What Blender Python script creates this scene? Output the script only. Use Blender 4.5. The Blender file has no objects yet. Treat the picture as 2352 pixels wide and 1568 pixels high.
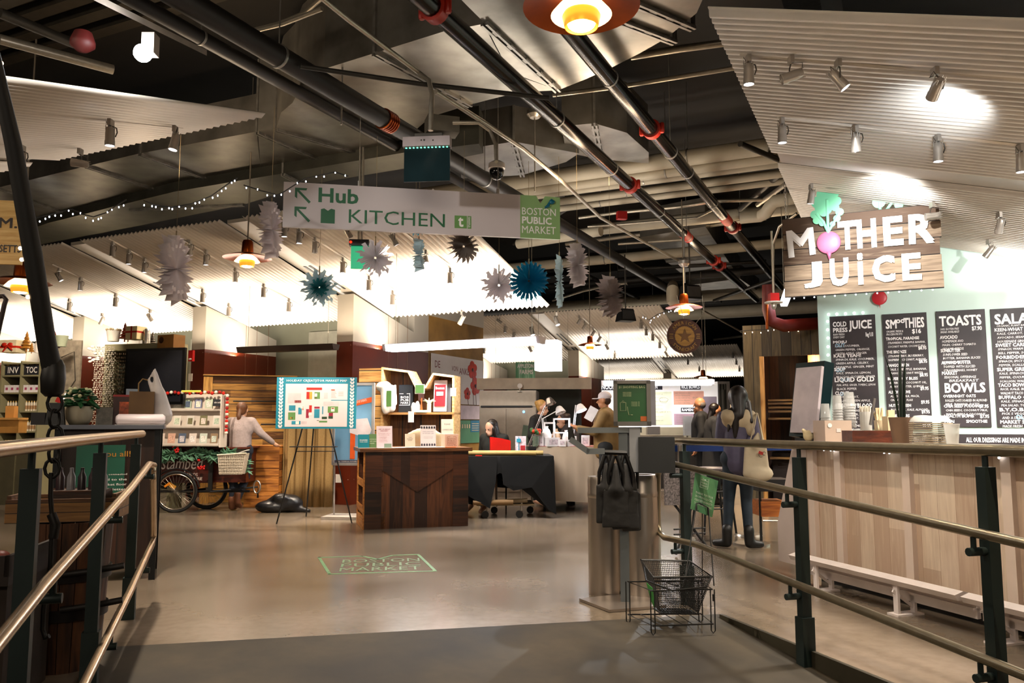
import bpy, math, random
from mathutils import Vector, Matrix
R = math.radians
rnd = random.Random(7)
SC = bpy.context.scene
COL = SC.collection
# ---------------------------------------------------------------- camera, world, exposure
F, H, HY = 1850.0, 1.28, 974.0
PITCH = math.atan((HY - 784) / F)
cam_d = bpy.data.cameras.new('camera'); cam = bpy.data.objects.new('camera', cam_d); COL.objects.link(cam)
cam_d.sensor_width = 36; cam_d.lens = 36 * F / 2352; cam_d.clip_start = .05; cam_d.clip_end = 200
cam.location = (0, 0, H); cam.rotation_euler = (R(90) + PITCH, 0, 0)
SC.camera = cam
w = bpy.data.worlds.new('world'); SC.world = w; w.use_nodes = True
w.node_tree.nodes['Background'].inputs[0].default_value = (1, .93, .85, 1)
w.node_tree.nodes['Background'].inputs[1].default_value = .35
vs = SC.view_settings
vs.view_transform = 'Standard'; vs.look = 'None'; vs.exposure = 0.55; vs.gamma = 1; vs.use_curve_mapping = False
SC.cycles.use_denoising = True
SC.cycles.use_adaptive_sampling = True; SC.cycles.adaptive_threshold = .03; SC.cycles.use_light_tree = True
SC.cycles.max_bounces = 6; SC.cycles.diffuse_bounces = 3; SC.cycles.glossy_bounces = 3; SC.cycles.transmission_bounces = 6
SC.cycles.transparent_max_bounces = 10
SC.cycles.sample_clamp_indirect = 4; SC.cycles.caustics_reflective = False; SC.cycles.caustics_refractive = False

AU = R(25.3)
U = Vector((math.sin(AU), math.cos(AU), 0)); V = Vector((math.cos(AU), -math.sin(AU), 0))
RU = -AU                       # rotz that turns local x to V and local y to U
AD = R(17.9)                   # rotz of the ramp frame: local x across, local y up the ramp
D = Vector((-math.sin(AD), math.cos(AD), 0)); T = Vector((math.cos(AD), math.sin(AD), 0))
def W(v, u, z=0): return V * v + U * u + Vector((0, 0, z))
def TS(t, s, z=0): return T * t + D * s + Vector((0, 0, z))
cp, sp_ = math.cos(PITCH), math.sin(PITCH)
def ray(px, py):
    x = (px - 1176) / F; y = -(py - 784) / F
    return Vector((x, cp - y * sp_, sp_ + y * cp))
C0 = Vector((0, 0, H))
def P(px, py, Y):
    r = ray(px, py); return C0 + r * (Y / r.y)
def G(px, py, z=0.0):
    r = ray(px, py); return C0 + r * ((z - H) / r.z)
def PLN(px, py, p0, n):
    r = ray(px, py); return C0 + r * ((p0 - C0).dot(n) / r.dot(n))
def VAX(px, py, u=None, v=None):      # point on a plane of constant u or v
    return PLN(px, py, W(0, u), U) if u is not None else PLN(px, py, W(v, 0), V)
def S(n, Y): return n * Y / F

# ---------------------------------------------------------------- lights
def kelvin(k):
    return {2700: (1, .66, .36), 3000: (1, .74, .48), 3500: (1, .83, .64), 4000: (1, .9, .78), 5000: (1, .97, .93), 6500: (.86, .93, 1)}[k]
def aim(o, d): o.rotation_euler = Vector(d).to_track_quat('-Z', 'Y').to_euler()
def area(loc, d, sx, sy, e, k=3500, spread=None):
    l = bpy.data.lights.new('area_light', 'AREA'); l.shape = 'RECTANGLE'; l.size = sx; l.size_y = sy; l.energy = e; l.color = kelvin(k)
    if spread: l.spread = R(spread)
    o = bpy.data.objects.new('area_light', l); COL.objects.link(o); o.location = loc
    dd = Vector(d); o.rotation_euler = dd.to_track_quat('-Z', 'Y').to_euler(); return o
def area_v(v, u, z, L, wd, e, up=True, k=3500, spread=None, ax=RU):
    l = bpy.data.lights.new('linear_light', 'AREA'); l.shape = 'RECTANGLE'; l.size = L; l.size_y = wd; l.energy = e; l.color = kelvin(k)
    if spread: l.spread = R(spread)
    o = bpy.data.objects.new('linear_light', l); COL.objects.link(o); o.location = W(v, u, z)
    o.rotation_euler = Matrix.Rotation(ax, 4, 'Z').to_quaternion().to_euler() if not up else (Matrix.Rotation(ax, 4, 'Z') @ Matrix.Rotation(math.pi, 4, 'X')).to_euler()
    return o
def spot(loc, tgt, e, ang=50, k=3500, r=.03, blend=.5):
    l = bpy.data.lights.new('spot_light', 'SPOT'); l.energy = e; l.spot_size = R(ang); l.spot_blend = blend; l.shadow_soft_size = r; l.color = kelvin(k)
    o = bpy.data.objects.new('spot_light', l); COL.objects.link(o); o.location = loc; aim(o, Vector(tgt) - Vector(loc)); return o
def point(loc, e, k=3000, r=.04):
    l = bpy.data.lights.new('point_light', 'POINT'); l.energy = e; l.shadow_soft_size = r; l.color = kelvin(k)
    o = bpy.data.objects.new('point_light', l); COL.objects.link(o); o.location = loc; return o

# cove wash under the slatted canopies (uplights on the linear fixtures and ledges)
for v in (-17.8, -14.6, -11.3, -8.2, -6.0):
    area_v(v + 1.2, 11.35, 2.55, 2.6, .15, 62, True, 4000); area_v(v + 1.2, 10.3, 2.72, 2.6, .3, 24, True, 3500)
area_v(-11, 1.4, 2.6, 8, .2, 60, True, 3500)
for v in (-14, -10.5, -6.6): area_v(v, 21.5, 2.55, 3, .15, 75, True, 4000)
area_v(-8, 32, 2.5, 8, .15, 100, True, 4000)
# room wash: the rows of track heads as soft pools on the floor
for v, u, e, k in ((-9.6, 9.4, 260, 3500), (-6.4, 9.3, 300, 3500), (-12.8, 9.4, 160, 3500), (-16, 9.4, 110, 3500),
                   (-5.4, 16.5, 160, 3500), (-9, 17, 160, 3500), (-2.6, 12.5, 150, 3000), (-3, 18, 130, 3500), (-8, 3.9, 90, 3000)):
    area_v(v, u, 3.75, .5, .5, e * .55, False, k, 110)
for v, u, e in ((1.2, 6.6, 170), (3.4, 7.2, 150), (1.4, 9.9, 190), (3.6, 10.0, 170)):
    area_v(v, u, 3.3, .4, .4, e * .6, False, 4000, 130)
# rear fill, added behind the viewer to brighten the hall
area(W(-6.5, -1.5, 4.0), (.25, 1, -.1), 4, 1, 85, 3500)
area(W(1.0, -3, 4.0), (-.1, 1, -.1), 4, 1, 85, 3500)
for q in ((-3, 2), (-7, 6.5), (-3, 9), (-2.5, 15)): area_v(q[0], q[1], 4.15, 1.6, .2, 24, True, 3000)  # added uplights without fixtures, brightening the ducts
area_v(3.5, 11.4, 2.95, 5, .15, 55, True, 5000); area_v(3.2, 7.2, 2.2, 3, .2, 45, True, 4000)  # added uplights over the juice bar, lifting the right canopy like bounced light
for q in (480, 800, 1100, 1330): spot(W(-4.5, 1.5, 3.6), P(q, 620, 9.3), 170, 26, 5000, .08)  # added spots, out of view, that brighten the paper snowflakes
# spots
spot(W(1.9, 8.1, 3.25), W(2.0, 11.8, 2.9), 420, 80, 5000)
spot(W(4.1, 8.4, 2.9), W(4.2, 11.8, 2.8), 420, 80, 5000)
spot(W(-.1, 8.1, 3.7), W(.2, 11.8, 2.2), 200, 70, 5000)
spot(P(120, 600, 10.5), P(70, 900, 13), 260, 70, 3500)
spot(P(380, 640, 10), P(440, 980, 12), 240, 50, 3500)
spot(TS(2.2, 3.6, 3.6), TS(4.45, 4.2, .5), 170, 85, 4000)
spot(P(960, 620, 8.6), P(960, 1000, 10.6), 150, 42, 3500)
spot(W(.7, 9.0, 3.4), P(1930, 540, 7.5), 190, 30, 5000)
spot(P(1890, 180, 5.6), P(1975, 600, 7.6), 260, 40, 5000)
spot(P(600, 560, 8.5), G(720, 1190), 330, 45, 3500)
spot(P(900, 560, 9), G(640, 1185), 330, 50, 3500)
spot(P(328, 122, 5.6), G(700, 1390), 480, 75, 3500, .05)
spot(P(1700, 150, 5.2), G(1900, 1480, -.05), 150, 70, 3500)
spot(TS(2.6, 1.2, 3.4), TS(1.9, 4.4, 0), 200, 60, 3000, .02)
spot(P(1620, 640, 9), G(1290, 1330), 330, 45, 6500)
# ---------------------------------------------------------------- materials
def hx(s):
    s = s.lstrip('#'); return tuple(((int(s[i:i+2], 16) / 255) ** 2.2) for i in (0, 2, 4)) + (1,)
MATS = {}
def nodes(name):
    m = bpy.data.materials.new(name); m.use_nodes = True; return m, m.node_tree.nodes, m.node_tree.links, m.node_tree.nodes['Principled BSDF']
def mat(c, rough=.6, metal=0, var=.12, sc=6, bump=0, emit=0, ecol=None, alpha=1, trans=0, sub=0, coat=0, name=None, stretch=None, bsc=None):
    key = (c, rough, metal, var, sc, bump, emit, ecol, alpha, trans, stretch, coat, bsc)
    if key in MATS: return MATS[key]
    m, n, l, b = nodes(name or 'mat_' + c.strip('#')); MATS[key] = m
    col = hx(c)
    tc = n.new('ShaderNodeTexCoord'); nz = n.new('ShaderNodeTexNoise'); nz.inputs['Scale'].default_value = sc; nz.inputs['Detail'].default_value = 4
    if stretch:
        mp = n.new('ShaderNodeMapping'); mp.inputs['Scale'].default_value = stretch
        l.new(tc.outputs['Object'], mp.inputs[0]); l.new(mp.outputs[0], nz.inputs['Vector'])
    else: l.new(tc.outputs['Object'], nz.inputs['Vector'])
    cr = n.new('ShaderNodeValToRGB'); e = cr.color_ramp.elements
    e[0].position = .3; e[1].position = .7
    e[0].color = tuple(x * (1 - var) for x in col[:3]) + (1,); e[1].color = tuple(min(1, x * (1 + var)) for x in col[:3]) + (1,)
    l.new(nz.outputs[0], cr.inputs[0]); l.new(cr.outputs[0], b.inputs['Base Color'])
    b.inputs['Roughness'].default_value = rough; b.inputs['Metallic'].default_value = metal
    if coat: b.inputs['Coat Weight'].default_value = coat
    if bump:
        bp = n.new('ShaderNodeBump'); bp.inputs['Strength'].default_value = bump; bp.inputs['Distance'].default_value = .01
        src = nz
        if bsc:
            src = n.new('ShaderNodeTexNoise'); src.inputs['Scale'].default_value = bsc; l.new(tc.outputs['Object'], src.inputs['Vector'])
        l.new(src.outputs[0], bp.inputs['Height']); l.new(bp.outputs[0], b.inputs['Normal'])
    if emit:
        b.inputs['Emission Color'].default_value = hx(ecol or c); b.inputs['Emission Strength'].default_value = emit
    if alpha < 1: b.inputs['Alpha'].default_value = alpha
    if trans: b.inputs['Transmission Weight'].default_value = trans
    return m
def wood(c1, c2, pw=0, ax=2, grain=0, rough=.55, seg=0, gap='#1a0f08', sc=1.0, name=None, coat=0, gw=.06):
    """planks: ax = axis across the planks, grain = axis the grain runs along, pw plank width"""
    key = ('w', c1, c2, pw, ax, grain, rough, seg, gap, sc, coat)
    if key in MATS: return MATS[key]
    m, n, l, b = nodes(name or 'wood_' + c1.strip('#')); MATS[key] = m
    tc = n.new('ShaderNodeTexCoord'); sx = n.new('ShaderNodeSeparateXYZ'); l.new(tc.outputs['Object'], sx.inputs[0])
    def M(op, a, bb=None):
        q = n.new('ShaderNodeMath'); q.operation = op
        for i, s in enumerate((a, bb)):
            if s is None: continue
            if isinstance(s, (int, float)): q.inputs[i].default_value = s
            else: l.new(s, q.inputs[i])
        return q.outputs[0]
    mp = n.new('ShaderNodeMapping'); s3 = [14 * sc] * 3; s3[grain] = 1.3 * sc; mp.inputs['Scale'].default_value = s3
    l.new(tc.outputs['Object'], mp.inputs[0])
    nz = n.new('ShaderNodeTexNoise'); nz.inputs['Scale'].default_value = 2.2; nz.inputs['Detail'].default_value = 6; nz.inputs['Distortion'].default_value = .6
    l.new(mp.outputs[0], nz.inputs['Vector'])
    fac = nz.outputs[0]
    if pw:
        q = M('DIVIDE', sx.outputs[ax], pw); fl = M('FLOOR', q); fr = M('FRACT', q)
        cmb = n.new('ShaderNodeCombineXYZ'); l.new(fl, cmb.inputs[0])
        if seg:
            o2 = M('ADD', M('DIVIDE', sx.outputs[grain], seg), M('MULTIPLY', fl, .37)); l.new(M('FLOOR', o2), cmb.inputs[1])
        wn = n.new('ShaderNodeTexWhiteNoise'); l.new(cmb.outputs[0], wn.inputs['Vector'])
        fac = M('ADD', M('MULTIPLY', nz.outputs[0], .75), M('MULTIPLY', M('SUBTRACT', wn.outputs[0], .5), .62))
        fac = M('ADD', fac, .12)
        gapm = M('MAXIMUM', M('LESS_THAN', fr, gw), M('GREATER_THAN', fr, 1 - gw * .3))
    cr = n.new('ShaderNodeValToRGB'); e = cr.color_ramp.elements; e[0].position = .28; e[0].color = hx(c1); e[1].position = .72; e[1].color = hx(c2)
    l.new(fac, cr.inputs[0]); outc = cr.outputs[0]
    if pw:
        mx = n.new('ShaderNodeMixRGB'); l.new(gapm, mx.inputs[0]); l.new(outc, mx.inputs[1]); mx.inputs[2].default_value = hx(gap); outc = mx.outputs[0]
    l.new(outc, b.inputs['Base Color']); b.inputs['Roughness'].default_value = rough
    if coat: b.inputs['Coat Weight'].default_value = coat
    bp = n.new('ShaderNodeBump'); bp.inputs['Strength'].default_value = .35; bp.inputs['Distance'].default_value = .006
    l.new(nz.outputs[0], bp.inputs['Height']); l.new(bp.outputs[0], b.inputs['Normal'])
    return m
def concrete(name, c1, c2, c3, rough0, rough1, sc=.7):
    m, n, l, b = nodes(name)
    tc = n.new('ShaderNodeTexCoord')
    n1 = n.new('ShaderNodeTexNoise'); n1.inputs['Scale'].default_value = sc; n1.inputs['Detail'].default_value = 5; n1.inputs['Roughness'].default_value = .5; n1.inputs['Distortion'].default_value = .2
    n2 = n.new('ShaderNodeTexNoise'); n2.inputs['Scale'].default_value = 14; n2.inputs['Detail'].default_value = 6
    l.new(tc.outputs['Object'], n1.inputs['Vector']); l.new(tc.outputs['Object'], n2.inputs['Vector'])
    cr = n.new('ShaderNodeValToRGB'); e = cr.color_ramp.elements; e[0].position = .33; e[0].color = hx(c1); e[1].position = .68; e[1].color = hx(c3); k = e.new(.5); k.color = hx(c2)
    l.new(n1.outputs[0], cr.inputs[0])
    mx = n.new('ShaderNodeMixRGB'); mx.blend_type = 'MULTIPLY'; mx.inputs[0].default_value = .22
    c4 = n.new('ShaderNodeValToRGB'); c4.color_ramp.elements[0].position = .35; c4.color_ramp.elements[0].color = (.5, .48, .45, 1); c4.color_ramp.elements[1].position = .6
    l.new(n2.outputs[0], c4.inputs[0]); l.new(cr.outputs[0], mx.inputs[1]); l.new(c4.outputs[0], mx.inputs[2]); l.new(mx.outputs[0], b.inputs['Base Color'])
    mr = n.new('ShaderNodeMapRange'); mr.inputs[3].default_value = rough0; mr.inputs[4].default_value = rough1; l.new(n1.outputs[0], mr.inputs[0]); l.new(mr.outputs[0], b.inputs['Roughness'])
    bp = n.new('ShaderNodeBump'); bp.inputs['Strength'].default_value = .03; bp.inputs['Distance'].default_value = .003; l.new(n2.outputs[0], bp.inputs['Height']); l.new(bp.outputs[0], b.inputs['Normal'])
    return m
# ---------------------------------------------------------------- mesh builder
class MB:
    def __init__(s, m=None): s.v = []; s.f = []; s.m = m; s.sm = False
    def _a(s, vs, fs):
        k = len(s.v)
        if s.m is not None: vs = [s.m @ Vector(q) for q in vs]
        s.v += [tuple(q) for q in vs]; s.f += [tuple(i + k for i in f) for f in fs]; return s
    def box(s, c, d, rz=0, rx=0, ry=0, taper=1):
        x, y, z = d[0] / 2, d[1] / 2, d[2] / 2
        vs = [(-x, -y, -z), (x, -y, -z), (x, y, -z), (-x, y, -z), (-x * taper, -y * taper, z), (x * taper, -y * taper, z), (x * taper, y * taper, z), (-x * taper, y * taper, z)]
        M = Matrix.Translation(c) @ Matrix.Rotation(rz, 4, 'Z') @ Matrix.Rotation(ry, 4, 'Y') @ Matrix.Rotation(rx, 4, 'X')
        return s._a([M @ Vector(q) for q in vs], [(0, 3, 2, 1), (4, 5, 6, 7), (0, 1, 5, 4), (1, 2, 6, 5), (2, 3, 7, 6), (3, 0, 4, 7)])
    def bx(s, a, b):   # corner to corner
        return s.box([(a[i] + b[i]) / 2 for i in range(3)], [abs(b[i] - a[i]) for i in range(3)])
    def tube(s, pts, r, n=10, cap=True, closed=False, flat=1):
        pts = [Vector(p) for p in pts]; N = len(pts)
        rs = r if isinstance(r, (list, tuple)) else [r] * N
        vs = []; prev = None
        for i, p in enumerate(pts):
            if closed: t = pts[(i + 1) % N] - pts[i - 1]
            else: t = pts[min(i + 1, N - 1)] - pts[max(i - 1, 0)]
            t.normalize()
            if prev is None:
                a = Vector((0, 0, 1)) if abs(t.z) < .9 else Vector((1, 0, 0)); x = t.cross(a).normalized()
            else: x = (prev - t * prev.dot(t)).normalized()
            prev = x; y = t.cross(x)
            for k in range(n):
                an = 2 * math.pi * k / n; vs.append(p + (x * math.cos(an) + y * (math.sin(an) * flat)) * rs[i])
        fs = []
        for i in range(N if closed else N - 1):
            j = (i + 1) % N
            for k in range(n): fs.append((i * n + k, i * n + (k + 1) % n, j * n + (k + 1) % n, j * n + k))
        if cap and not closed: fs += [tuple(range(n))[::-1], tuple((N - 1) * n + k for k in range(n))]
        return s._a(vs, fs)
    def lathe(s, prof, n=24, c=(0, 0, 0), axis=None, sx=1, sy=1):
        M = Matrix.Translation(c)
        if axis is not None: M = M @ Vector(axis).to_track_quat('Z', 'Y').to_matrix().to_4x4()
        vs = []; fs = []
        for r, z in prof:
            for k in range(n):
                a = 2 * math.pi * k / n; vs.append(M @ Vector((r * math.cos(a) * sx, r * math.sin(a) * sy, z)))
        for i in range(len(prof) - 1):
            for k in range(n): fs.append((i * n + k, i * n + (k + 1) % n, (i + 1) * n + (k + 1) % n, (i + 1) * n + k))
        if prof[0][0] > 1e-4: fs.append(tuple(range(n))[::-1])
        if prof[-1][0] > 1e-4: fs.append(tuple((len(prof) - 1) * n + k for k in range(n)))
        return s._a(vs, fs)
    def ball(s, c, r, n=12, m=8, sc=(1, 1, 1), rz=0):
        prof = [(math.sin(math.pi * i / m) * r, -math.cos(math.pi * i / m) * r) for i in range(m + 1)]
        M = Matrix.Translation(c) @ Matrix.Rotation(rz, 4, 'Z') @ Matrix.Diagonal((*sc, 1)); old = s.m
        s.m = M if old is None else old @ M; s.lathe(prof, n); s.m = old; return s
    def prism(s, poly, z0, z1, M=None):   # polygon in xy, extruded in z, with optional matrix
        n = len(poly); vs = [(x, y, z0) for x, y in poly] + [(x, y, z1) for x, y in poly]
        if M is not None: vs = [M @ Vector(q) for q in vs]
        return s._a(vs, [tuple(range(n))[::-1], tuple(range(n, 2 * n))] + [(i, (i + 1) % n, n + (i + 1) % n, n + i) for i in range(n)])
    def quad(s, *p): return s._a(p, [tuple(range(len(p)))])
    def slab(s, a, b, c, d, n, th):   # quad thickened along n
        n = Vector(n) * th; q = [Vector(x) for x in (a, b, c, d)]
        return s._a(q + [x + n for x in q], [(0, 3, 2, 1), (4, 5, 6, 7), (0, 1, 5, 4), (1, 2, 6, 5), (2, 3, 7, 6), (3, 0, 4, 7)])
    def text(s, t, x, y, w_, h_=None, M=None, bold=0, ext=.001, shear=0, keep=False):
        """lettering in the local xz plane, facing -y: bottom-left (x, y), fitted into w_ by h_"""
        vs, fs, bb = text_mesh(t, bold, shear)
        if not vs: return s
        x0, x1, y0, y1 = bb; kx = w_ / (x1 - x0); ky = (h_ / (y1 - y0)) if h_ else kx
        if keep: kx = min(kx, ky * 1.15); ky = min(ky, kx * 1.25)
        q = [Vector(((a - x0) * kx + x, -ext * (1 + c), (b - y0) * ky + y)) for a, b, c in vs]
        if M is not None: q = [M @ p for p in q]
        return s._a(q, fs)
    def build(s, name, m, parent=None, smooth=None, loc=None, rz=0):
        me = bpy.data.meshes.new(name); me.from_pydata(s.v, [], s.f); me.update()
        o = bpy.data.objects.new(name, me); COL.objects.link(o)
        if m is not None: me.materials.append(m)
        if smooth is not None:
            for p in me.polygons: p.use_smooth = True
            me.set_sharp_from_angle(angle=R(smooth))
        if parent is not None: o.parent = parent
        if loc is not None: o.location = loc; o.rotation_euler.z = rz
        return o
TXT = {}
def text_mesh(t, bold=0, shear=0):
    k = (t, bold, shear)
    if k not in TXT:
        c = bpy.data.curves.new('lettering_source', 'FONT'); c.body = t; c.size = 1; c.shear = shear; c.resolution_u = 2
        if len(t) > 12: c.resolution_u = 1
        o = bpy.data.objects.new('lettering_source', c); me = bpy.data.meshes.new_from_object(o)
        vs = [(v.co.x, v.co.y, 0) for v in me.vertices]; fs = [tuple(p.vertices) for p in me.polygons]
        if bold:
            v0, f0 = vs, fs; vs, fs = [], []
            offs = [(-1, 0), (1, 0)] if bold < .02 else [(-1, -1), (1, -1), (-1, 1), (1, 1), (0, 0)]
            for ox, oy in offs:
                n0 = len(vs); vs += [(x + ox * bold * .8, y + oy * bold * .8, len(fs) / len(f0) * .25) for x, y, z in v0]; fs += [tuple(i + n0 for i in f) for f in f0]
        bb = (min(v[0] for v in vs), max(v[0] for v in vs), min(v[1] for v in vs), max(v[1] for v in vs)) if vs else None
        TXT[k] = (vs, fs, bb); bpy.data.objects.remove(o); bpy.data.curves.remove(c); bpy.data.meshes.remove(me)
    return TXT[k]
def tag(o, label, cat, group=None, kind=None):
    o['label'] = label; o['category'] = cat
    if group: o['group'] = group
    if kind: o['kind'] = kind
    return o
def thing(name, label, cat, loc=(0, 0, 0), rz=0, group=None):
    o = bpy.data.objects.new(name, None); COL.objects.link(o); o.empty_display_size = .1
    o.location = loc; o.rotation_euler.z = rz; return tag(o, label, cat, group)
def struct(name, mb, m, smooth=None, parent=None, label=None):
    o = mb.build(name, m, parent, smooth)
    if parent is None: o['kind'] = 'structure'
    if label: o['label'] = label
    return o
def dup(root, loc, rz=None, label=None, group=None, rot=None, scale=None):
    r = root.copy(); COL.objects.link(r); r.location = loc
    if rz is not None: r.rotation_euler.z = rz
    if rot is not None: r.rotation_euler = rot
    if scale: r.scale = (scale,) * 3
    if label: r['label'] = label
    if group: r['group'] = group
    def rec(src, dst):
        for ch in KIDS(src):
            c = ch.copy(); COL.objects.link(c); c.parent = dst; rec(ch, c)
    rec(root, r); return r
def KIDS(o): return [c for c in list(COL.objects) if c.parent is o]
def MZ(loc, rz=0): return Matrix.Translation(loc) @ Matrix.Rotation(rz, 4, 'Z')
def arc(p0, p1, p2, n=6):   # quadratic bend
    p0, p1, p2 = Vector(p0), Vector(p1), Vector(p2)
    return [(p0 * (1 - t) ** 2 + p1 * 2 * t * (1 - t) + p2 * t * t) for t in [i / n for i in range(n + 1)]]
def blob(name, parts, m, parent=None, vox=.02, it=6, loc=None, rz=0):
    """tapered capsules and ellipsoids merged into one continuous skin"""
    b = MB()
    for p in parts:
        if p[0] == 'c':    # capsule: a, b, r0, r1, [flatx]
            a, c, r0, r1 = Vector(p[1]), Vector(p[2]), p[3], p[4]
            k = (c - a).length; d = (c - a) / max(k, 1e-6)
            pts = [a - d * r0 * .95, a - d * r0 * .6, a] + [a.lerp(c, i / 4) for i in (1, 2, 3)] + [c, c + d * r1 * .6, c + d * r1 * .95]
            rr = [r0 * .3, r0 * .8, r0] + [r0 + (r1 - r0) * i / 4 for i in (1, 2, 3)] + [r1, r1 * .8, r1 * .3]
            b.tube(pts, rr, 14)
        elif p[0] == 'e': b.ball(p[1], 1, 18, 12, p[2], p[3] if len(p) > 3 else 0)
        elif p[0] == 'b': b.box(p[1], p[2], p[3] if len(p) > 3 else 0, p[4] if len(p) > 4 else 0, p[5] if len(p) > 5 else 0, p[6] if len(p) > 6 else 1)
    o = b.build(name, m, parent, 180, loc, rz)
    md = o.modifiers.new('remesh', 'REMESH'); md.mode = 'VOXEL'; md.voxel_size = vox; md.use_smooth_shade = True
    if it:
        s2 = o.modifiers.new('smooth', 'SMOOTH'); s2.iterations = it; s2.factor = .6
    return o
BLK = mat('#141414', .5, 0, .1); WHT = mat('#e8e4de', .55, 0, .04); STEEL = mat('#b9b2a8', .3, .9, .03, 8, name='brushed_steel')
def paper(c):
    m, n, l, b = nodes('paper_' + c.strip('#')); tr = n.new('ShaderNodeBsdfTranslucent'); mx = n.new('ShaderNodeMixShader'); nz = n.new('ShaderNodeTexNoise'); nz.inputs['Scale'].default_value = 9
    cr = n.new('ShaderNodeValToRGB'); k = hx(c); cr.color_ramp.elements[0].color = tuple(x * .85 for x in k[:3]) + (1,); cr.color_ramp.elements[1].color = k; l.new(nz.outputs[0], cr.inputs[0])
    l.new(cr.outputs[0], b.inputs['Base Color']); l.new(cr.outputs[0], tr.inputs[0]); b.inputs['Roughness'].default_value = .8; mx.inputs[0].default_value = .45
    l.new(b.outputs[0], mx.inputs[1]); l.new(tr.outputs[0], mx.inputs[2]); l.new(mx.outputs[0], n['Material Output'].inputs[0]); return m
PAPER = {}
GALV = mat('#8d8a84', .38, .75, .25, 9, name='galvanised_steel'); DGREY = mat('#3c4146', .45, .3, .1)
# ================================================================ the setting
S0 = 5.01; TL, TR = -.78, 3.06
def rz_(s): return -.07 * (S0 - s)
CF = concrete('polished_concrete', '#665a4b', '#74685a', '#84776a', .17, .27)
b = MB()
SA, SB = 5.30, 4.92
for q in (((-40, SA), (TL, SA), (TR, SB), (40, SB), (40, 60), (-40, 60)), ((TR, -8), (40, -8), (40, SB), (TR, SB)), ((-40, -8), (TL, -8), (TL, SA), (-40, SA))):
    b.quad(*[TS(t, s) for t, s in q])
b.quad(TS(TR, -8), TS(TR, SB), TS(TR, SB, -.001), TS(TR, -8, -1)); b.quad(TS(TL, SA), TS(TL, -8), TS(TL, -8, -1), TS(TL, SA, -.001))
struct('floor', b, CF)
RC = concrete('ramp_concrete', '#241f17', '#363025', '#463e30', .62, .8, 1.6)
b = MB(); b.quad(TS(TL, -8, rz_(-8)), TS(TR, -8, rz_(-8)), TS(TR, SB, 0), TS(TL, SA, 0)); o = struct('floor_ramp', b, RC)
b = MB(); b.slab(TS(TR - .03, -6, rz_(-6) - .02), TS(TR - .03, S0 - .15, -.02), TS(TR - .03, S0 - .15, .015), TS(TR - .03, -6, .015), T, .025)
struct('trim_1', b, mat('#4a463a', .5, .4))
b = MB(); b.slab(TS(TL, -6, rz_(-6) - .02), TS(TL, S0 - .15, -.02), TS(TL, S0 - .15, .015), TS(TL, -6, .015), T, .025)
struct('trim_2', b, mat('#4a463a', .5, .4))

CORR = mat('#d9d0c4', .42, .15, .05, 3, name='white_corrugated_metal'); CORR_B = mat('#857a6c', .5, .2, .08, 3)
PANEL = mat('#b8b0a2', .4, .1, .05, 2, name='white_panel'); BROWN = mat('#5d2412', .4, .05, .12, 3, name='rust_brown_panel')
def corr(name, va, vb, ua, za, ub, zb, along='u', pitch=.085, amp=.019, m=CORR):
    """corrugated sheet; ribs run along the slope, corrugation repeats across it"""
    n = max(2, int(abs(vb - va) / pitch)); L = []; st = 4
    b = MB(); k = n * st; rows = 2
    for i in range(k + 1):
        a = va + (vb - va) * i / k; dz = amp * math.cos(2 * math.pi * i / st)
        if along == 'v': a = va + (vb - va) * (i // st + (0, .42, .52, .9)[i % st]) / n; dz = (.02, .02, -.02, -.02)[i % st]
        for j in range(rows):
            c = ua + (ub - ua) * j / (rows - 1); z = za + (zb - za) * j / (rows - 1) + dz
            L.append(W(a, c, z) if along == 'u' else W(c, a, z))
    b._a(L, [(i * 2, i * 2 + 1, i * 2 + 3, i * 2 + 2) for i in range(k)])
    o = struct(name, b, m, 35)
    md = o.modifiers.new('thickness', 'SOLIDIFY'); md.thickness = .008; md.offset = 1
    return o
def diffuser(va, vb, ua, za, ub, zb, slots, along='u', m=None):
    """flat soffit strip with slot diffusers"""
    m = m or PANEL
    b = MB(); up = Vector((0, 0, 1))
    def Q(a, c, z): return W(a, c, z) if along == 'u' else W(c, a, z)
    b.slab(Q(va, ua, za), Q(vb, ua, za), Q(vb, ub, zb), Q(va, ub, zb), up, .05)
    r = struct('trim_3', b, m)
    for s0, s1 in slots:
        sl = MB()
        for f in (.38, .62):
            a0 = va + (vb - va) * (f - .05); a1 = va + (vb - va) * (f + .05)
            zs0 = za + (zb - za) * s0 - .006; zs1 = za + (zb - za) * s1 - .006
            u0 = ua + (ub - ua) * s0; u1 = ua + (ub - ua) * s1
            sl.slab(Q(a0, u0, zs0), Q(a1, u0, zs0), Q(a1, u1, zs1), Q(a0, u1, zs1), up, .004)
        sl.build('air_slot', BLK, r)
    return r
SL = .255
def row(u0, first=-30.0, k0=0, detail=True, zz=0):
    """a row of slatted canopies sloping away from u0"""
    u1 = u0 + 3.59; z0, z1 = 4.06, 3.145
    edges = [-4.86 - .0] + [-8.05 - 3.24 * k for k in range(6)]
    hi = -4.86
    for k in range(1, len(edges)):
        c = edges[k]
        if c < first: break
        corr('ceiling_canopy', c + .21, hi, u0, z0, u1, z1); hi = c - .21
        diffuser(c - .21, c + .21, u0 + .15, z0 - .01, u1, z1 + .06, [(.42, .68), (.74, .96)])
    corr('ceiling_canopy', hi - 3, hi, u0, z0, u1, z1)
row(8.07)
row(18.35, -16)
row(28.6, -12)
row(38.9, -9)
# canopy of the near left block, rising towards the aisle
corr('ceiling_canopy', -13.5, -8.25, 1.8, 3.14, 5.4, 4.06)
corr('ceiling_canopy', -7.85, -5.02, 1.8, 3.14, 5.4, 4.06)
diffuser(-8.26, -7.84, 1.8, 3.2, 5.3, 4.06, [(.1, .5)])
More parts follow.
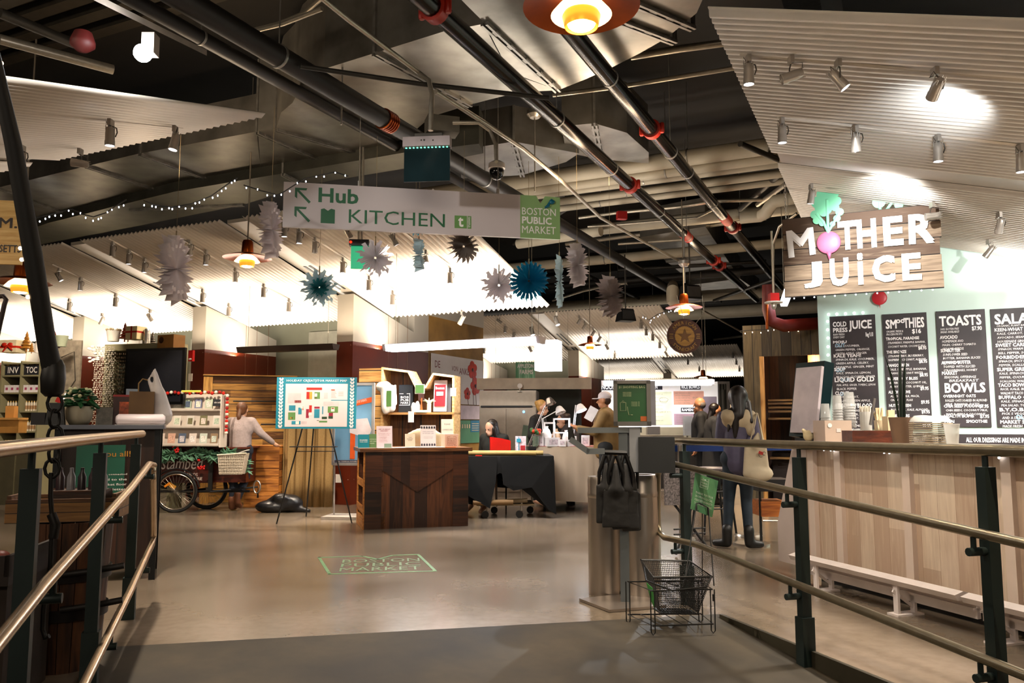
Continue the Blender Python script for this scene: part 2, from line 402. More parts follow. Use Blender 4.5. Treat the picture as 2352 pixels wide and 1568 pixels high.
# canopy of the right block, falling to the right
def zc(v): return 4.06 - .27 * (v + 1.02)
for ua, ub in ((5.25, 8.36), (8.86, 12.4)):
    corr('ceiling_canopy', ua, ub, -1.02, zc(-1.02), 8.5, zc(8.5), 'v')
b = MB(); b.slab(W(-.98, 8.36, zc(-.98) + .03), W(8.5, 8.36, zc(8.5) + .03), W(8.5, 8.86, zc(8.5) + .03), W(-.98, 8.86, zc(-.98) + .03), (0, 0, 1), .05)
so = struct('trim_4', b, mat('#b4aca4', .45, .3, .05))
for u_ in (8.55, 8.68):
    sl = MB(); sl.slab(W(2.25, u_, zc(2.25) + .022), W(6, u_, zc(6) + .022), W(6, u_ + .05, zc(6) + .022), W(2.25, u_ + .05, zc(2.25) + .022), (0, 0, 1), .005); sl.build('air_slot', BLK, so)
# gable skirts in the dark behind the canopies
DK = mat('#17140f', .8, 0, .3, 4, name='dark_ceiling'); DK2 = mat('#231f19', .75, 0, .3, 5)
b = MB(); b.bx((-60, -12, 0), (60, 75, .1)); o = struct('ceiling', b, DK); o.location.z = 6.3; o.rotation_euler.z = RU
b = MB()
for i in range(40): b.bx((-14, -6 + i * .32, 6.18), (3, -6 + i * .32 + .16, 6.3))
o = struct('ceiling_deck_ribs', b, mat('#3a362f', .5, .4, .2)); o.rotation_euler.z = RU
# dark partition above the right block (fireproofed beam) and beyond
b = MB(); b.bx((-.6, 4.6, 4.3), (-.35, 13, 6.3)); o = struct('wall_bulkhead', b, mat('#1f1a14', .9, 0, .5, 14, .6)); o.rotation_euler.z = RU
b = MB(); b.bx((-.35, 13, 3.4), (10, 13.2, 6.3)); o = struct('wall_bulkhead', b, DK2); o.rotation_euler.z = RU

# piers with fin walls: white above, rust brown below
def fin(v, u0, u1, zt0, zt1, z_b=2.62, wv=.16, nm='wall_fin'):
    b = MB()
    for a, c in ((u0, u1),):
        vs = [W(v - wv, a, z_b), W(v + wv, a, z_b), W(v + wv, c, z_b), W(v - wv, c, z_b), W(v - wv, a, zt0), W(v + wv, a, zt0), W(v + wv, c, zt1), W(v - wv, c, zt1)]
        b._a(vs, [(0, 3, 2, 1), (4, 5, 6, 7), (0, 1, 5, 4), (1, 2, 6, 5), (2, 3, 7, 6), (3, 0, 4, 7)])
    o = struct(nm, b, PANEL)
    b = MB(); vs = [W(v + sx * wv, c, z) for z in (0, z_b) for sx, c in ((-1, u0), (1, u0), (1, u1), (-1, u1))]
    b._a(vs, [(0, 3, 2, 1), (4, 5, 6, 7), (0, 1, 5, 4), (1, 2, 6, 5), (2, 3, 7, 6), (3, 0, 4, 7)]); b.build('brown_panel', BROWN, o)
    j = MB()
    for uu in (u0 + 1.01, u0 + 1.3, u0 + 1.62):
        if uu < u1: j.box(W(v + wv, uu, 1.8 + .7), (.006, .008, 3.6 if uu < u0 + 1.05 else 1.6 * 1), RU)
    for uu in [u0 + .1 + i * .3 for i in range(int((u1 - u0) / .3))]:
        for z in (z_b - .06, .4): j.ball(W(v + wv, uu, z), .009, 6, 4)
    for z in (z_b - .06, 1.9, .4):
        for sx in (-.12, .12): j.ball(W(v + sx, u0 - .002, z), .009, 6, 4)
    j.build('rivet', mat('#8a6a55', .4, .4), o)
    return o
for k in range(4): fin(-8.05 - 3.24 * k, 10.65, 12.5, 3.40, 2.95 if k else 2.95)
fin(-8.05, 12.5, 13.0, 3.7, 3.9)
for k in range(2): fin(-8.05 - 3.24 * k, 21.05, 23.2, 3.34, 3.0)
for k in range(2): fin(-8.05 - 3.24 * k, 31.4, 33, 3.3, 3.0)
# mural wall past the first pier
b = MB(); b.bx((-8.2, 13.0, 0), (-7.89, 15.25, 3.33)); o = struct('wall_mural', b, mat('#9a7338', .55, .1, .45, 1.6, .1)); o.rotation_euler.z = RU
b = MB(); b.bx((-8.2, 13.0, 3.33), (-7.88, 15.25, 3.78)); o2 = struct('wall_mural_top', b, PANEL); o2.rotation_euler.z = RU
# back walls of the stalls
GW = mat('#8b8a74', .6, 0, .06, 2, name='sage_wall')
b = MB(); b.bx((-30, 12.7, 0), (-8.2, 12.9, 3.6)); o = struct('wall_back_stalls', b, GW); o.rotation_euler.z = RU
for v in (-9.9, -13.1):
    b = MB(); b.bx((v - .55, 12.66, .2), (v + .55, 12.71, 3.1)); q = struct('door_1', b, mat('#a5a08c', .5)); q.rotation_euler.z = RU
    h = MB(); h.bx((v + .43, 12.6, 1.3), (v + .47, 12.66, 2.3)); h.build('door_handle', STEEL, q)
b = MB(); b.bx((-30, 23.4, 0), (-8.2, 23.6, 3.4)); o = struct('wall_far_row', b, GW); o.rotation_euler.z = RU
b = MB(); b.bx((-60, 50, 0), (40, 50.3, 6.4)); b.bx((-45, -12, 0), (-44.7, 50, 6.4)); b.bx((20, -12, 0), (20.3, 50, 6.4)); o = struct('wall_far', b, mat('#6e675c', .8, 0, .3, 2)); o.rotation_euler.z = RU
b = MB(); b.bx((-60, -12.3, 0), (40, -12, 6.4)); o = struct('wall_rear', b, mat('#6a5f52', .8, 0, .2, 2)); o.rotation_euler.z = RU
# mint wall behind the juice bar
b = MB(); b.bx((-.9, 11.83, 0), (8.5, 12.0, 4.1)); o = struct('wall_right', b, mat('#c3dcd2', .45, 0, .03, 2, name='mint_wall')); o.rotation_euler.z = RU
b = MB(); b.bx((-.9, 11.80, 2.93), (8.5, 11.83, 3.0)); 
# ================================================================ ducts, pipes and conduits under the ceiling
DUCTM = mat('#8a867e', .34, .8, .35, 2.2, .04, name='galvanised_duct'); DUCTS = mat('#4b4a42', .5, .6, .25, 3)
def duct(name, label, pts, z, h, seams, m=DUCTM, wid=None):
    """pts: outline of the underside (picture points on the plane z)"""
    root = thing(name, label, 'air duct', G(*pts[0], z), 0, None); o0 = Vector(root.location)
    poly = [(G(x, y, z) - o0) for x, y in pts]
    MB().prism([(p.x, p.y) for p in poly], 0, h).build('duct_body', m, root)
    for i, (a, c) in enumerate(seams):
        p, q = G(*a, z) - o0, G(*c, z) - o0; d = (q - p).normalized()
        f = MB(); nx = Vector((-d.y, d.x, 0))
        for sgn in (-1, 1): f.slab(p + nx * .012 * sgn - Vector((0, 0, .035)), q + nx * .012 * sgn - Vector((0, 0, .035)), q + nx * .012 * sgn, p + nx * .012 * sgn, nx * sgn, .025)
        f.slab(p + nx * -.03 - Vector((0, 0, .002)), q + nx * -.03 - Vector((0, 0, .002)), q + nx * .03 - Vector((0, 0, .002)), p + nx * .03 - Vector((0, 0, .002)), (0, 0, 1), .004)
        for e, ee in ((p, -1), (q, 1)): f.box(e + Vector((0, 0, h / 2)), (.03, .03, h), math.atan2(d.y, d.x))
        for t in (.12, .3, .5, .7, .88): f.box(p.lerp(q, t) - Vector((0, 0, .02)), (.09, .09, .02), math.atan2(d.y, d.x))
        f.build('flange', GALV, root)
    return root
duct('rectangular_duct', 'long rectangular galvanised duct with flanged joints above the left slatted canopies', [(-60, 444), (200, 381), (322, 352), (590, 302), (600, 400), (490, 414), (370, 438), (150, 488), (-60, 545)], 4.95, .5,
     [((200, 381), (370, 438)), ((322, 352), (490, 414)), ((-5, 430), (150, 488))])
duct('transition_duct', 'wide galvanised transition duct with curved shoulder passing over the hanging direction sign',
     [(592, 300), (634, 296), (646, 258), (672, 236), (690, 200), (745, 158), (860, 122), (1020, 72), (1110, 55), (1170, 168), (1282, 207), (1190, 212), (1080, 240), (990, 268), (932, 318), (830, 350), (745, 370), (650, 388), (600, 400)], 4.95, .95,
     [((634, 296), (832, 352)), ((590, 302), (745, 370)), ((860, 120), (1080, 240))])
duct('large_duct', 'huge grey sheet metal duct end with curved edge beside the nearest copper pendant',
     [(1000, -60), (1112, 52), (1170, 165), (1282, 207), (1345, 182), (1405, 155), (1470, 122), (1530, 88), (1600, 30), (1640, -60)], 4.9, 1.0,
     [((1112, 50), (1282, 206)), ((1400, -20), (1592, 62)), ((1330, 10), (1550, 94))])
duct('curved_duct', 'lower galvanised duct elbow seen beyond the camera dome above the green market panel',
     [(1050, 345), (1180, 325), (1330, 352), (1300, 372), (1200, 402), (1060, 410)], 5.0, .5, [((1180, 325), (1200, 402))])
duct('curved_duct', 'rounded grey duct section hanging between the two striped black mains and the white pipes',
     [(1290, 290), (1365, 283), (1440, 305), (1490, 350), (1490, 375), (1380, 366), (1300, 350)], 5.1, .7, [((1365, 283), (1380, 366))])
duct('square_duct', 'distant galvanised duct with reflective underside above the smaller copper pendants',
     [(1470, 545), (1620, 520), (1700, 640), (1600, 655), (1530, 600)], 5.2, .6, [((1530, 600), (1640, 590))])
duct('square_duct', 'small flat grey duct low behind the far pendant and the round star sign',
     [(1580, 655), (1700, 640), (1745, 672), (1620, 682)], 5.0, .4, [])
duct('dark_duct', 'dark grey duct running behind the direction sign parallel to the left canopies',
     [(-60, 570), (110, 512), (400, 440), (650, 398), (930, 350), (1100, 330), (1110, 352), (940, 385), (700, 425), (560, 470), (300, 522), (100, 560), (-60, 600)], 4.8, .5, [((300, 480), (560, 468)), ((650, 398), (700, 425))], DUCTS)

def along(px, py, z, d, a, b_): p = G(px, py, z); return [p + d * t for t in (a, b_)]
BPIPE = mat('#26221f', .22, .7, .15, 6, name='black_steel_pipe'); RED = mat('#96200c', .45, .1, .1); COPPER = mat('#8f4114', .3, .9, .15, 8, name='copper'); COPD = mat('#7a3a16', .3, .9, .2, 8)
def pipe(name, label, pts, r, m, cat='pipe', group=None, couplings=(), bands=(), hang=(), sm=40):
    o0 = Vector(pts[0]); root = thing(name, label, cat, o0, 0, group); pp = [Vector(p) - o0 for p in pts]
    MB().tube(pp, r, 16).build('pipe_run', m, root, sm)
    d = (pp[-1] - pp[0]).normalized()
    def at(q): # q: picture point, nearest position on the straight run
        ry = ray(*q); pr = Vector(pts[0]); dd = (Vector(pts[-1]) - pr).normalized(); n = ry.cross(dd); n2 = dd.cross(n).normalized()
        hit = C0 + ry * ((pr - C0).dot(n2) / ry.dot(n2)); return pr + dd * (hit - pr).dot(dd) - o0
    for q in couplings:
        c = at(q); k = MB(); k.lathe([(r * 1.02, -.05), (r * 1.3, -.045), (r * 1.3, .045), (r * 1.02, .05)], 20, c, d)
        for sg in (-1, 1): k.lathe([(.02, -.06), (.028, -.05), (.028, .05), (.02, .06)], 8, c + d.cross(Vector((0, 0, 1))).normalized() * sg * r * 1.42, (0, 0, 1)); 
        k.build('red_coupling', RED, root, 40)
    for q in bands:
        c = at(q); MB().lathe([(r * 1.0, -.012), (r * 1.07, -.01), (r * 1.07, .01), (r * 1.0, .012)], 18, c, d).build('hanger_ring', GALV, root, 40)
    for q in hang:
        c = at(q); k = MB(); k.tube([c + Vector((0, 0, r)), Vector((c.x, c.y, 6.3 - o0.z))], .006, 6)
        k.lathe([(r * 1.02, -.012), (r * 1.1, -.01), (r * 1.1, .01), (r * 1.02, .012)], 18, c, d); k.build('hanger_rod', GALV, root, 40)
    return root
def lab(root, px, txtcol='#e8e4de'): pass
pA = pipe('sprinkler_main', 'glossy black sprinkler main with two red couplings running to the wooden juice sign', along(1000, 22, 4.55, U, -3, 16.5), .085, BPIPE, couplings=((1000, 20), (1468, 403), (1664, 575), (1680, 585)), bands=((1425, 365), (1540, 460)), hang=((1295, 255), (1600, 520)))
pB = pipe('sprinkler_main', 'second black sprinkler main, the right one of the pair, passing above the nearest pendant', along(1497, 297, 4.7, U, -7, 12), .085, BPIPE, couplings=((1497, 297), (1697, 512)), bands=((1400, 180), (1580, 395), (1650, 455)), hang=((1545, 345),))
pC = pipe('drain_main', 'matt black main with a striped copper collar crossing behind the glass exit sign', along(700, 165, 4.45, U, -6, 14), .098, mat('#1d1a18', .5, .3), hang=((640, 130), (1120, 400)))
o0 = Vector(pC.location); c = (G(883, 272, 4.45) - o0)
k = MB()
for i in range(5): k.lathe([(.1, -.012), (.112, -.008), (.112, .008), (.1, .012)], 20, U * c.dot(U) + U * i * .035, U)
k.build('copper_collar', COPPER, pC, 40)
for (px, py), pr in (((1610, 537), pA), ((1680, 500), pB)):
    o0 = Vector(pr.location); z = o0.z; c = G(px, py, z); c = o0 + U * (c - o0).dot(U)
    k = MB(); k.lathe([(.0865, -.22), (.0875, -.22), (.0875, .22), (.0865, .22)], 20, c - o0, U); k.build('flow_label', mat('#d8321a', .5), pr, 40)
pipe('sprinkler_main', 'thin dark pipe above and left of the starburst spotlight', along(360, 30, 4.9, U, -4, 8), .07, mat('#1d1a18', .5, .3), hang=((460, 90),))
# conduits crossing the aisle
CON = mat('#a49c8d', .35, .7, .1, 20, name='conduit_steel')
conds = [
 ('long thin conduit bending down to the glass exit sign', [(720, -20), (800, 45), (960, 165), (985, 185), (992, 215), (989, 300)], [4.55, 4.55, 4.5, 4.4, 4.2, 3.85], .022),
 ('dark strut crossing diagonally below the wide duct', [(690, 152), (960, 192), (1260, 225)], [4.4, 4.4, 4.4], .022),
 ('conduit running up right to the white slatted canopy, upper one', [(1450, 130), (1560, 112), (1690, 95)], [5.2, 5.2, 5.2], .04),
 ('conduit running up right to the white slatted canopy, lower one', [(1270, 218), (1430, 198), (1700, 154)], [5.0, 5.0, 5.0], .025),
 ('light grey conduit bending over the green market panel', [(1000, 210), (1110, 280), (1200, 340), (1290, 415), (1380, 500), (1560, 600)], [4.3, 4.3, 4.3, 4.3, 4.4, 4.6], .024),
 ('conduit dropping to the camera dome', [(1040, 282), (1100, 282), (1125, 300), (1138, 330), (1140, 372)], [4.2, 4.2, 4.15, 4.0, 3.75], .018),
 ('bright conduit above the red junction box', [(1330, 500), (1420, 488), (1560, 475), (1640, 462), (1850, 455)], [4.9, 4.9, 4.9, 4.9, 4.9], .028),
 ('conduit pair member below the red junction box', [(1350, 520), (1430, 515), (1600, 500), (1640, 480)], [4.9, 4.9, 4.9, 4.9], .022),
 ('slanting conduit above the round star sign', [(1610, 710), (1700, 760), (1725, 775)], [4.0, 3.6, 3.4], .02),
 ('pale conduit rising beside the grey paper starburst', [(1270, 690), (1340, 668), (1400, 655), (1440, 650)], [4.3, 4.3, 4.3, 4.3], .025),
 ('conduit rising from the red sprinkler box', [(1776, 670), (1776, 560), (1790, 520), (1830, 490)], [3.2, 3.9, 4.1, 4.2], .02),
 ('thin top left conduit near the ceiling ribs', [(540, 80), (640, 55), (700, 30), (740, -5)], [5.2, 5.2, 5.2, 5.2], .022),
 ('second top left conduit near the ceiling ribs', [(580, 72), (650, 55), (740, 20)], [5.1, 5.1, 5.1], .022)]
for lb, pts, zs, r in conds:
    pipe('conduit', lb, [G(x, y, z) for (x, y), z in zip(pts, zs)], r, CON if 'dark' not in lb else mat('#2c2a26', .5, .4), 'conduit', 'steel conduits under the ceiling')
WP = mat('#a89f8c', .6, 0, .07, 4, name='insulated_pipe')
PL = [('uppermost white insulated pipe of the bundle below the black mains', (1700, 345), 5.15, .12, -6.6, 3.9), ('second white insulated pipe of the bundle, with blue flow labels', (1650, 378), 5.05, .09, -6.9, 3.2),
      ('third white insulated pipe of the bundle, narrow with a blue label', (1600, 400), 5.02, .065, -6, 3.2), ('fourth white insulated pipe of the bundle, with a yellow label', (1560, 428), 5.0, .065, -5, 2.6),
      ('lowest white insulated pipe of the bundle, with a yellow label', (1500, 452), 4.98, .06, -4, 2.4)]
for lb, q, z, r, a, c in PL:
    p = pipe('insulated_pipe', lb, along(*q, z, V, a, c), r, WP, 'pipe', 'white insulated pipes under the ceiling', hang=((q[0] - 120, q[1] + 20),))
    col = '#1d3c74' if 'blue' in lb else '#d9a02a' if 'yellow' in lb else None
    if col:
        k = MB(); k.lathe([(r * 1.005, -.3), (r * 1.02, -.3), (r * 1.02, .3), (r * 1.005, .3)], 20, V * (-a * .2), V); k.build('flow_label', mat(col, .5), p, 40)
for lb, q, z, r, a, c, m in (('thick cream pipe below the far copper pendant running to the round elbow', (1560, 722), 4.9, .21, -5.4, 8, WP), ('cream pipe above the thick one near the black loudspeaker', (1480, 690), 4.95, .15, -3.5, 8.4, WP),
      ('long cream pipe passing right of the green market panel', (1450, 590), 5.0, .11, -3.4, 10, WP), ('cream pipe bending down beside the wooden juice sign', (1760, 485), 4.98, .11, -3.2, .6, WP),
      ('dark pipe crossing below the distant duct', (1500, 640), 4.95, .1, -4, 5, mat('#2f2c28', .5, .3)), ('black beam pipe above the second canopy row', (1400, 700), 4.95, .16, -7, 3.4, mat('#211f1c', .6, .3))):
    pipe('insulated_pipe', lb, along(*q, z, V, a, c), r, m, 'pipe', hang=((q[0] - 60, q[1] + 5),))
pipe('elbow_pipe', 'cream S-bend pipe reaching the slatted canopy beside the wooden sign', [G(1700, 500, 4.3), G(1745, 496, 4.3), G(1760, 488, 4.3), G(1768, 475, 4.35), G(1780, 462, 4.4), G(1850, 450, 4.4)], .09, WP)
pipe('elbow_pipe', 'vertical cream pipe hanging beside the far copper pendant', [G(1545, 655, 4.6)] + [P(1545, y, 15) for y in (668, 690)] + [P(1560, 700, 15)], .12, WP)
pipe('red_pipe', 'red painted standpipe elbow above the wooden booth', [P(1765, 655, 11.5), P(1765, 710, 11.5), P(1772, 738, 11.5), P(1800, 748, 11.5), P(1885, 742, 11.8)], .09, mat('#5c1509', .45, .1))
pipe('copper_pipe', 'thin vertical copper pipe left of the wooden booth sprinkler', [P(1762, 690, 11.3), P(1762, 756, 11.3)], .02, COPD)
# steel trusses and struts in the dark far ceiling
ST = mat('#3b3833', .5, .4, .2)
for i, (a, c, z, r) in enumerate((((1300, 560), (1760, 500), 5.4, .05), ((1180, 560), (1300, 480), 5.3, .04), ((1700, 480), (1790, 400), 5.0, .05), ((1740, 470), (1850, 390), 4.9, .04), ((1420, 620), (1760, 600), 5.2, .05),
        ((1640, 690), (1780, 640), 4.5, .04), ((1420, 560), (1600, 548), 5.2, .03), ((1100, 480), (1300, 450), 5.4, .06), ((1820, 380), (1700, 330), 5.0, .04), ((1640, 780), (1720, 770), 4.4, .04), ((1300, 610), (1500, 700), 5.0, .04), ((0, 30), (170, 100), 5.2, .05), ((0, 90), (260, 160), 5.0, .05))):
    p, q = G(*a, z), G(*c, z); pipe('ceiling_strut', ['dark steel strut in the far ceiling above the aisle', 'dark steel strut of the top left ceiling corner'][i > 10], [p, q], r, ST if i % 3 else CON, 'strut', 'dark ceiling struts' if i <= 10 else 'top left ceiling struts', sm=60)
k = MB(); k.box((0, 0, 0), (.32, .2, .16)); tag(k.build('junction_box', mat('#6f6a5e', .5, .6), None, None, P(1015, 290, 7.9), .3), 'grey junction box with conduits just right of the glass exit sign mount', 'box')
k = MB(); k.box((0, 0, 0), (.16, .1, .13)); tag(k.build('junction_box', mat('#8e1616', .5, .1), None, None, P(1428, 495, 13), .2), 'small dark red junction box hanging on conduit under the white pipes', 'box')
for (px, py, Y, s, lb) in ((1437, 724, 15.5, .34, 'black loudspeaker hung against the striped canopy left of the round sign'), (1585, 672, 14, .36, 'black loudspeaker behind the far copper pendant stem')):
    t = thing('ceiling_loudspeaker', lb, 'speaker', P(px, py, Y), .3)
    MB().box((0, 0, 0), (s * .95, s * .8, s * .7), taper=.75).build('cabinet', BLK, t); MB().box((0, -s * .38, 0), (s * .7, .02, s * .5)).build('grille', mat('#2b2b2b', .8), t); MB().tube([(0, 0, s * .3), (0, 0, 1.2)], .012, 6).build('hanger', ST, t)
# ================================================================ things hanging from the ceiling
SILV = mat('#a9a299', .35, .6, .04, 6, name='spot_silver'); SILD = mat('#4d4842', .45, .5, .1)
LENS = mat('#fdfbff', .3, emit=14, ecol='#eef2ff', name='lamp_lens'); LENSO = mat('#8f8a84', .2, .2); WARMB = mat('#fff2d8', .4, emit=16, ecol='#ffe2b4', name='warm_bulb')
def pl_row(u0):   # plane of a canopy falling away from u0
    n = (U * SL + Vector((0, 0, 1))).normalized(); return W(-8, u0, 4.06), n
PL1, PL2, PL3 = pl_row(8.07), pl_row(18.35), pl_row(28.6)
PL0 = (W(-8, 5.4, 4.06), (Vector((0, 0, 1)) - U * SL).normalized())
PLR = (W(-1.02, 8, 4.06), (Vector((0, 0, 1)) + V * .27).normalized())
SPOTN = {}
def spot_thing(px, py, pl, d, on, label, s=.74, group=None):
    """a track head hung under the canopy at picture point px, py; d = direction it looks"""
    loc = PLN(px, py, *pl) + Vector((0, 0, -.025)); d = Vector(d).normalized()
    key = (tuple(round(x, 1) for x in d), on)
    if key in SPOTN: return dup(SPOTN[key], loc, label=label, group=group, scale=s)
    t = thing('track_spotlight', label, 'spotlight', loc, 0, group); t.scale = (s,) * 3
    MB().bx((-.02, -.045, -.075), (.02, .045, 0)).build('track_adapter', SILV, t)
    c = Vector((0, 0, -.2)) - d * .0; side = d.cross(Vector((0, 0, 1)))
    side = side.normalized() if side.length > .05 else Vector((1, 0, 0))
    y = MB(); y.tube([Vector((0, 0, -.07)), side * .07 + Vector((0, 0, -.1)), side * .078 + Vector((0, 0, -.15)), side * .06 + c], .007, 6)
    y.tube([Vector((0, 0, -.07)), -side * .05 + Vector((0, 0, -.09)), -side * .05 - d * .1 + Vector((0, 0, -.12)), c - d * .1], .004, 5); y.build('yoke', SILD, t, 60)
    h = MB(); h.lathe([(.0, -.115), (.03, -.112), (.046, -.09), (.05, -.04), (.05, .03), (.054, .05), (.054, .1), (.05, .1), (.047, .085)], 18, c, d)
    for i in range(8):
        a = i * math.pi / 4; 
        h.lathe([(.004, -.125), (.004, -.07)], 5, c + (d.orthogonal().normalized() * math.cos(a) + d.cross(d.orthogonal().normalized()) * math.sin(a)) * .047, d)
    h.build('lamp_head', SILV, t, 40)
    MB().lathe([(.0, .084), (.046, .086), (.046, .09), (0, .092)], 16, c, d).build('lens', LENS if on else LENSO, t)
    SPOTN[key] = t; return t
ordw = ['first', 'second', 'third', 'fourth', 'fifth', 'sixth', 'seventh', 'eighth', 'ninth', 'tenth', 'eleventh', 'twelfth', 'thirteenth']
dn = (0, .05, -1)
def tracks(lst, pl, where, base=dn):
    lst = sorted(lst)
    for i, q in enumerate(lst):
        d = q[2] if len(q) > 2 and q[2] else base; on = q[3] if len(q) > 3 else 1
        spot_thing(q[0], q[1], pl, d, on, f'{ordw[i]} track spotlight from the left {where}', group='track spotlights ' + where)
Lf = (-.5, .3, -.9); Rt = (.5, .2, -.9); Bk = (.1, .6, -.8)
tracks([(255, 268), (403, 284, (-.15, -.1, -1)), (185, 336, (-.9, -.2, .1), 0), (52, 328)], PL0, 'under the slatted canopy at the upper left')
tracks([(260, 551, None, 0), (297, 570), (333, 590)], PL1, 'in the trio left of the tall white paper snowflake')
tracks([(137, 612, Rt), (186, 634), (266, 672, None, 0), (345, 708, Rt, 0), (414, 545, None, 0)], PL1, 'on the long track crossing the left canopy bay')
tracks([(160, 683, None, 0), (235, 716, Lf)], PL1, 'on the lowest track of the left canopy bay')
tracks([(437, 548), (474, 571), (541, 612), (606, 648), (664, 682)], PL1, 'on the track passing behind the copper pendant')
tracks([(466, 661), (526, 694)], PL1, 'below and left of the copper pendant')
tracks([(654, 502), (688, 518), (724, 541, None, 0), (788, 588), (848, 630), (902, 664)], PL1, 'on the track passing behind the green exit sign')
tracks([(905, 522, Rt), (978, 570, (.2, -.6, -.8)), (1034, 612), (800, 505, Rt, 0)], PL1, 'on the track below the big direction sign')
tracks([(1147, 722, (.7, .1, -.5)), (1160, 742), (1180, 755, None, 0), (1112, 792, None, 0), (1218, 788, Rt, 0)], PL2, 'on the striped canopy behind the long lit luminaire')
tracks([(1330, 722, Lf, 0), (1342, 734, Lf, 0), (1362, 750, Lf, 0), (1376, 764, Lf, 0), (1394, 782, Rt, 0), (1412, 803, None, 0)], PL2, 'on the track beside the smaller copper pendant')
tracks([(1472, 732), (1484, 748), (1499, 760, None, 0), (1515, 778), (1530, 798, Rt, 0)], PL2, 'on the track left of the round star sign')
tracks([(1683, 806, None, 0), (1691, 822), (1698, 838, None, 0), (1580, 822), (1606, 838, None, 0)], PL3, 'on the most distant striped canopy')
tracks([(1718, 120), (1816, 122, (-.95, .1, -.3), 0), (1924, 130, (.5, -.1, -.7)), (2146, 148, (.05, .85, -.5), 0)], PLR, 'on the upper track of the right canopy')
tracks([(1795, 266), (1964, 284, (.1, .2, -1), 0), (2152, 304), (2342, 326, None)], PLR, 'on the second track of the right canopy')
tracks([(1862, 418, (-.1, .2, -1)), (2140, 460, (-.9, .1, -.1), 0), (2294, 482, (.1, .6, -.8), 0)], PLR, 'on the third track of the right canopy')
tracks([(2136, 532, None, 0), (2270, 546, (-.5, .4, -.8), 0)], PLR, 'nearest the top edge of the mint wall')
tracks([(1060, 712, Lf), (1222, 740, (.2, -.3, -.9)), (1278, 714, (.3, -.3, -.9))], (W(-5, 11.6, 3.16), Vector((0, 0, 1))), 'on the low canopy edge above the banner')
spot(PLN(2150, 215, *PLR) + Vector((0, 0, -.45)), PLN(2110, 235, *PLR), 34, 120, 6500)
spot(PLN(2040, 420, *PLR) + Vector((0, 0, -.5)), PLN(2020, 430, *PLR), 30, 120, 6500)
# thin track rails
def rail(p, q, pl, lb):
    a, c = PLN(*p, *pl), PLN(*q, *pl); k = MB(); k.tube([a + Vector((0, 0, -.012)), c + Vector((0, 0, -.012))], .016, 4); tag(k.build('light_track', mat('#cfc6ba', .4, .3), None), lb, 'light track', 'light tracks on the slatted canopies')
for p, q, pl in (((400, 538), (690, 700), PL1), ((250, 545), (480, 675), PL1), ((120, 604), (400, 735), PL1), ((640, 492), (930, 680), PL1), ((900, 512), (1080, 640), PL1), ((1700, 119), (2352, 178), PLR), ((1785, 264), (2352, 330), PLR), ((1325, 716), (1425, 812), PL2), ((1466, 726), (1536, 804), PL2), ((12, 246), (420, 288), PL0)):
    rail(p, q, pl, 'slim pale light track along a slatted canopy')

# copper pendants
def pendant(px, py, Y, s, label, zc_=6.0, lit=14):
    """px, py: centre of the big shade"""
    loc = P(px, py, Y); t = thing('copper_pendant', label, 'pendant lamp', loc, 0)
    MB().lathe([(.0, .25 * s), (.06 * s, .25 * s), (.075 * s, .22 * s), (.085 * s, .05 * s), (.08 * s, .04 * s)], 20).build('socket_cover', COPPER, t, 40)
    MB().lathe([(.06 * s, .07 * s), (.2 * s, .045 * s), (.33 * s, .0), (.335 * s, -.004 * s), (.32 * s, .0), (.2 * s, .028 * s), (.07 * s, .05 * s)], 40).build('top_shade', COPPER, t, 50)
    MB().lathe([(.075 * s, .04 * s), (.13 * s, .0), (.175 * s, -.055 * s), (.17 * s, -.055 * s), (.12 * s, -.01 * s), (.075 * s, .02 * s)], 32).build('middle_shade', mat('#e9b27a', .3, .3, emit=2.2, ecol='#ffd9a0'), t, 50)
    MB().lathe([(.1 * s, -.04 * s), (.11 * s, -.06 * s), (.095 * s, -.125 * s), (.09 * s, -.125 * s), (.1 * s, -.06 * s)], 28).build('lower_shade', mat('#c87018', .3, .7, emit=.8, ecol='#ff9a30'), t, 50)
    MB().ball((0, 0, -.1 * s), .082 * s, 18, 10, (1, 1, .5)).build('diffuser', mat('#fff6e2', .4, emit=lit, ecol='#fff0d2'), t, 180)
    MB().tube([(0, 0, .24 * s), (0, 0, zc_ - loc.z)], .011 * s, 8).build('stem', mat('#9a8f80', .3, .8), t, 60)
    return t
pendant(1335, 15, 4.4, 1.0, 'nearest copper pendant lamp, large at the top of the view beside the huge duct')
pendant(568, 592, 10.6, .95, 'copper pendant lamp hanging in front of the left white canopies')
pendant(48, 648, 9.5, 1.0, 'copper pendant lamp half behind the black hook pole at the left')
pendant(1571, 706, 12.4, .85, 'copper pendant lamp right above the round star sign', zc_=4.8)
pendant(1355, 792, 17, .75, 'small copper pendant lamp left of the round star sign', zc_=5.4)
pendant(1615, 866, 19.5, .7, 'farthest copper pendant lamp above the noodle menu', zc_=5.0)
point(P(1335, 70, 4.4), 26, 3000); point(P(568, 625, 10.6), 14, 3000); point(P(1571, 735, 12.4), 10, 3000)
for (px, py, Y, r) in ((1228, 262, 9.8, .1), (1572, 605, 12.2, .09), (785, 222, 8, .05)):
    k = MB(); k.lathe([(0, -.05), (r * .6, -.05), (r, -.01), (r, .04), (r * .5, .07), (.012, .1), (.012, .5)], 22); k.tube([(0, 0, -.04), (0, 0, -1.0 if r > .09 else -.3)], .009, 8)
    tag(k.build('canopy_mount', mat('#a9a39a', .3, .8), None, 40, P(px, py, Y)), {.1: 'round galvanised ceiling mount with rod above the green market panel', .09: 'round ceiling mount above the pendant over the star sign', .05: 'small round ceiling mount above the wide duct'}[r], 'ceiling mount')

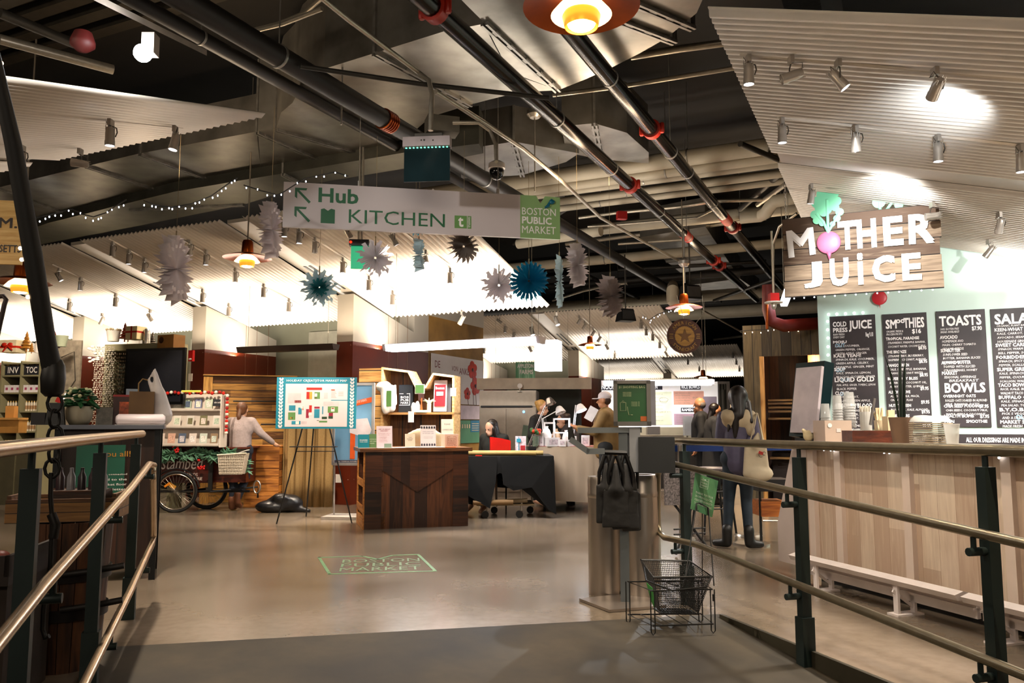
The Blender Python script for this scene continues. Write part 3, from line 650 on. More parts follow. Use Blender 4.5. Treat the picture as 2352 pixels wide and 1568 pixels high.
# ---- big direction sign
GRN, LGRN = mat('#1f5c3a', .5, 0, .03), mat('#7fa066', .5, 0, .03)
a = P(653, 394, 8.56); c = P(1285, 452, 9.16); hgt = .5
dx = (Vector((c.x, c.y, 0)) - Vector((a.x, a.y, 0))); L = dx.length; rz = math.atan2(dx.y, dx.x)
sg = thing('direction_sign', 'long white hanging sign with green arrows reading Hub and KITCHEN', 'sign', Vector((a.x, a.y, 3.405)), rz)
MB().bx((0, -.02, 0), (L * .848, .02, hgt)).build('board', mat('#bfb4b2', .5, 0, .02, 3), sg)
b = MB(); x0, x1, xm = L * .848, L, L * .925
b.prism([(x0, -.02), (x1, -.02)] and [(x0, 0), (x1, 0), (x1, hgt - .005), (xm + .055, hgt), (xm, hgt - .09), (xm - .05, hgt), (x0, hgt)], -.02, .02, Matrix.Rotation(R(90), 4, 'X')); b.build('green_panel', LGRN, sg)
FR = -.0215
def T3(x=0, z=0, y=FR): return Matrix.Translation((x, y, z))
k = MB(); k.text('Hub', .37, .29, .43, .165, T3(), .03); k.text('KITCHEN', .7, .075, 1.06, .155, T3(), 0)
for zz in (.3, .09):
    for p_ in ([(.12, 0 + zz + .13), (.12, zz + .04), (.145, zz + .02), (.145, zz + .1), (.27, zz - .03), (.29, zz - .01), (.165, zz + .115), (.24, zz + .115), (.25, zz + .14), (.12, zz + .14)],):
        k.prism(p_, -.0225, -.0215, Matrix.Rotation(R(90), 4, 'X') @ Matrix.Scale(-1, 4, (0, 0, 1)))
k.prism([(.4, .06), (.55, .06), (.55, .215), (.51, .225), (.475, .2), (.435, .225), (.4, .215)], -.0225, -.0215, Matrix.Rotation(R(90), 4, 'X') @ Matrix.Scale(-1, 4, (0, 0, 1)))
k.build('lettering', GRN, sg)
k = MB(); k.bx((1.87, -.0225, .075), (2.01, -.0205, .22)); k.bx((2.018, -.0225, .075), (2.06, -.0205, .22)); k.build('trustees_logo', mat('#5f8a4a', .5), sg)
k = MB(); k.text('t', 1.91, .09, .06, .11, T3(y=-.024), .03); k.text('trustees', 0, 0, .12, .03, Matrix.Translation((2.048, -.024, .088)) @ Matrix.Rotation(R(-90), 4, 'Y')); 
k.text('BOSTON', x0 + .02, .27, .4, .085, T3(), .004); k.text('PUBLIC', x0 + .02, .165, .35, .085, T3(), .03); k.text('MARKET', x0 + .02, .055, .4, .085, T3(), .004); k.build('white_lettering', WHT, sg)
k = MB(); 
k.tube([(xm + .05, -.03, .36), (xm + .09, -.035, .385), (xm + .1, -.04, .42)], [.012, .02, .012], 8); k.ball((xm + .13, -.04, .43), .03, 10, 8, (1.1, .6, .9)); k.tube([(xm + .1, -.04, .42), (xm + .13, -.03, .455), (xm + .17, -.03, .44)], [.01, .016, .006], 8)
k.build('bird_ornament', mat('#0f5d74', .35, .1), sg)
k = MB()
for x in (L * .26, L * .765): k = MB(); k.tube([(x, 0, hgt - .03), (x, 0, hgt + .06)], .018, 8); k.tube([(x, 0, hgt + .05), (x, 0, 1.6 + hgt)], .0035, 5); k.build('hanger_cable', mat('#cfc8bd', .3, .8), sg, 40)
pipe('insulated_pipe', 'pale beam passing under the green market panel toward the far ceiling', [G(1190, 560, 4.85), G(1380, 530, 4.85)], .1, WP)

# ---- glass exit sign box above it
rz = -.1
t = thing('glass_exit_sign', 'edge-lit clear glass exit sign under a brushed metal bar, seen blank', 'exit sign', P(981, 368, 7.9), rz)
MB().bx((-.24, -.06, .13), (.24, .06, .23)).build('housing', mat('#b7acae', .35, .4), t)
k = MB(); k.bx((-.235, -.008, -.22), (.235, .008, .13)); k.build('glass_panel', mat('#1f2e31', .12, .1, .2, 3), t)
k = MB()
for i in range(12): k.bx((-.22 + i * .038, -.02, .125), (-.205 + i * .038, .0, .131))
k.build('led_strip', mat('#7fe0c0', .3, emit=2, ecol='#70ffd0'), t)
k = MB(); k.ball((-.05, -.062, .19), .008, 8, 6); k.ball((-.02, -.062, .19), .01, 8, 6); k.ball((.07, -.062, .185), .008, 8, 6); k.bx((-.12, -.05, .23), (.16, .05, .265)); k.tube([(.03, 0, .26), (.03, 0, .38)], .03, 10); k.build('mount', mat('#5d5a55', .4, .6), t, 40)
t = thing('security_camera', 'ceiling security camera dome with smoked lens hanging below conduit', 'camera', P(1141, 395, 9.2))
MB().lathe([(0, .13), (.05, .13), (.095, .1), (.1, .04), (.085, .03), (0, .03)], 24).build('dome_housing', mat('#bdb4ab', .4, .3), t, 40)
MB().lathe([(.085, .03), (.085, .0), (.07, -.06), (.04, -.09), (0, -.1)], 24).build('dome_lens', mat('#17181a', .08, .2), t, 180)
MB().tube([(0, 0, .12), (0, 0, .35)], .016, 8).build('stem', CON, t)
# ---- green exit sign box
t = thing('exit_sign', 'small green exit sign panel with black lamp unit, half behind a white snowflake', 'exit sign', P(840, 585, 9.3), .1)
MB().bx((-.19, -.06, .1), (.04, .06, .17)).build('housing', BLK, t); MB().bx((-.17, -.01, -.17), (.05, .01, .1)).build('green_panel', mat('#0f9a6e', .4, emit=.35, ecol='#10c080'), t)
k = MB(); k.ball((-.17, -.065, .135), .014, 8, 6); k.build('status_light', mat('#ff2010', .3, emit=5, ecol='#ff2010'), t); MB().tube([(-.05, 0, .17), (-.05, 0, 1.3)], .014, 8).build('stem', CON, t); MB().tube([(-.085, 0, .17), (-.085, 0, 1.3)], .014, 8).build('stem', CON, t)

# ---- paper fans and snowflakes
def fan(px, py, Y, r, yaw, c, label, c2=None, N=22, cut=.3, th=.05, sub=3, wire=1.2, tip=.75):
    t = thing('paper_snowflake', label, 'paper decoration', P(px, py, Y), yaw + math.atan((1176 - px) / F), None)
    b = MB(); st = sub * 2; tot = N * st; rad = [.015, .35 * r, .6 * r, .8 * r, r]
    ring = []
    for i in range(tot):
        a = 2 * math.pi * i / tot; ph = i % st; k = abs(ph - st / 2) / (st / 2)     # 1 at the pleat edge, 0 in the middle
        ro = r * (1 - cut * (k ** 1.0)) * (1 + .06 * math.sin(i * 2.7)); zz = th * (1 if i % 2 else -1)
        row_ = []
        for j, rr in enumerate(rad):
            q = ro if j == len(rad) - 1 else rr * (1 if j < 3 else tip + .25 * (1 - k)); row_.append((q * math.cos(a), zz * (.25 + .75 * rr / r), q * math.sin(a)))
        ring.append(row_)
    vs = [p for row_ in ring for p in row_]; fs = []; M = len(rad)
    for i in range(tot):
        n = (i + 1) % tot; hole = (i % st) in (0,) 
        for j in range(M - 1):
            if j == 3 and hole and cut > .2: continue
            if j == 2 and (i % (st * 2)) == 3 and cut > .25: continue
            fs.append((i * M + j, n * M + j, n * M + j + 1, i * M + j + 1))
    b._a(vs, fs); b.build('pleated_paper', PAPER.setdefault(c, paper(c)) if c not in PAPER else PAPER[c], t)
    if c2: MB()._a([(p[0] * .52, p[1] * .75 - .02, p[2] * .52) for p in vs], fs).build('inner_fan', PAPER.setdefault(c2, paper(c2)) if c2 not in PAPER else PAPER[c2], t)
    k = MB(); k.bx((-.006, -.006, .1 * r), (.006, .006, r * 1.1)); k.tube([(0, 0, r * 1.1), (0, 0, wire + r)], .002, 4); k.build('hanging_thread', mat('#8a7a5c', .7), t)
    return t
WP1, WP2, GP, BP, LB = '#f2ecef', '#e6dfe2', '#a89c92', '#2fb4d8', '#cfe6ee'
def yaw(deg): return R(deg)
fan(402, 618, 9.2, .41, yaw(66), WP1, 'tall white paper snowflake turned edge-on in front of the left canopies', N=16, th=.07)
fan(622, 528, 9.6, .36, yaw(74), WP2, 'greyish white paper snowflake hanging edge-on by the left end of the direction sign', N=14, th=.07)
fan(733, 660, 9.4, .235, yaw(12), LB, 'pale paper snowflake with a teal centre hanging left of the white pier', '#4fb0b8', N=12, cut=.4)
fan(862, 592, 9.0, .225, yaw(14), WP1, 'white paper snowflake overlapping the green exit sign', N=12, cut=.4)
fan(955, 505, 9.9, .2, yaw(5), BP, 'bright blue paper fan mostly hidden behind the direction sign', N=20, cut=.2)
fan(962, 585, 9.3, .2, yaw(80), LB, 'slim pale blue paper ornament edge-on under the direction sign', N=10, cut=.3)
fan(1065, 566, 9.3, .205, yaw(20), GP, 'grey brown paper starburst just under the direction sign', N=18, cut=.6, tip=.5)
fan(1146, 655, 9.6, .23, yaw(10), WP1, 'white paper snowflake left of the bright blue fan', N=12, cut=.4)
fan(1215, 645, 9.3, .24, yaw(-8), BP, 'bright blue paper fan hanging below the green market panel', N=24, cut=.22)
fan(1285, 646, 9.4, .32, yaw(84), LB, 'narrow icy blue paper ornament edge-on right of the bright blue fan', N=12, th=.03)
fan(1326, 608, 9.8, .28, yaw(68), WP2, 'white paper snowflake edge-on, higher one right of the icy blue ornament', N=14, th=.06)
fan(1402, 680, 9.5, .26, yaw(58), '#b8aaa6', 'greyish pink paper starburst hanging lowest at the right', N=18, cut=.45, tip=.6, th=.06)

# ---- linear luminaires
def linear(p, q, w_, h_, lab_, lit, emit_down=0, nm='linear_luminaire'):
    d = Vector((q - p).xy.to_3d()); L = d.length; rz = math.atan2(d.y, d.x); t = thing(nm, lab_, 'ceiling light', p, rz)
    MB().prism([(-w_, 0), (-w_ * .7, -h_), (w_ * .7, -h_), (w_, 0)], 0, L, Matrix(((0, 0, 1, 0), (1, 0, 0, 0), (0, 1, 0, 0), (0, 0, 0, 1)))).build('housing', mat('#3a2f29', .5, .3) if not lit else mat('#c9bfc0', .4, .2), t)
    if lit: MB().bx((.05, -w_ * .8, -h_ - .006), (L - .05, w_ * .8, -h_ - .001)).build('diffuser', mat('#fbf8ff', .4, emit=lit, ecol='#f6f2ff'), t); MB().slab((.05, -w_ * .98, -.01), (L - .05, -w_ * .98, -.01), (L - .05, -w_ * .72, -h_), (.05, -w_ * .72, -h_), (0, -1, -.2), .003).build('side_diffuser', mat('#fbf8ff', .4, emit=lit, ecol='#f6f2ff'), t)
    for x in (.15, L - .15): MB().tube([(x, 0, 0), (x, 0, 1.6)], .004, 5).build('suspension_cable', CON, t)
    return t
linear(P(552, 798, 13.2), P(772, 790, 12.6), .11, .09, 'dark suspended uplight spanning the left stall between two piers', 0)
linear(P(888, 792, 11.3), P(1246, 776, 10.2), .11, .09, 'long lit suspended luminaire above the wooden shelf and banner', 9)
area((P(888, 792, 11.3) + P(1246, 776, 10.2)) / 2 - Vector((0, 0, .12)), (0, 0, -1), 2.2, .15, 60, 5000).rotation_euler.z = math.atan2(-1.1, 2.1)
linear(P(1124, 875, 19), P(1320, 872, 18.6), .1, .1, 'distant lit luminaire above the silver fridge', 9)
linear(P(1382, 874, 16), P(1640, 866, 15.6), .12, .1, 'lit white luminaire above the noodle menu board', 9)
area(P(1510, 870, 15.5), (0, .6, -1), 2.4, .2, 14, 5000)
area(P(1230, 880, 18), (0, .3, -1), 2, .2, 50, 5000)
t = linear(P(1800, 694, 11.6), P(1820, 716, 9.9), .055, .06, 'short lit tube lamp pointing at the viewer left of the wooden juice sign', 10, nm='tube_lamp')
t = thing('ceiling_sprinkler', 'red sprinkler box with white plate and glass head left of the juice sign', 'sprinkler', P(1777, 690, 9.0)); MB().bx((-.05, -.05, -.01), (.05, .05, .08)).build('red_box', mat('#d01010', .4), t); MB().lathe([(.0, -.03), (.1, -.03), (.1, -.015), (0, -.01)], 20).build('plate', WHT, t); MB().lathe([(.03, -.03), (.03, -.07), (.015, -.1), (0, -.1)], 12).build('head', SILV, t); MB().tube([(0, 0, .08), (0, 0, .8)], .012, 6).build('feed_pipe', CON, t)
# starburst spotlight top left on a track
t = thing('stage_spotlight', 'glaring white spotlight on a track in the top left ceiling', 'spotlight', P(328, 122, 5.4)); MB().ball((0, 0, 0), .062, 16, 10).build('bulb', mat('#ffffff', .3, emit=150, ecol='#ffffff'), t); MB().bx((-.03, .03, .02), (.06, .12, .17)).build('lamp_head', SILV, t)
k = MB(); k.slab(P(190, -12, 5.0), P(475, 128, 7.0), P(475, 120, 7.0), P(190, -22, 5.0), (0, 0, 1), .02); tag(k.build('light_track', mat('#b8aea2', .4, .4), None), 'pale double track holding the glaring spotlight', 'light track')
k = MB(); k.lathe([(0, .08), (.06, .07), (.085, 0), (.085, -.03), (.04, -.07), (0, -.08)], 16); tag(k.build('red_bell', mat('#4a0f0a', .6, 0), None, 50, P(190, 96, 5.6)), 'dark red fire bell on the ceiling pipe at the upper left', 'bell')

# ---- string lights
def swag(pts, Y, label, warm=False, nb=26, group=None, cable='#1d1b18'):
    wp = []; L = [P(x, y, Y_) for (x, y), Y_ in zip(pts, Y if isinstance(Y, (list, tuple)) else [Y] * len(pts))]
    t = thing('string_lights', label, 'string lights', L[0], 0); o0 = L[0]; L = [p - o0 for p in L]
    MB().tube(L, .006, 5).build('cable', mat(cable, .6), t, 60)
    seg = [(L[i + 1] - L[i]).length for i in range(len(L) - 1)]; tot = sum(seg); m = mat('#f4f4ff', .3, emit=4, ecol='#f1f3ff') if not warm else mat('#ffe9c9', .3, emit=8, ecol='#ffdcae')
    for i in range(nb):
        dd = tot * (i + .5) / nb; j = 0
        while j < len(seg) - 1 and dd > seg[j]: dd -= seg[j]; j += 1
        q = L[j].lerp(L[j + 1], dd / seg[j]); bb = MB(); bb.ball(q + Vector((rnd.uniform(-.02, .02), 0, -.03 + rnd.uniform(-.015, .03))), .0065, 8, 6, (1, 1, 1.5)); bb.build('bulb', m, t, 180)
    return t
swag([(70, 503), (120, 492), (165, 480), (190, 492), (215, 498), (245, 488), (270, 470), (290, 458)], 7.4, 'short swag of white fairy lights under the left duct', nb=17)
swag([(330, 460), (355, 470), (395, 476), (440, 468), (485, 450), (520, 425), (545, 408)], 7.2, 'long swag of white fairy lights under the left duct', nb=18)
swag([(560, 425), (600, 438), (640, 448), (700, 410), (770, 395), (800, 405)], 7.4, 'swag of white fairy lights reaching the direction sign', nb=12)
swag([(1475, 722), (1490, 735), (1510, 722), (1530, 715), (1560, 705)], 12, 'tangle of white fairy lights above the striped canopy by the star sign', nb=12)
# ================================================================ hanging shop signs
OLDW = wood('#4e3a2a', '#a28d75', .185, 2, 0, .7, gap='#1f150e', name='weathered_boards', gw=.045)
a = P(1797, 505, 9.3); c = P(2120, 470, 9.0)
rz = RU; c = a + V * 1.62
t = thing('juice_bar_sign', 'weathered plank sign with white cut-out letters reading MOTHER JUICE hung on chains', 'sign', a - Vector((0, 0, .93)), rz)
LW, HW = 1.64, .93
k = MB()
for i in range(5): k.bx((0 + .006 * (i % 2), -.03, i * .186 + .002), (LW - .01 * (i % 3), .02, i * .186 + .184))
k.build('plank_board', OLDW, t)
WL = mat('#f4f1ef', .4, 0, .02)
LT = MB()
def letter(s_, x, y, w_, h_, b_=.05, rot=0): LT.text(s_, 0, 0, w_, h_, Matrix.Translation((x, -.034, y)) @ Matrix.Rotation(rot, 4, 'Y'), b_, .012)
letter('M', .06, .46, .30, .32, .035, -.06); letter('T', .60, .50, .2, .33, .045); letter('H', .80, .50, .2, .33, .05); letter('E', 1.07, .5, .2, .33, .045); letter('R', 1.32, .5, .25, .33, .04, .02)
letter('J', .22, .09, .2, .3, .045); letter('U', .5, .09, .2, .32, .05); letter('i', .79, .09, .06, .36, .035); letter('C', .94, .1, .23, .3, .05); letter('E', 1.24, .1, .19, .3, .045)
LT.build('white_letter', WL, t)
k = MB(); k.ball((.5, -.05, .60), .13, 24, 16, (1, .22, 1)); k.tube([(.5, -.05, .49), (.5, -.05, .40)], [.03, .006], 10); k.build('beet', mat('#cf6f96', .45, 0, .12, 5), t, 180)
MINT = mat('#7fd6a8', .5, 0, .05)
def discs(lst, stems, y):
    k = MB()
    for x, z, r_ in lst: k.lathe([(0, 0), (r_, 0), (r_, .014), (0, .014)], 26, (x, y + rnd.uniform(0, .002), z), (0, 1, 0))
    for q in stems: k.tube([(a_, y + .006, c_) for a_, c_ in q], .016, 8, flat=1)
    k.v = [(x, y + (yy - y) * .6, z) for x, yy, z in k.v]; return k
discs([(.46, 1.17, .07), (.565, 1.18, .075), (.52, 1.09, .085), (.5, .98, .05), (.4, 1.08, .07), (.42, 1.01, .055), (.46, .95, .045), (.365, .94, .05), (.385, .87, .045), (.44, .83, .035), (.6, 1.07, .055), (.585, 1.0, .045), (.63, .94, .045), (.6, .87, .04), (.55, .81, .03)],
      [[(.5, .7), (.5, .8), (.5, 1.1)], [(.5, .72), (.45, .85), (.38, .95)], [(.5, .72), (.56, .82), (.62, .92)]], -.06).build('leaf_cutout', MINT, t, 40)
discs([(1.0, 1.2, .06), (1.1, 1.22, .065), (1.05, 1.13, .075), (1.04, 1.03, .07), (1.23, 1.13, .065), (1.2, 1.05, .05), (1.29, 1.02, .045), (1.24, .97, .045)], [[(1.05, .85), (1.05, 1.1)], [(1.08, .88), (1.2, 1.05)]], .03).build('leaf_cutout', MINT, t, 40)
k = MB()
for x in (.04, LW - .05):
    for i in range(14): k.tube([(x + .012 * math.cos(q * math.pi / 3) * (1 if i % 2 else .2), .0 + .012 * math.cos(q * math.pi / 3) * (.2 if i % 2 else 1), .93 + .03 + i * .042 + .026 * math.sin(q * math.pi / 3)) for q in range(6)], .0035, 5, closed=True)
k.build('chain', mat('#d8d4cc', .25, .9), t, 60)
k = MB(); 
for i in range(14): k.ball((.1 + i * .11, 0, -.012), .008, 6, 4)
k.build('led_strip', mat('#f0f4ff', .3, emit=8, ecol='#f0f4ff'), t)
t2 = thing('beet_decoration', 'small red beet cut-out on the mint wall under the wooden sign', 'wall decoration', VAX(2020, 684, u=11.78), RU)
MB().ball((0, 0, 0), .095, 20, 12, (1, .15, 1)).build('beet', mat('#b8202c', .4), t2, 180); MB().tube([(0, 0, -.09), (0, 0, -.14)], [.006, .002], 6).build('root', mat('#b8202c', .4), t2)
# round sign
GOLD = wood('#8a6024', '#c0913e', 0, 2, 0, .45, name='golden_wood'); DKW = wood('#3b1f0e', '#5a3418', 0, 2, 0, .5)
t = thing('round_star_sign', 'round wooden sign with a star reading AMERICAN STONECRAFT', 'sign', P(1572, 772, 11.9), .02)
rr = .26
MB().lathe([(0, -.02), (rr, -.02), (rr, .02), (0, .02)], 48, (0, 0, 0), (0, -1, 0)).build('disc', DKW, t, 40)
k = MB(); k.prism([((.142 if i % 2 else .152) * math.cos(i * math.pi / 36), (.142 if i % 2 else .152) * math.sin(i * math.pi / 36)) for i in range(72)], .02, .024, Matrix.Rotation(R(90), 4, 'X')); k.build('gold_centre', GOLD, t)
k = MB(); k.prism([((.115 if i % 2 == 0 else .046) * math.sin(i * math.pi / 5), (.115 if i % 2 == 0 else .046) * math.cos(i * math.pi / 5)) for i in range(10)], .024, .028, Matrix.Rotation(R(90), 4, 'X')); k.build('star', mat('#6e4a1c', .5), t)
k = MB()
for wd, r0, a0, a1, up in (('AMERICAN', .2, 142, 38, 1), ('STONECRAFT', .2, 218, 322, 0)):
    for i, ch in enumerate(wd):
        an = R(a0 + (a1 - a0) * i / (len(wd) - 1)); rot = (math.pi / 2 - an) if up else (-math.pi / 2 - an) + math.pi * 2
        vs_, fs_, bb = text_mesh(ch, .02); sc_ = .05; M_ = Matrix.Translation((r0 * math.cos(an), -.0215, r0 * math.sin(an))) @ Matrix.Rotation(rot, 4, 'Y')
        k._a([M_ @ Vector(((x - (bb[0] + bb[1]) / 2) * sc_ / (bb[3] - bb[2]), 0, (y - (bb[2] + bb[3]) / 2) * sc_ / (bb[3] - bb[2]))) for x, y, z in vs_], fs_)
for sx in (-1, 1):
    for z in (.03, -.03): k.bx((sx * .2 - .03, -.0225, z - .004), (sx * .2 + .03, -.0215, z + .004))
k.text('LEAN', -.225, -.01, .045, .018, T3(y=-.0215)); k.text('MADE', .18, -.01, .045, .018, T3(y=-.0215)); k.build('lettering', mat('#c69a4a', .45), t)
MB().tube([(0, 0, rr), (-.1, 0, rr + .35)], .004, 5).tube([(.17, 0, rr * .7), (.3, 0, rr + .1), (.28, 0, rr + .35)], .006, 5).build('hanger', CON, t)
# left partial sign
t = thing('wooden_farm_sign', 'light wood board sign cut by the left frame edge, ending in the letters USETTS', 'sign', P(-12, 530, 5.6), .15)
MB().bx((-.25, -.012, -.24), (.19, .012, .22)).build('board', wood('#b07f35', '#e2bd78', 0, 2, 0, .5), t); k = MB(); k.text('FARM..', -.2, .02, .38, .075, T3(y=-.0125), .02); k.text('MASSACHUSETTS', -.24, -.155, .425, .055, T3(y=-.0125), .02); k.build('lettering', mat('#241206', .5), t)
# white cube sign and green apple sign
t = thing('white_panel_sign', 'blank glowing white box sign hanging in the middle distance', 'sign', P(1259, 817, 16), -.28); MB().bx((-.23, -.2, -.3), (.24, .2, .3)).build('box', mat('#f5f2ee', .4, emit=1.2, ecol='#ffffff'), t); MB().tube([(-.2, 0, .3), (-.2, 0, 1.6)], .005, 5).build('hanger', CON, t)
t = thing('green_farm_sign', 'pale green plank sign with white lettering in the far middle', 'sign', P(1206, 851, 18), -.05); MB().bx((-.21, -.02, -.2), (.22, .02, .19)).build('board', wood('#5f9a72', '#a5d0ae', .05, 0, 2, .6), t); k = MB(); k.text('APPLETON', -.17, .06, .36, .09, T3(y=-.021), .04); k.text('FARMS', -.12, -.08, .3, .1, T3(y=-.021), .04); k.build('lettering', WHT, t)
# ================================================================ ramp railings
RAILM = mat('#8f8571', .28, .85, .1, 18, name='handrail_metal'); RAILL = mat('#c4ad92', .26, .85, .1, 18, name='handrail_bright'); POSTM = mat('#24302f', .5, .3, .12, 5, name='painted_post'); POSTG = mat('#3d4436', .5, .3, .12, 5)
def railing(name, label, t0, rails, posts, m, xin):
    n = T; p0 = TS(t0, 0); root = thing(name, label, 'railing', TS(t0, 3.5, rz_(3.5)), 0); o0 = Vector(root.location)
    for nm, off, r, pts in rails:
        q = [PLN(x, y, TS(t0 + off, 0), n) - o0 for x, y in pts]
        MB().tube(q, r, 14).build(nm, m, root, 60)
    for x, ytop, size, base_s in posts:
        tp = PLN(x, ytop, p0, n); s = tp.dot(D); zb = rz_(s) if s < S0 else 0
        b = MB(); b.box((tp.x - o0.x, tp.y - o0.y, (tp.z + zb) / 2 - o0.z - .02), (size, .05, tp.z - zb + .04), AD); b.box((tp.x - o0.x, tp.y - o0.y, zb + .12 - o0.z), (size + .02, .07, .3), AD)
        b.tube([tp - o0, tp - o0 + Vector((0, 0, .09))], .013, 8)
        b.build('post', POSTM, root)
        for nm, off, r, pts in rails:
            if not off: continue
            q = None
            for i in range(len(pts) - 1):
                A, B_ = PLN(*pts[i], TS(t0 + off, 0), n), PLN(*pts[i + 1], TS(t0 + off, 0), n)
                sa, sb = A.dot(D), B_.dot(D)
                if min(sa, sb) - .12 <= s <= max(sa, sb) + .02 and abs(sa - sb) > .2: q = A.lerp(B_, (s - sa) / (sb - sa))
            if q is None: continue
            k = MB(); e = q - o0; k.tube([e - Vector((0, 0, r)), e - Vector((0, 0, r + .06)), ], .012, 8); k.tube([e - Vector((0, 0, r + .06)) + T * (-.03 if off < 0 else .03), e - Vector((0, 0, r + .06)) - T * off], .018, 10); k.build('bracket', POSTM, root, 50)
    return root
railing('ramp_railing', 'dark post railing with round metal handrails along the right side of the ramp', 3.02,
        [('top_rail', 0, .026, [(1543, 1011), (1780, 1020), (2055, 1029), (2420, 1038)]),
         ('handrail', -.09, .022, [(1512, 1180), (1513, 1080), (1522, 1068), (1545, 1065), (1640, 1087), (1780, 1119), (2352, 1248), (2440, 1268)][3:]),
         ('lower_handrail', -.09, .022, [(1530, 1066), (1516, 1072), (1511, 1092), (1511, 1200), (1514, 1222), (1526, 1234), (1600, 1250), (1730, 1302), (2352, 1550), (2440, 1586)])],
        [(1572, 1036, .06, 0), (1835, 1050, .06, 0), (2263, 1072, .06, 0)], RAILM, -1)
railing('ramp_railing', 'dark post railing with bright round handrails along the left side of the ramp', -.73,
        [('top_rail', 0, .026, [(326, 996), (200, 1009), (-80, 1041)]), ('handrail', .09, .022, [(345, 1250), (350, 1100), (353, 1068), (343, 1066), (300, 1122), (100, 1346), (-60, 1545)][1:]),
         ('lower_handrail', .09, .022, [(352, 1080), (353, 1230), (349, 1250), (300, 1355), (195, 1568), (140, 1685)])],
        [(313, 1020, .06, 0), (231, 1040, .06, 0), (72, 1076, .06, 0)], RAILL, 1)

# ================================================================ left foreground
# tapering black pole with hook, chain and fairy lights
t = thing('hook_pole', 'thick black pole wrapped with fairy lights hanging down to an iron hook at the left', 'hanging pole', P(125, 900, 3.9), 0); o0 = Vector(t.location)
MB().tube([P(-30, 60, 3.4) - o0, P(30, 330, 3.6) - o0, P(78, 600, 3.75) - o0, P(106, 780, 3.85) - o0, P(120, 850, 3.9) - o0], [.026, .036, .042, .042, .045], 16).build('pole', mat('#100e0c', .6), t, 60)
MB().lathe([(.03, -.09), (.05, -.07), (.056, 0), (.05, .06), (.035, .09)], 16, P(122, 868, 3.9) - o0).tube([P(125, 880, 3.9) - o0, P(126, 905, 3.9) - o0], .016, 8).build('end_knob', mat('#0e0c0b', .5), t, 50)
k = MB()
for i, (x, y) in enumerate(((126, 925), (126, 962), (127, 1000), (124, 1040), (120, 1075))):
    c = P(x, y, 3.9) - o0; k.tube([c + Vector((.032 * math.cos(a) * (1 if i % 2 == 0 else .25), .03 * math.cos(a) * (1 if i % 2 else .25), .045 * math.sin(a))) for a in [q * math.pi / 5 for q in range(10)]], .008, 8, closed=True)
k.tube([P(118, 1085, 3.9) - o0, P(116, 1140, 3.9) - o0, P(120, 1190, 3.9) - o0, P(116, 1300, 3.9) - o0, P(100, 1400, 3.9) - o0, P(98, 1445, 3.9) - o0, P(104, 1465, 3.9) - o0, P(113, 1460, 3.9) - o0], .011, 8)
k.tube([P(118, 1180, 3.9) - o0, P(128, 1205, 3.9) - o0, P(122, 1235, 3.9) - o0], .022, 8); k.build('chain_hook', mat('#141210', .5, .4), t, 60)
for i, (x, y) in enumerate(((3, 145), (11, 188), (3, 222), (57, 402), (64, 438), (71, 477), (60, 513), (52, 546), (47, 570), (50, 596), (93, 686), (64, 682), (30, 300), (80, 540))):
    MB().ball(P(x, y, 3.5 + y * .0004) - o0, .0095, 8, 6).build('bulb', mat('#ffd9a8', .3, emit=12, ecol='#ffd2a0'), t, 180)
# arm frame at extreme left
k = MB(); k.tube([P(-10, 790, 4.2), P(10, 700, 4.2), P(14, 688, 4.2), P(8, 680, 4.2), P(-14, 682, 4.2)], .012, 8); tag(k.build('hook_bracket', mat('#2a1712', .5), None, 60), 'dark curved bracket frame at the left frame edge below the copper pendant', 'bracket')
# host cabinet
def LOC(px, py, Y, dz=0): return P(px, py, Y) + Vector((0, 0, dz))
cab0 = G(348, 1330); crz = R(22)
t = thing('display_cabinet', 'dark brown waist-high cabinet with steel worktop standing left beside the ramp', 'cabinet', cab0, crz)
CW, CD, CH = .74, .55, 1.24
b = MB(); b.bx((-CW, .02, .1), (0, CD, CH)); b.build('body', wood('#20120a', '#3c2214', .14, 0, 2, .5, name='dark_cabinet_wood'), t)
for x in (-CW, 0):
    for y in (0, CD): MB().box((x, y, CH / 2), (.05, .05, CH)).build('corner_post', mat('#15181a', .45, .4), t)
MB().bx((-CW - .06, -.05, CH), (.05, CD + .05, CH + .035)).build('worktop', mat('#6c6f78', .3, .7, .05), t)
pt = MB(); pt.box((-.42, -.03, .86), (.36, .01, .5)); q = pt.build('poster', mat('#17503f', .5, 0, .06), t); k = MB(); k.text('you all!', -.42, 1.0, .22, .06, T3(y=-.037), .01); q2 = k.build('gold_lettering', mat('#a5752a', .5), q)
k = MB()
for i, s_ in enumerate(('stay connected', 'mail to the', 'Market floor', 'newsletter')): k.text(s_, -.42, .86 - i * .04, .2, .018, T3(y=-.037), .01)
k.build('white_lettering', WHT, q)
MB().box((-.6, -.02, .62), (.3, .04, .3)).build('side_panel', wood('#2a180e', '#4a2c18', .08, 2, 0), t)
ct = Vector(cab0)
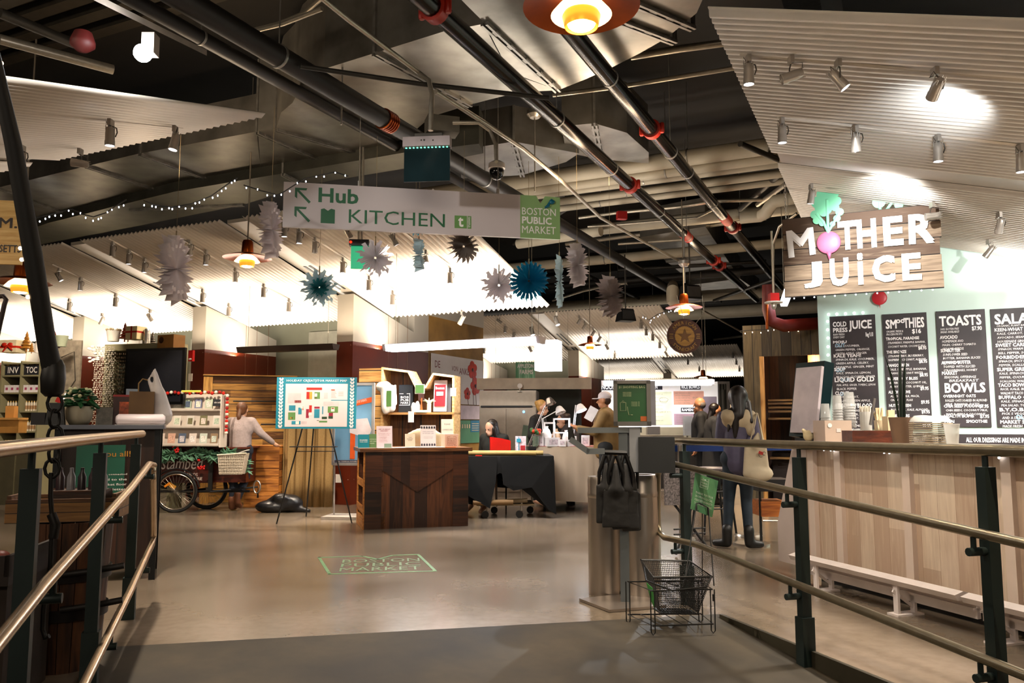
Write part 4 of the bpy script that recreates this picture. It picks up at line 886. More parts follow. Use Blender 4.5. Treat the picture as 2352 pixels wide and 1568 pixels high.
# objects on the cabinet: use the plane of the worktop
def CT(px, py, z=CH + .035): return G(px, py, z) if False else None
def onCab(x, y): return ct + Matrix.Rotation(crz, 3, 'Z') @ Vector((x, y, CH + .035))
t = thing('potted_plant', 'green leafy kalanchoe in a round grey pot on the dark cabinet', 'plant', onCab(-.62, .2), 0)
MB().lathe([(.0, 0), (.07, 0), (.1, .05), (.105, .12), (.095, .155), (.085, .15), (.085, .13), (0, .13)], 24).build('pot', mat('#9a917c', .7), t, 60)
k = MB(); rr2 = random.Random(3)
for i in range(70):
    a = rr2.uniform(0, 6.28); h = rr2.uniform(.13, .3); rad = rr2.uniform(.02, .12) * (1.15 - abs(h - .2) * 3); c = Vector((rad * math.cos(a), rad * math.sin(a), h)); k.ball(c, .034, 7, 5, (1, .75, .3), a)
for i in range(6): a = i * 1.05; k.tube([(0, 0, .13), (.1 * math.cos(a), .1 * math.sin(a), .19), (.17 * math.cos(a), .17 * math.sin(a), .14)], [.012, .03, .008], 6)
k.build('leaves', mat('#1c4a26', .5, 0, .4, 20), t, 60)
k = MB()
for i in range(16):
    a = rr2.uniform(0, 6.28); k.ball((.08 * math.cos(a), .08 * math.sin(a), rr2.uniform(.24, .31)), .016, 7, 5)
k.build('blossoms', mat('#d9d8a8', .6), t, 60)
def boxthing(name, label, cat, loc, d, m, rz=0, group=None, rx=0):
    b = MB(); b.box((0, 0, d[2] / 2), d, 0, rx); return tag(b.build(name, m, None, None, loc, rz), label, cat, group)
boxthing('menu_card_holder', 'small grey card sign between the pot and the striped box', 'card sign', onCab(-.44, .35), (.13, .04, .15), mat('#7d776c', .5, 0, .25, 30), crz)
t = thing('gift_box', 'dark red striped box with a photo side beside the brown paper bag', 'box', onCab(-.31, .42), crz); MB().bx((-.07, -.06, 0), (.07, .06, .26)).build('box', mat('#3a1510', .4, 0, .5, 14), t); MB().bx((-.072, -.062, .245), (.072, .062, .262)).build('lid', mat('#9c1a14', .4), t); MB().bx((-.02, -.064, .06), (.06, -.061, .2)).build('photo_label', mat('#b5502a', .4, 0, .8, 25), t)
t = thing('folded_leaflet', 'blue and orange leaflet standing behind the brown paper bag', 'leaflet', onCab(-.24, .5), crz); MB().box((0, 0, .16), (.1, .01, .32), 0, .1).build('page', mat('#93a5b5', .5), t); MB().box((0, -.006, .2), (.1, .01, .02), 0, 0, .6).build('stripe', mat('#d2562a', .5), t)
t = thing('paper_bag', 'brown paper carrier bag with handle on the dark cabinet', 'bag', onCab(-.15, .33), crz); b = MB(); b.box((0, 0, .145), (.2, .12, .29)); o = b.build('bag', mat('#6e5335', .75, 0, .18, 5, .3), t); MB().tube([(-.03, -.06, .29), (-.03, -.06, .36), (0, -.06, .4), (.04, -.06, .39)], .006, 6).build('handle', mat('#8a6a3e', .7), t)
t = thing('plastic_bag', 'translucent white plastic bag stretched up to a point behind the paper bag', 'bag', onCab(-.02, .42), 0)
blob('bag_body', [('c', (.03, 0, .08), (0, 0, .28), .1, .06), ('c', (0, 0, .28), (-.04, 0, .48), .05, .015), ('c', (-.02, 0, .26), (-.1, 0, .4), .04, .012), ('c', (-.1, 0, .4), (-.045, 0, .5), .012, .01)], mat('#d9cfc9', .35, 0, .12, 7, .5), t, .012)
t = thing('wrapped_parcel', 'long flat white wrapped parcel lying on the cabinet worktop', 'parcel', onCab(-.14, .06), crz); b = MB(); b.tube([(-.19, 0, .045), (-.17, 0, .045), (.17, 0, .045), (.19, 0, .045)], [.03, .048, .048, .03], 14); b.v = [(x, y * 1.6, z * .98) for x, y, z in b.v]; b.build('parcel', mat('#e4d8dc', .4, 0, .05, 4, .3), t, 60)
MB().bx((-.19, -.1, .0), (.2, .1, .002)).build('paper_sheet', WHT, t)
t = thing('cash_terminal', 'black card terminal with red paper at the left end of the cabinet', 'payment terminal', onCab(-.78, .1), crz); MB().box((0, 0, .09), (.14, .1, .18), 0, 0, 0, .75).build('body', BLK, t); MB().box((.02, 0, .2), (.05, .03, .04), 0, 0, .4).build('red_slip', mat('#d21a10', .5), t); MB().box((-.12, 0, .05), (.1, .1, .1)).build('printer', mat('#1a1416', .5), t)

# wooden barrel with trays
t = thing('wooden_bucket', 'tall rustic staved wooden bucket with dark iron bands beside the ramp', 'bucket', TS(-.92, 4.98, 0), 0); t.scale = (.9, .9, .98)
STV = wood('#231309', '#5e3a20', .0, 0, 2, .6, name='bucket_staves')
b = MB()
for i in range(18):
    a = i * math.pi / 9; ca, sa = math.cos(a), math.sin(a)
    for (z0, r0, z1, r1) in ((0, .2, .78, .245),):
        q = []
        for z, r_ in ((z0, r0), (z1, r1)):
            for da, dr in ((-.165, 0), (.165, 0), (.165, -.02), (-.165, -.02)): q.append(((r_ + dr) * math.cos(a + da), (r_ + dr) * math.sin(a + da), z))
        b._a(q, [(0, 3, 2, 1), (4, 5, 6, 7), (0, 1, 5, 4), (1, 2, 6, 5), (2, 3, 7, 6), (3, 0, 4, 7)])
b.lathe([(0, .02), (.19, .02)], 18); b.build('staves', STV, t)
for z, r_ in ((.3, .226), (.5, .236)): MB().lathe([(r_, z - .03), (r_ + .008, z - .03), (r_ + .009, z + .03), (r_, z + .03)], 30).build('iron_band', mat('#1a1210', .5, .4), t, 40)
for z in (.34, .52): MB().tube([(.1, -.235, z), (.25, -.17, z + .01), (.4, -.12, z + .03)], .017, 8).build('lever', mat('#17120f', .55), t, 60)
t = thing('wooden_crate', 'shallow weathered wooden crate tray on top of the rustic bucket', 'crate', TS(-.92, 4.98, .77), .25)
CRW = wood('#4e3118', '#9a7040', .05, 2, 0, .65, name='crate_slats')
for y in (-.17, .17): MB().bx((-.26, y - .008, 0), (.26, y + .008, .12)).build('side_board', CRW, t)
for x in (-.25, .25): MB().bx((x - .01, -.16, 0), (x + .01, .16, .14)).build('end_board', CRW, t)
for y in (-.11, 0, .11): MB().bx((-.26, y - .04, -.0), (.26, y + .04, .012)).build('base_slat', CRW, t)
t = thing('jar_crate', 'small dark crate holding bottles and a pale knob standing in the tray', 'crate', TS(-.88, 5.04, .79), .2); MB().bx((-.14, -.08, 0), (.14, .08, .13)).build('box', wood('#1f120a', '#4a2a15', .04, 2, 0), t)
for i in range(5): MB().lathe([(0, .1), (.022, .1), (.022, .2), (.01, .23), (.01, .25), (0, .25)], 12, (-.11 + i * .055, 0, 0)).build('bottle', mat(('#3a2c30', '#7a7a80', '#2a2428')[i % 3], .3), t, 50)
MB().ball((.1, -.02, .27), .028, 12, 8).build('pale_knob', mat('#a99aa8', .4), t, 180)
t = thing('produce_tray', 'low dark tray with red produce at the left frame edge', 'tray', P(15, 1300, 3.9), .2)
MB().bx((-.4, -.3, -.04), (.12, .3, 0)).bx((-.4, -.3, 0), (.12, -.28, .09)).bx((.1, -.3, 0), (.12, .3, .09)).build('tray', mat('#241a15', .6), t)
for i in range(9): MB().ball((-.3 + .1 * (i % 4), -.2 + .12 * (i // 4), .05), .045, 12, 8, (1, 1, .8)).build('produce', mat(('#a01c12', '#7a3a30', '#8a8078')[i % 3], .45), t, 180)
k = MB(); k.bx((-.4, -.25, -1.0), (.1, .3, -.04)); k.build('stand', mat('#2b2018', .7), t)
# left shop: shelving with bottles and gifts
SHM = mat('#8d8768', .6, 0, .08, 3, name='sage_shelf'); SHD = mat('#2f2e22', .7)
def PX(px, py, Y): return P(px, py, Y)
SHY = 13.2
so = PX(62, 985, SHY); so.z = 0; srz = R(-10)
t = thing('shelving_unit', 'sage green shelving unit with two columns of cubbies at the far left', 'shelf', so, srz)
sw = .33
for x in (-.36, 0, .34): MB().bx((x - .015, -.2, 0), (x + .015, .2, 2.3)).build('upright', SHM, t)
for z in (.85, 1.16, 1.48, 1.78, 2.06, 2.26): MB().bx((-.37, -.2, z - .012), (.35, .2, z + .012)).build('shelf_board', SHM, t)
MB().bx((-.36, .19, 0), (.34, .2, 2.3)).build('back_panel', SHD, t); MB().bx((-.37, -.2, 0), (.35, .2, .85)).build('base_panel', mat('#4a4636', .6), t)
def inS(o, rz, x, y, z): return Vector(o) + Matrix.Rotation(rz, 3, 'Z') @ Vector((x, y, z))
bp = None
for zi, z in enumerate((.862, 1.172, 1.492)):
    for ci, x0 in enumerate((-.29, .05)):
        for j in range(5):
            lb = f'kraft labelled bottle, {ordw[j]} along, {("lower", "middle", "upper")[zi]} {("left", "right")[ci]} cubby of the sage shelving'
            loc = inS(so, srz, x0 + j * .048, -.1, z)
            if bp is None:
                bp = thing('bottle', lb, 'bottle', loc, 0, 'bottles in the far left shelving'); MB().lathe([(0, 0), (.018, 0), (.018, .13), (.01, .145), (0, .145)], 10).build('body', mat('#d8cdb8', .4), bp, 50); MB().lathe([(.0184, .03), (.0184, .09)], 10).build('label', mat('#a9825a', .6), bp, 50); MB().lathe([(.011, .145), (.011, .165), (0, .165)], 10).build('cap', mat('#d8b46a', .4), bp, 50)
            else: dup(bp, loc, label=lb, group='bottles in the far left shelving')
bp = None
for j in range(6):
    loc = inS(so, srz, (-.28 + j * .1) if j < 3 else (-.23 + j * .1), -.12, 1.792); lb = f'white printed carton, {ordw[j]} from the left on the sage shelving'
    if bp is None: bp = thing('carton', lb, 'carton', loc, srz, 'white cartons on the far left shelf'); MB().bx((-.045, -.04, 0), (.045, .04, .12)).build('box', mat('#e6e0e2', .5), bp); MB().bx((-.02, -.042, .04), (.02, -.04, .08)).build('print', mat('#a54a6a', .5), bp)
    else: dup(bp, loc, label=lb, group='white cartons on the far left shelf')
for j, (x, wd) in enumerate(((-.32, 'INV'), (.02, 'TOC'))):
    t2 = thing('sign_bin', ['dark lettered bin full of ornaments, left one on the shelf top', 'dark lettered bin full of ornaments, right one on the shelf top'][j], 'bin', inS(so, srz, x + .14, -.1, 2.075), srz); MB().bx((-.15, -.06, 0), (.15, .06, .15)).build('bin', mat('#26262c', .5), t2); k = MB(); k.text(wd, -.1, .03, .2, .1, T3(y=-.062), .02); k.build('lettering', WHT, t2)
    k = MB(); [k.ball((rr2.uniform(-.14, .14), rr2.uniform(-.05, .05), .16 + rr2.uniform(0, .03)), .018, 6, 4) for _ in range(24)]; k.build('ornament', mat('#c9a070', .3, .3, .8, 40), t2, 180)
t = thing('gift_box', 'cream gift box with a big red bow on top of the far left shelving', 'gift', PX(32, 806, 13.0), srz); MB().bx((-.16, -.12, -.03), (.14, .12, .17)).build('box', mat('#e6d8b4', .5), t); MB().bx((-.162, -.122, .04), (.142, .122, .075)).build('ribbon', mat('#c02a18', .4), t); k = MB(); k.ball((-.06, -.14, .09), .05, 10, 6, (1, .4, .7)); k.ball((.05, -.14, .09), .05, 10, 6, (1, .4, .7)); k.tube([(0, -.14, .08), (-.08, -.14, -.02)], [.02, .01], 6); k.tube([(0, -.14, .08), (.09, -.14, 0)], [.02, .01], 6); k.build('bow', mat('#c02a18', .4), t, 60)
def trees(px, py, Y, s, label, c='#7a3318'):
    t = thing('wooden_tree', label, 'decoration', PX(px, py, Y)); b = MB()
    for i in range(5): b.lathe([(.001, .3 * s - i * .05 * s + .06 * s), ((.03 + i * .018) * s, .3 * s - i * .055 * s - .02 * s), (.01, .3 * s - i * .055 * s - .02 * s)], 12)
    b.build('tiers', mat(c, .5, .1, .2), t, 50); MB().tube([(0, 0, 0), (0, 0, .12 * s)], .012 * s, 6).build('trunk', mat(c, .5), t); return t
trees(60, 808, 13, .95, 'tall tan wooden tree ornament beside the bow gift box', '#b57a30'); trees(72, 812, 12.9, .5, 'short tan wooden tree ornament beside the bow gift box', '#b57a30')
trees(124, 806, 13, .9, 'copper coloured tree ornament just right of the black pole', '#7a3318'); trees(286, 785, 12.4, .85, 'copper tree ornament between the white bucket and the ribboned gift')
trees(294, 785, 12.5, .6, 'smaller copper tree ornament beside the ribboned gift'); trees(350, 793, 12.4, .6, 'small dark tree ornament behind the silver lantern', '#3a3020')
t = thing('lantern', 'white candle lantern ornament left of the black pole', 'lantern', PX(84, 810, 13)); MB().lathe([(0, 0), (.03, 0), (.03, .14), (.02, .18), (0, .2)], 10).build('body', WHT, t, 50)
t = thing('white_pail', 'sage white pail right of the black pole on the shelf top', 'pail', PX(141, 796, 13)); MB().lathe([(0, 0), (.07, 0), (.1, .18), (.095, .18), (.065, .01)], 18).build('pail', mat('#b9c3a6', .5), t, 50)
# kraft boxes and desk below
t = thing('kraft_box', 'open kraft gift box on the low counter at the far left', 'box', PX(27, 994, 11.5), 0); MB().box((0, 0, .1), (.3, .2, .2)).build('box', mat('#c08a45', .7), t); MB().box((0, -.02, .2), (.33, .24, .03)).build('lid', mat('#cf9a55', .7), t)
boxthing('kraft_box', 'small kraft box stacked on the open gift box at the far left', 'box', PX(26, 960, 11.5), (.12, .1, .17), mat('#b17c3e', .7))
t = thing('shop_counter', 'low grey brown shop counter below the far left shelving', 'counter', G(40, 1140), R(-6)); MB().bx((-1.2, 0, 0), (.55, .5, 1.08)).build('body', mat('#6a6049', .5, 0, .1), t); MB().bx((-1.25, -.03, 1.08), (.6, .52, 1.12)).build('worktop', mat('#8d8063', .5), t); k = MB(); k.lathe([(0, -.02), (.06, -.02), (.06, .02), (0, .02)], 16, (.3, -.1, .06), (1, 0, 0)); k.build('caster', BLK, t)
# vertical rack with screen
t = thing('hanging_rack', 'sage green tall frame with dark chain curtains beside the black screen', 'rack', Vector((PX(300, 900, 12.4).x, PX(300, 900, 12.4).y, 0)), R(-14))
x0, x1 = -.36, .85
for x in (x0, x1): MB().bx((x - .02, -.15, 0), (x + .02, .15, 2.5)).build('upright', SHM, t)
MB().bx((x0, -.16, 2.4), (x1, .16, 2.5)).build('top_beam', SHM, t); MB().bx((x0, .13, .3), (x1, .14, 2.4)).build('back_panel', SHD, t)
k = MB()
for i in range(9):
    for j in range(34): k.ball((x0 + .05 + i * .035 + rnd.uniform(-.006, .006), -.12, 2.35 - j * .055), .011, 5, 4, (1, 1, 1.6))
o = k.build('bead_chains', mat('#6b5a48', .3, .5, .9, 30), t); o['kind'] = 'stuff'
t = thing('display_screen', 'large switched-off black flat screen mounted on the green rack', 'screen', PX(352, 870, 12.0), R(-14)); MB().bx((-.5, 0, -.38), (.52, .05, .46)).build('bezel', mat('#0c0c0e', .3), t); MB().bx((-.46, -.004, -.34), (.48, .002, .42)).build('screen_glass', mat('#24252a', .25, .2, .1), t)
t = thing('bead_curtain', 'pale strings of shells and flowers hanging left of the green rack', 'curtain', PX(240, 900, 12.2)); k = MB()
for i in range(13):
    for j in range(52): k.ball((-.17 + i * .024 + rnd.uniform(-.008, .008), rnd.uniform(-.03, .03), .68 - j * .028), .011, 5, 4)
o = k.build('beads', mat('#cbc2b2', .5, 0, .35, 40), t); o['kind'] = 'stuff'; k = MB()
for i in range(14): k.ball((rnd.uniform(-.26, -.1), -.03, rnd.uniform(.45, .74)), .022, 6, 4, (1.4, .4, .8))
k.build('blossoms', WHT, t, 60)
t = thing('white_bucket', 'white bucket of ornaments on top of the green rack', 'bucket', PX(260, 784, 12.4)); MB().lathe([(0, 0), (.08, 0), (.105, .17), (.1, .17), (.075, .01)], 18).build('bucket', mat('#dcd9cf', .5), t, 50); k = MB(); [k.ball((.1 * math.cos(i), .1 * math.sin(i), .18), .02, 6, 4) for i in range(14)]; k.build('ornament', mat('#c9b490', .3, .4), t, 180)
t = thing('gift_box', 'cream gift box with crossed red ribbon on top of the green rack', 'gift', PX(311, 783, 12.3), R(-20)); MB().bx((-.1, -.1, .02), (.12, .1, .22)).build('box', mat('#dfcfa0', .5), t); MB().bx((-.102, -.102, .12), (.122, .102, .145)).bx((.0, -.103, .02), (.025, .103, .222)).build('ribbon', mat('#b01c14', .4), t)
t = thing('lantern', 'silver mesh lantern on the green rack right of the ribboned gift', 'lantern', PX(336, 792, 12.3)); MB().lathe([(0, 0), (.06, 0), (.05, .22), (.03, .25), (0, .25)], 12).build('body', mat('#b8b4ae', .25, .8, .4, 30), t, 50)
t = thing('kraft_box', 'kraft cardboard box with a round cut on the right end of the green rack', 'box', PX(391, 800, 12.1), R(-25)); MB().bx((-.16, -.1, 0), (.17, .12, .2)).build('box', mat('#9c6e3a', .7, 0, .15), t); MB().lathe([(0, 0), (.05, 0)], 16, (-.08, -.102, .12), (0, -1, 0)).build('shadow_window', mat('#5a3c20', .7), t)
t = thing('birch_bark_board', 'grey birch bark panel with branches and twinkle lights left of the red pier', 'panel', PX(155, 900, 14)); MB().box((0, 0, .05), (.42, .05, 1.7)).build('panel', mat('#8e8271', .8, 0, .3, 12, .4), t); MB().tube([(-.12, -.04, .6), (.1, -.04, .7), (.15, -.05, .2), (-.1, -.05, -.2)], .008, 6).build('branch', mat('#3b342a', .7), t)
for i in range(5): MB().ball((rnd.uniform(-.15, .15), -.05, rnd.uniform(-.2, .3)), .015, 6, 4).build('bulb', mat('#fff5dd', .3, emit=6), t, 180)
t = thing('fire_alarm', 'red fire alarm strobe on the second brown pier', 'alarm', PX(440, 817, 13.9), RU); MB().box((0, 0, 0), (.1, .05, .19)).build('case', mat('#c8140c', .4), t); MB().ball((0, -.03, -.06), .03, 10, 6, (1.2, .5, .6)).build('strobe_lens', WHT, t, 180)
boxthing('light_switch', 'pale switch plate below the red fire alarm', 'switch', PX(437, 875, 13.9), (.085, .012, .13), mat('#d8cdbd', .5), RU)
boxthing('wall_socket', 'white socket plate low on the brown pier behind the easel', 'socket', PX(777, 1108, 12.95), (.1, .012, .13), mat('#e4dcd4', .5), RU)
# ================================================================ middle stalls
PAL = wood('#5e3a14', '#cf9a4c', .115, 2, 0, .6, .9, gap='#1c0f06', name='pallet_boards', gw=.07)
p = G(460, 1156); q = G(672, 1150); d = (q - p); wl = d.xy.length; rz = math.atan2(d.y, d.x)
t = thing('pallet_wall', 'tall wall of rough horizontal pallet boards behind the woman in the pale sweater', 'wood wall', Vector((p.x, p.y, 0)), rz)
MB().bx((-.02, .0, 0), (wl, .06, 2.08)).build('boards', PAL, t)
for x in (-.02, .05, wl - .1): MB().bx((x, -.03, 0), (x + .07, 0, 2.06)).build('batten', wood('#8a5c24', '#d8a456', 0, 0, 2), t)
MB().bx((-.03, -.04, 2.08), (wl + .02, .09, 2.1)).build('cap_board', wood('#8a5c24', '#d8a456'), t)
for z, a, c in ((1.66, .45, 1.25), (1.28, .9, 1.5)): MB().tube([(a, -.08, z), (c, -.08, z)], .012, 8).build('hanging_bar', BLK, t)
t = thing('pallet_counter', 'waist-high counter box made of orange pallet boards right of the woman', 'counter', G(592, 1156) + Vector((0, -.25, 0)), 0)
bw = G(660, 1156).x - G(592, 1156).x + .05
MB().bx((0, -.45, 0), (bw, .0, .95)).build('boards', wood('#6a3a12', '#c07c34', .115, 2, 0, .6, .6, gap='#2a1206', name='orange_boards'), t); MB().bx((-.55, -.1, .86), (0.02, .1, .93)).build('side_shelf', wood('#8a5c24', '#d8a456'), t); MB().bx((-.6, 0, .04), (0, .03, .2)).build('kick_board', wood('#8a5c24', '#d8a456'), t)
for i in range(8): MB().box((bw / 2, -.453, .07 + i * .118), (bw, .01, .1)).build('front_board', wood('#6a3a12', '#c07c34', 0, 2, 0, .6), t)
t = thing('tote_crate', 'low wooden bench with kraft box behind the woman', 'bench', G(575, 1150), 0); MB().bx((-.35, .1, 0), (.12, .3, .5)).build('box', mat('#6e5a42', .7), t)
t = thing('burlap_curtain', 'burlap cloth panel hanging behind the black easel', 'curtain', P(712, 1000, 12.7), 0)
b = MB(); n = 40; vs = []; H2 = 1.28
for j, z in enumerate((0.86, .2, -.6, -1.14)):
    for i in range(n + 1): vs.append((-.42 + .78 * i / n, .04 * math.sin(i * .8 + j * .4) + .015 * math.sin(i * 2.1), z - (.05 * math.sin(math.pi * i / n) if j == 0 else 0)))
b._a(vs, [(j * (n + 1) + i, j * (n + 1) + i + 1, (j + 1) * (n + 1) + i + 1, (j + 1) * (n + 1) + i) for j in range(3) for i in range(n)]); o = b.build('cloth', mat('#a08356', .9, 0, .12, 60, .2), t, 60); o.modifiers.new('thickness', 'SOLIDIFY').thickness = .006
t = thing('black_cloth_heap', 'crumpled black plastic sheet heaped on the floor by the pallet counter', 'cloth', P(645, 1166, 12.05) * Vector((1, 1, 0)) if False else Vector((P(645, 1166, 12.0).x, 12.0, 0)), 0)
blob('heap', [('e', (-.12, 0, .08), (.26, .16, .1)), ('e', (.1, .03, .12), (.22, .15, .14)), ('c', (.2, 0, .05), (.42, -.02, .02), .07, .03), ('c', (-.3, 0, .05), (-.05, .02, .22), .05, .06), ('e', (.02, -.05, .2), (.14, .1, .08))], mat('#1b1b1e', .35, 0, .3, 5, 1.0, bsc=9), t, .022, 2)
# ---- market map on the easel
t = thing('market_map', 'blue bordered HOLIDAY CREATITOR MARKET MAP board on the black easel', 'map board', P(727, 925, 10.4), R(3))
TEAL = mat('#1e7f96', .4, 0, .08, 3); bw, bh = 1.02, .66
MB().bx((-bw / 2, -.008, -bh / 2), (bw / 2, .008, bh / 2)).build('board', TEAL, t)
MB().bx((-.395, -.012, -.305), (.395, -.008, .245)).build('paper', mat('#dccdd0', .5, 0, .05, 2), t)
k = MB(); k.text('HOLIDAY CR[EAT]ITOR MARKET MAP', -.385, .265, .77, .035, T3(y=-.009), .012)
for sx in (-1, 1):
    for i in range(15):
        for s2 in (-1, 1): k.box((sx * .452 + s2 * .012, -.01, -.3 + i * .043), (.02, .003, .038), 0, 0, s2 * .5)
k.build('white_lettering', mat('#e6dfe4', .5), t)
def patch(t, lst, sx, sz, y=-.0135):
    for c, rects in lst:
        k = MB()
        for x0, z0, x1, z1 in rects: k.bx((x0 * sx, y, z0 * sz), (x1 * sx, y + .002, z1 * sz))
        k.build('coloured_blocks', mat(c, .5), t)
def mp(x, y): return ((x - 838) / 1435 * 1.02, (585 - y) / 955 * .66)
def rects(*rs): 
    out = []
    for x0, y0, x1, y1 in rs: a, c = mp(x0, y1), mp(x1, y0); out.append((a[0], a[1], c[0], c[1]))
    return out
patch(t, [('#b02214', rects((655, 300, 935, 345), (658, 380, 712, 515), (450, 538, 566, 584), (712, 630, 760, 760), (803, 480, 850, 510))), ('#d99a3c', rects((712, 380, 760, 515), (380, 848, 425, 880))), ('#5f8a4e', rects((800, 385, 900, 510), (1045, 650, 1230, 768), (340, 760, 470, 900), (895, 915, 1040, 948))), ('#cbbcc0', rects((325, 405, 560, 590), (965, 560, 1245, 635), (970, 395, 1040, 500), (575, 925, 675, 975))),
          ('#2a86a0', rects((350, 630, 468, 730), (518, 672, 580, 798), (803, 700, 900, 865), (405, 920, 565, 985), (945, 650, 965, 795), (1100, 528, 1400, 542))), ('#8f1a38', rects((658, 700, 710, 865), (1065, 768, 1140, 830), (803, 655, 900, 690))), ('#26422e', rects((942, 840, 1035, 885), (1060, 830, 1140, 878), (855, 905, 890, 915)))], 1, 1)
patch(t, [('#ede6dc', rects((805, 410, 850, 470), (1105, 670, 1168, 745), (478, 925, 538, 980), (560, 640, 620, 690), (705, 768, 760, 820))), ('#c24a1c', rects((1112, 675, 1160, 700), (1098, 335, 1165, 348), (595, 650, 610, 720)))], 1, 1, -.0155)
k = MB()
for i in range(6): k.bx((mp(1100, 0)[0], -.0125, mp(0, 360 + i * 26)[1]), (mp(1100 + 70 + 12 * (i % 3), 0)[0], -.012, mp(0, 352 + i * 26)[1]))
for i in range(5): k.bx((mp(1230, 0)[0], -.0125, mp(0, 385 + i * 18)[1]), (mp(1320, 0)[0], -.012, mp(0, 379 + i * 18)[1]))
k.build('legend_lines', mat('#b58a86', .5), t)
fl, fr_, fb = G(635, 1205), G(808, 1203), G(703, 1187)
top = P(727, 880, 10.55)
t = thing('display_easel', 'black three-legged metal easel carrying the market map', 'easel', Vector((top.x, top.y, 0)), 0); o0 = Vector(t.location)
for f, tx in ((fl, -.06), (fr_, .06)): MB().tube([f - o0 + Vector((0, 0, .01)), Vector((tx * 1.0, 0.02, 1.7)) + Vector((0, 0, 0))], .0095, 8).build('leg', BLK, t)
MB().tube([fb - o0 + Vector((0, 0, .01)), Vector((0, .03, 1.75))], .0095, 8).build('leg', BLK, t)
def lerpz(f, tx, z): a = f - o0; e = Vector((tx, .02, 1.7)); return a.lerp(e, z / 1.7)
MB().tube([lerpz(fl, -.06, .93), lerpz(fr_, .06, .93)], .006, 6).build('cross_bar', BLK, t); MB().bx((-.3, -.12, .985), (.3, -.02, .998)).build('ledge', BLK, t)
# ---- framed poster behind
t = thing('framed_poster_stand', 'tall grey framed blue poster with an orange arrow standing behind the easel', 'poster stand', P(812, 960, 11.2), R(-8)); o0 = Vector(t.location)
GF = mat('#a7a09c', .4, .4)
MB().bx((-.27, 0, -.62), (.27, .02, .46)).build('blue_panel', mat('#6f9cc0', .5, 0, .05), t)
for x in (-.28, .28): MB().bx((x - .018, -.015, -.64), (x + .018, .025, .48)).build('frame_bar', GF, t)
for z in (-.63, .47): MB().bx((-.29, -.015, z - .018), (.29, .025, z + .018)).build('frame_bar', GF, t)
k = MB(); k.box((.1, -.004, .22), (.34, .004, .07), 0, 0, -.22); k.bx((-.04, -.005, -.56), (.03, -.002, .1)); k.build('orange_ribbon', mat('#d8571e', .5), t)
k = MB(); k.prism([(-.05, -.02), (.2, -.02 + .02), (.26, -.14 - .02), (.22, -.28), (-.05, -.2)], -.006, -.003, Matrix(((1, 0, 0, 0), (0, 0, 1, 0), (0, 1, 0, 0), (0, 0, 0, 1)))); k.build('pennant', mat('#dcd0d4', .5), t)
k = MB(); k.text('PLAY CREATE AT EVENTS', -.04, .2, .28, .03, Matrix.Translation((0, -.007, -.01)) @ Matrix.Rotation(-.22, 4, 'Y'), .01); k.text('Play, Celebrate & Reflect With Us', -.22, -.605, .42, .02, T3(y=-.016), .01); k.build('lettering', WHT, t); MB().bx((-.26, -.003, -.61), (.26, -.001, -.575)).build('caption_strip', mat('#4a4552', .5), t)
for x in (-.27, .27): MB().tube([(x, .03, -.62), (x, .05, -o0.z + .04)], .012, 8).build('stand_leg', GF, t)
MB().bx((-.36, -.2, -o0.z + .002), (.36, .25, -o0.z + .04)).build('base', mat('#9a938c', .5), t)
# ---- M shaped shelf
sc0 = P(950, 940, 11.3); t = thing('market_shelf', 'wooden open shelf with an M-shaped notched top behind the desk', 'shelf', Vector((sc0.x, sc0.y, 0)), R(-13)); 
PINE = wood('#7a4f22', '#c8965a', 0, 2, 0, .5, name='pine_boards'); PINEL = wood('#a8793f', '#e6c48c', 0, 0, 0, .5, name='light_pine'); PIND = wood('#45270f', '#7d5228', .28, 0, 2, .6, name='pine_back')
Z = lambda y: 1.28 + (974 - y) / F * 11.3
X = lambda px: (px - 950) / F * 11.3 * 1.03
out = [(X(872), .1), (X(872), Z(842)), (X(938), Z(851)), (X(958), Z(890)), (X(974), Z(890)), (X(994), Z(857)), (X(1044), Z(864)), (X(1044), .1)]
MX = Matrix(((1, 0, 0, 0), (0, 0, 1, 0), (0, 1, 0, 0), (0, 0, 0, 1)))
MB().prism(out, .30, .32, MX).build('back_panel', PIND, t)
for i in range(len(out) - 1):
    (xa, za), (xb, zb) = out[i], out[i + 1]; dx_, dz_ = xb - xa, zb - za; L_ = math.hypot(dx_, dz_); nx, nz = -dz_ / L_ * -.03, dx_ / L_ * -.03
    MB().prism([(xa, za), (xb, zb), (xb + nx, zb + nz), (xa + nx, za + nz)], 0, .3, MX).build('frame_board', PINEL, t)
for z in (Z(947),): MB().bx((out[0][0], -.02, z - .03), (out[-1][0], .3, z)).build('shelf_board', PINE, t)
MB().bx((out[0][0] - .36, .05, .1), (out[0][0], .34, Z(842) - .01)).build('side_cabinet', wood('#7a4f22', '#d8a864', .17, 2, 0, .6, name='side_slats'), t)
def onShelf(px, dy=.12): v_ = Matrix.Rotation(R(-13), 3, 'Z') @ Vector((X(px), dy, Z(947) + .001)); return Vector((sc0.x, sc0.y, 0)) + v_
t = thing('canvas_bag_bundle', 'white canvas bags with a green logo panel hung on the left of the wooden shelf', 'bags', onShelf(888, -.02), R(-13))
blob('bags', [('c', (-.02, 0, .36), (-.0, -.02, .05), .08, .07), ('c', (.06, 0, .33), (.07, 0, .06), .06, .06), ('e', (-.08, -.02, .36), (.08, .05, .07)), ('c', (-.02, -.03, .2), (.0, -.03, .02), .05, .05), ('c', (.12, 0, .38), (.14, 0, .12), .015, .015)], mat('#dfd8cf', .7, 0, .12, 8, .7, bsc=18), t, .012, 3)
MB().bx((.025, -.085, .08), (.095, -.075, .3)).build('green_print', mat('#4c7434', .6), t)
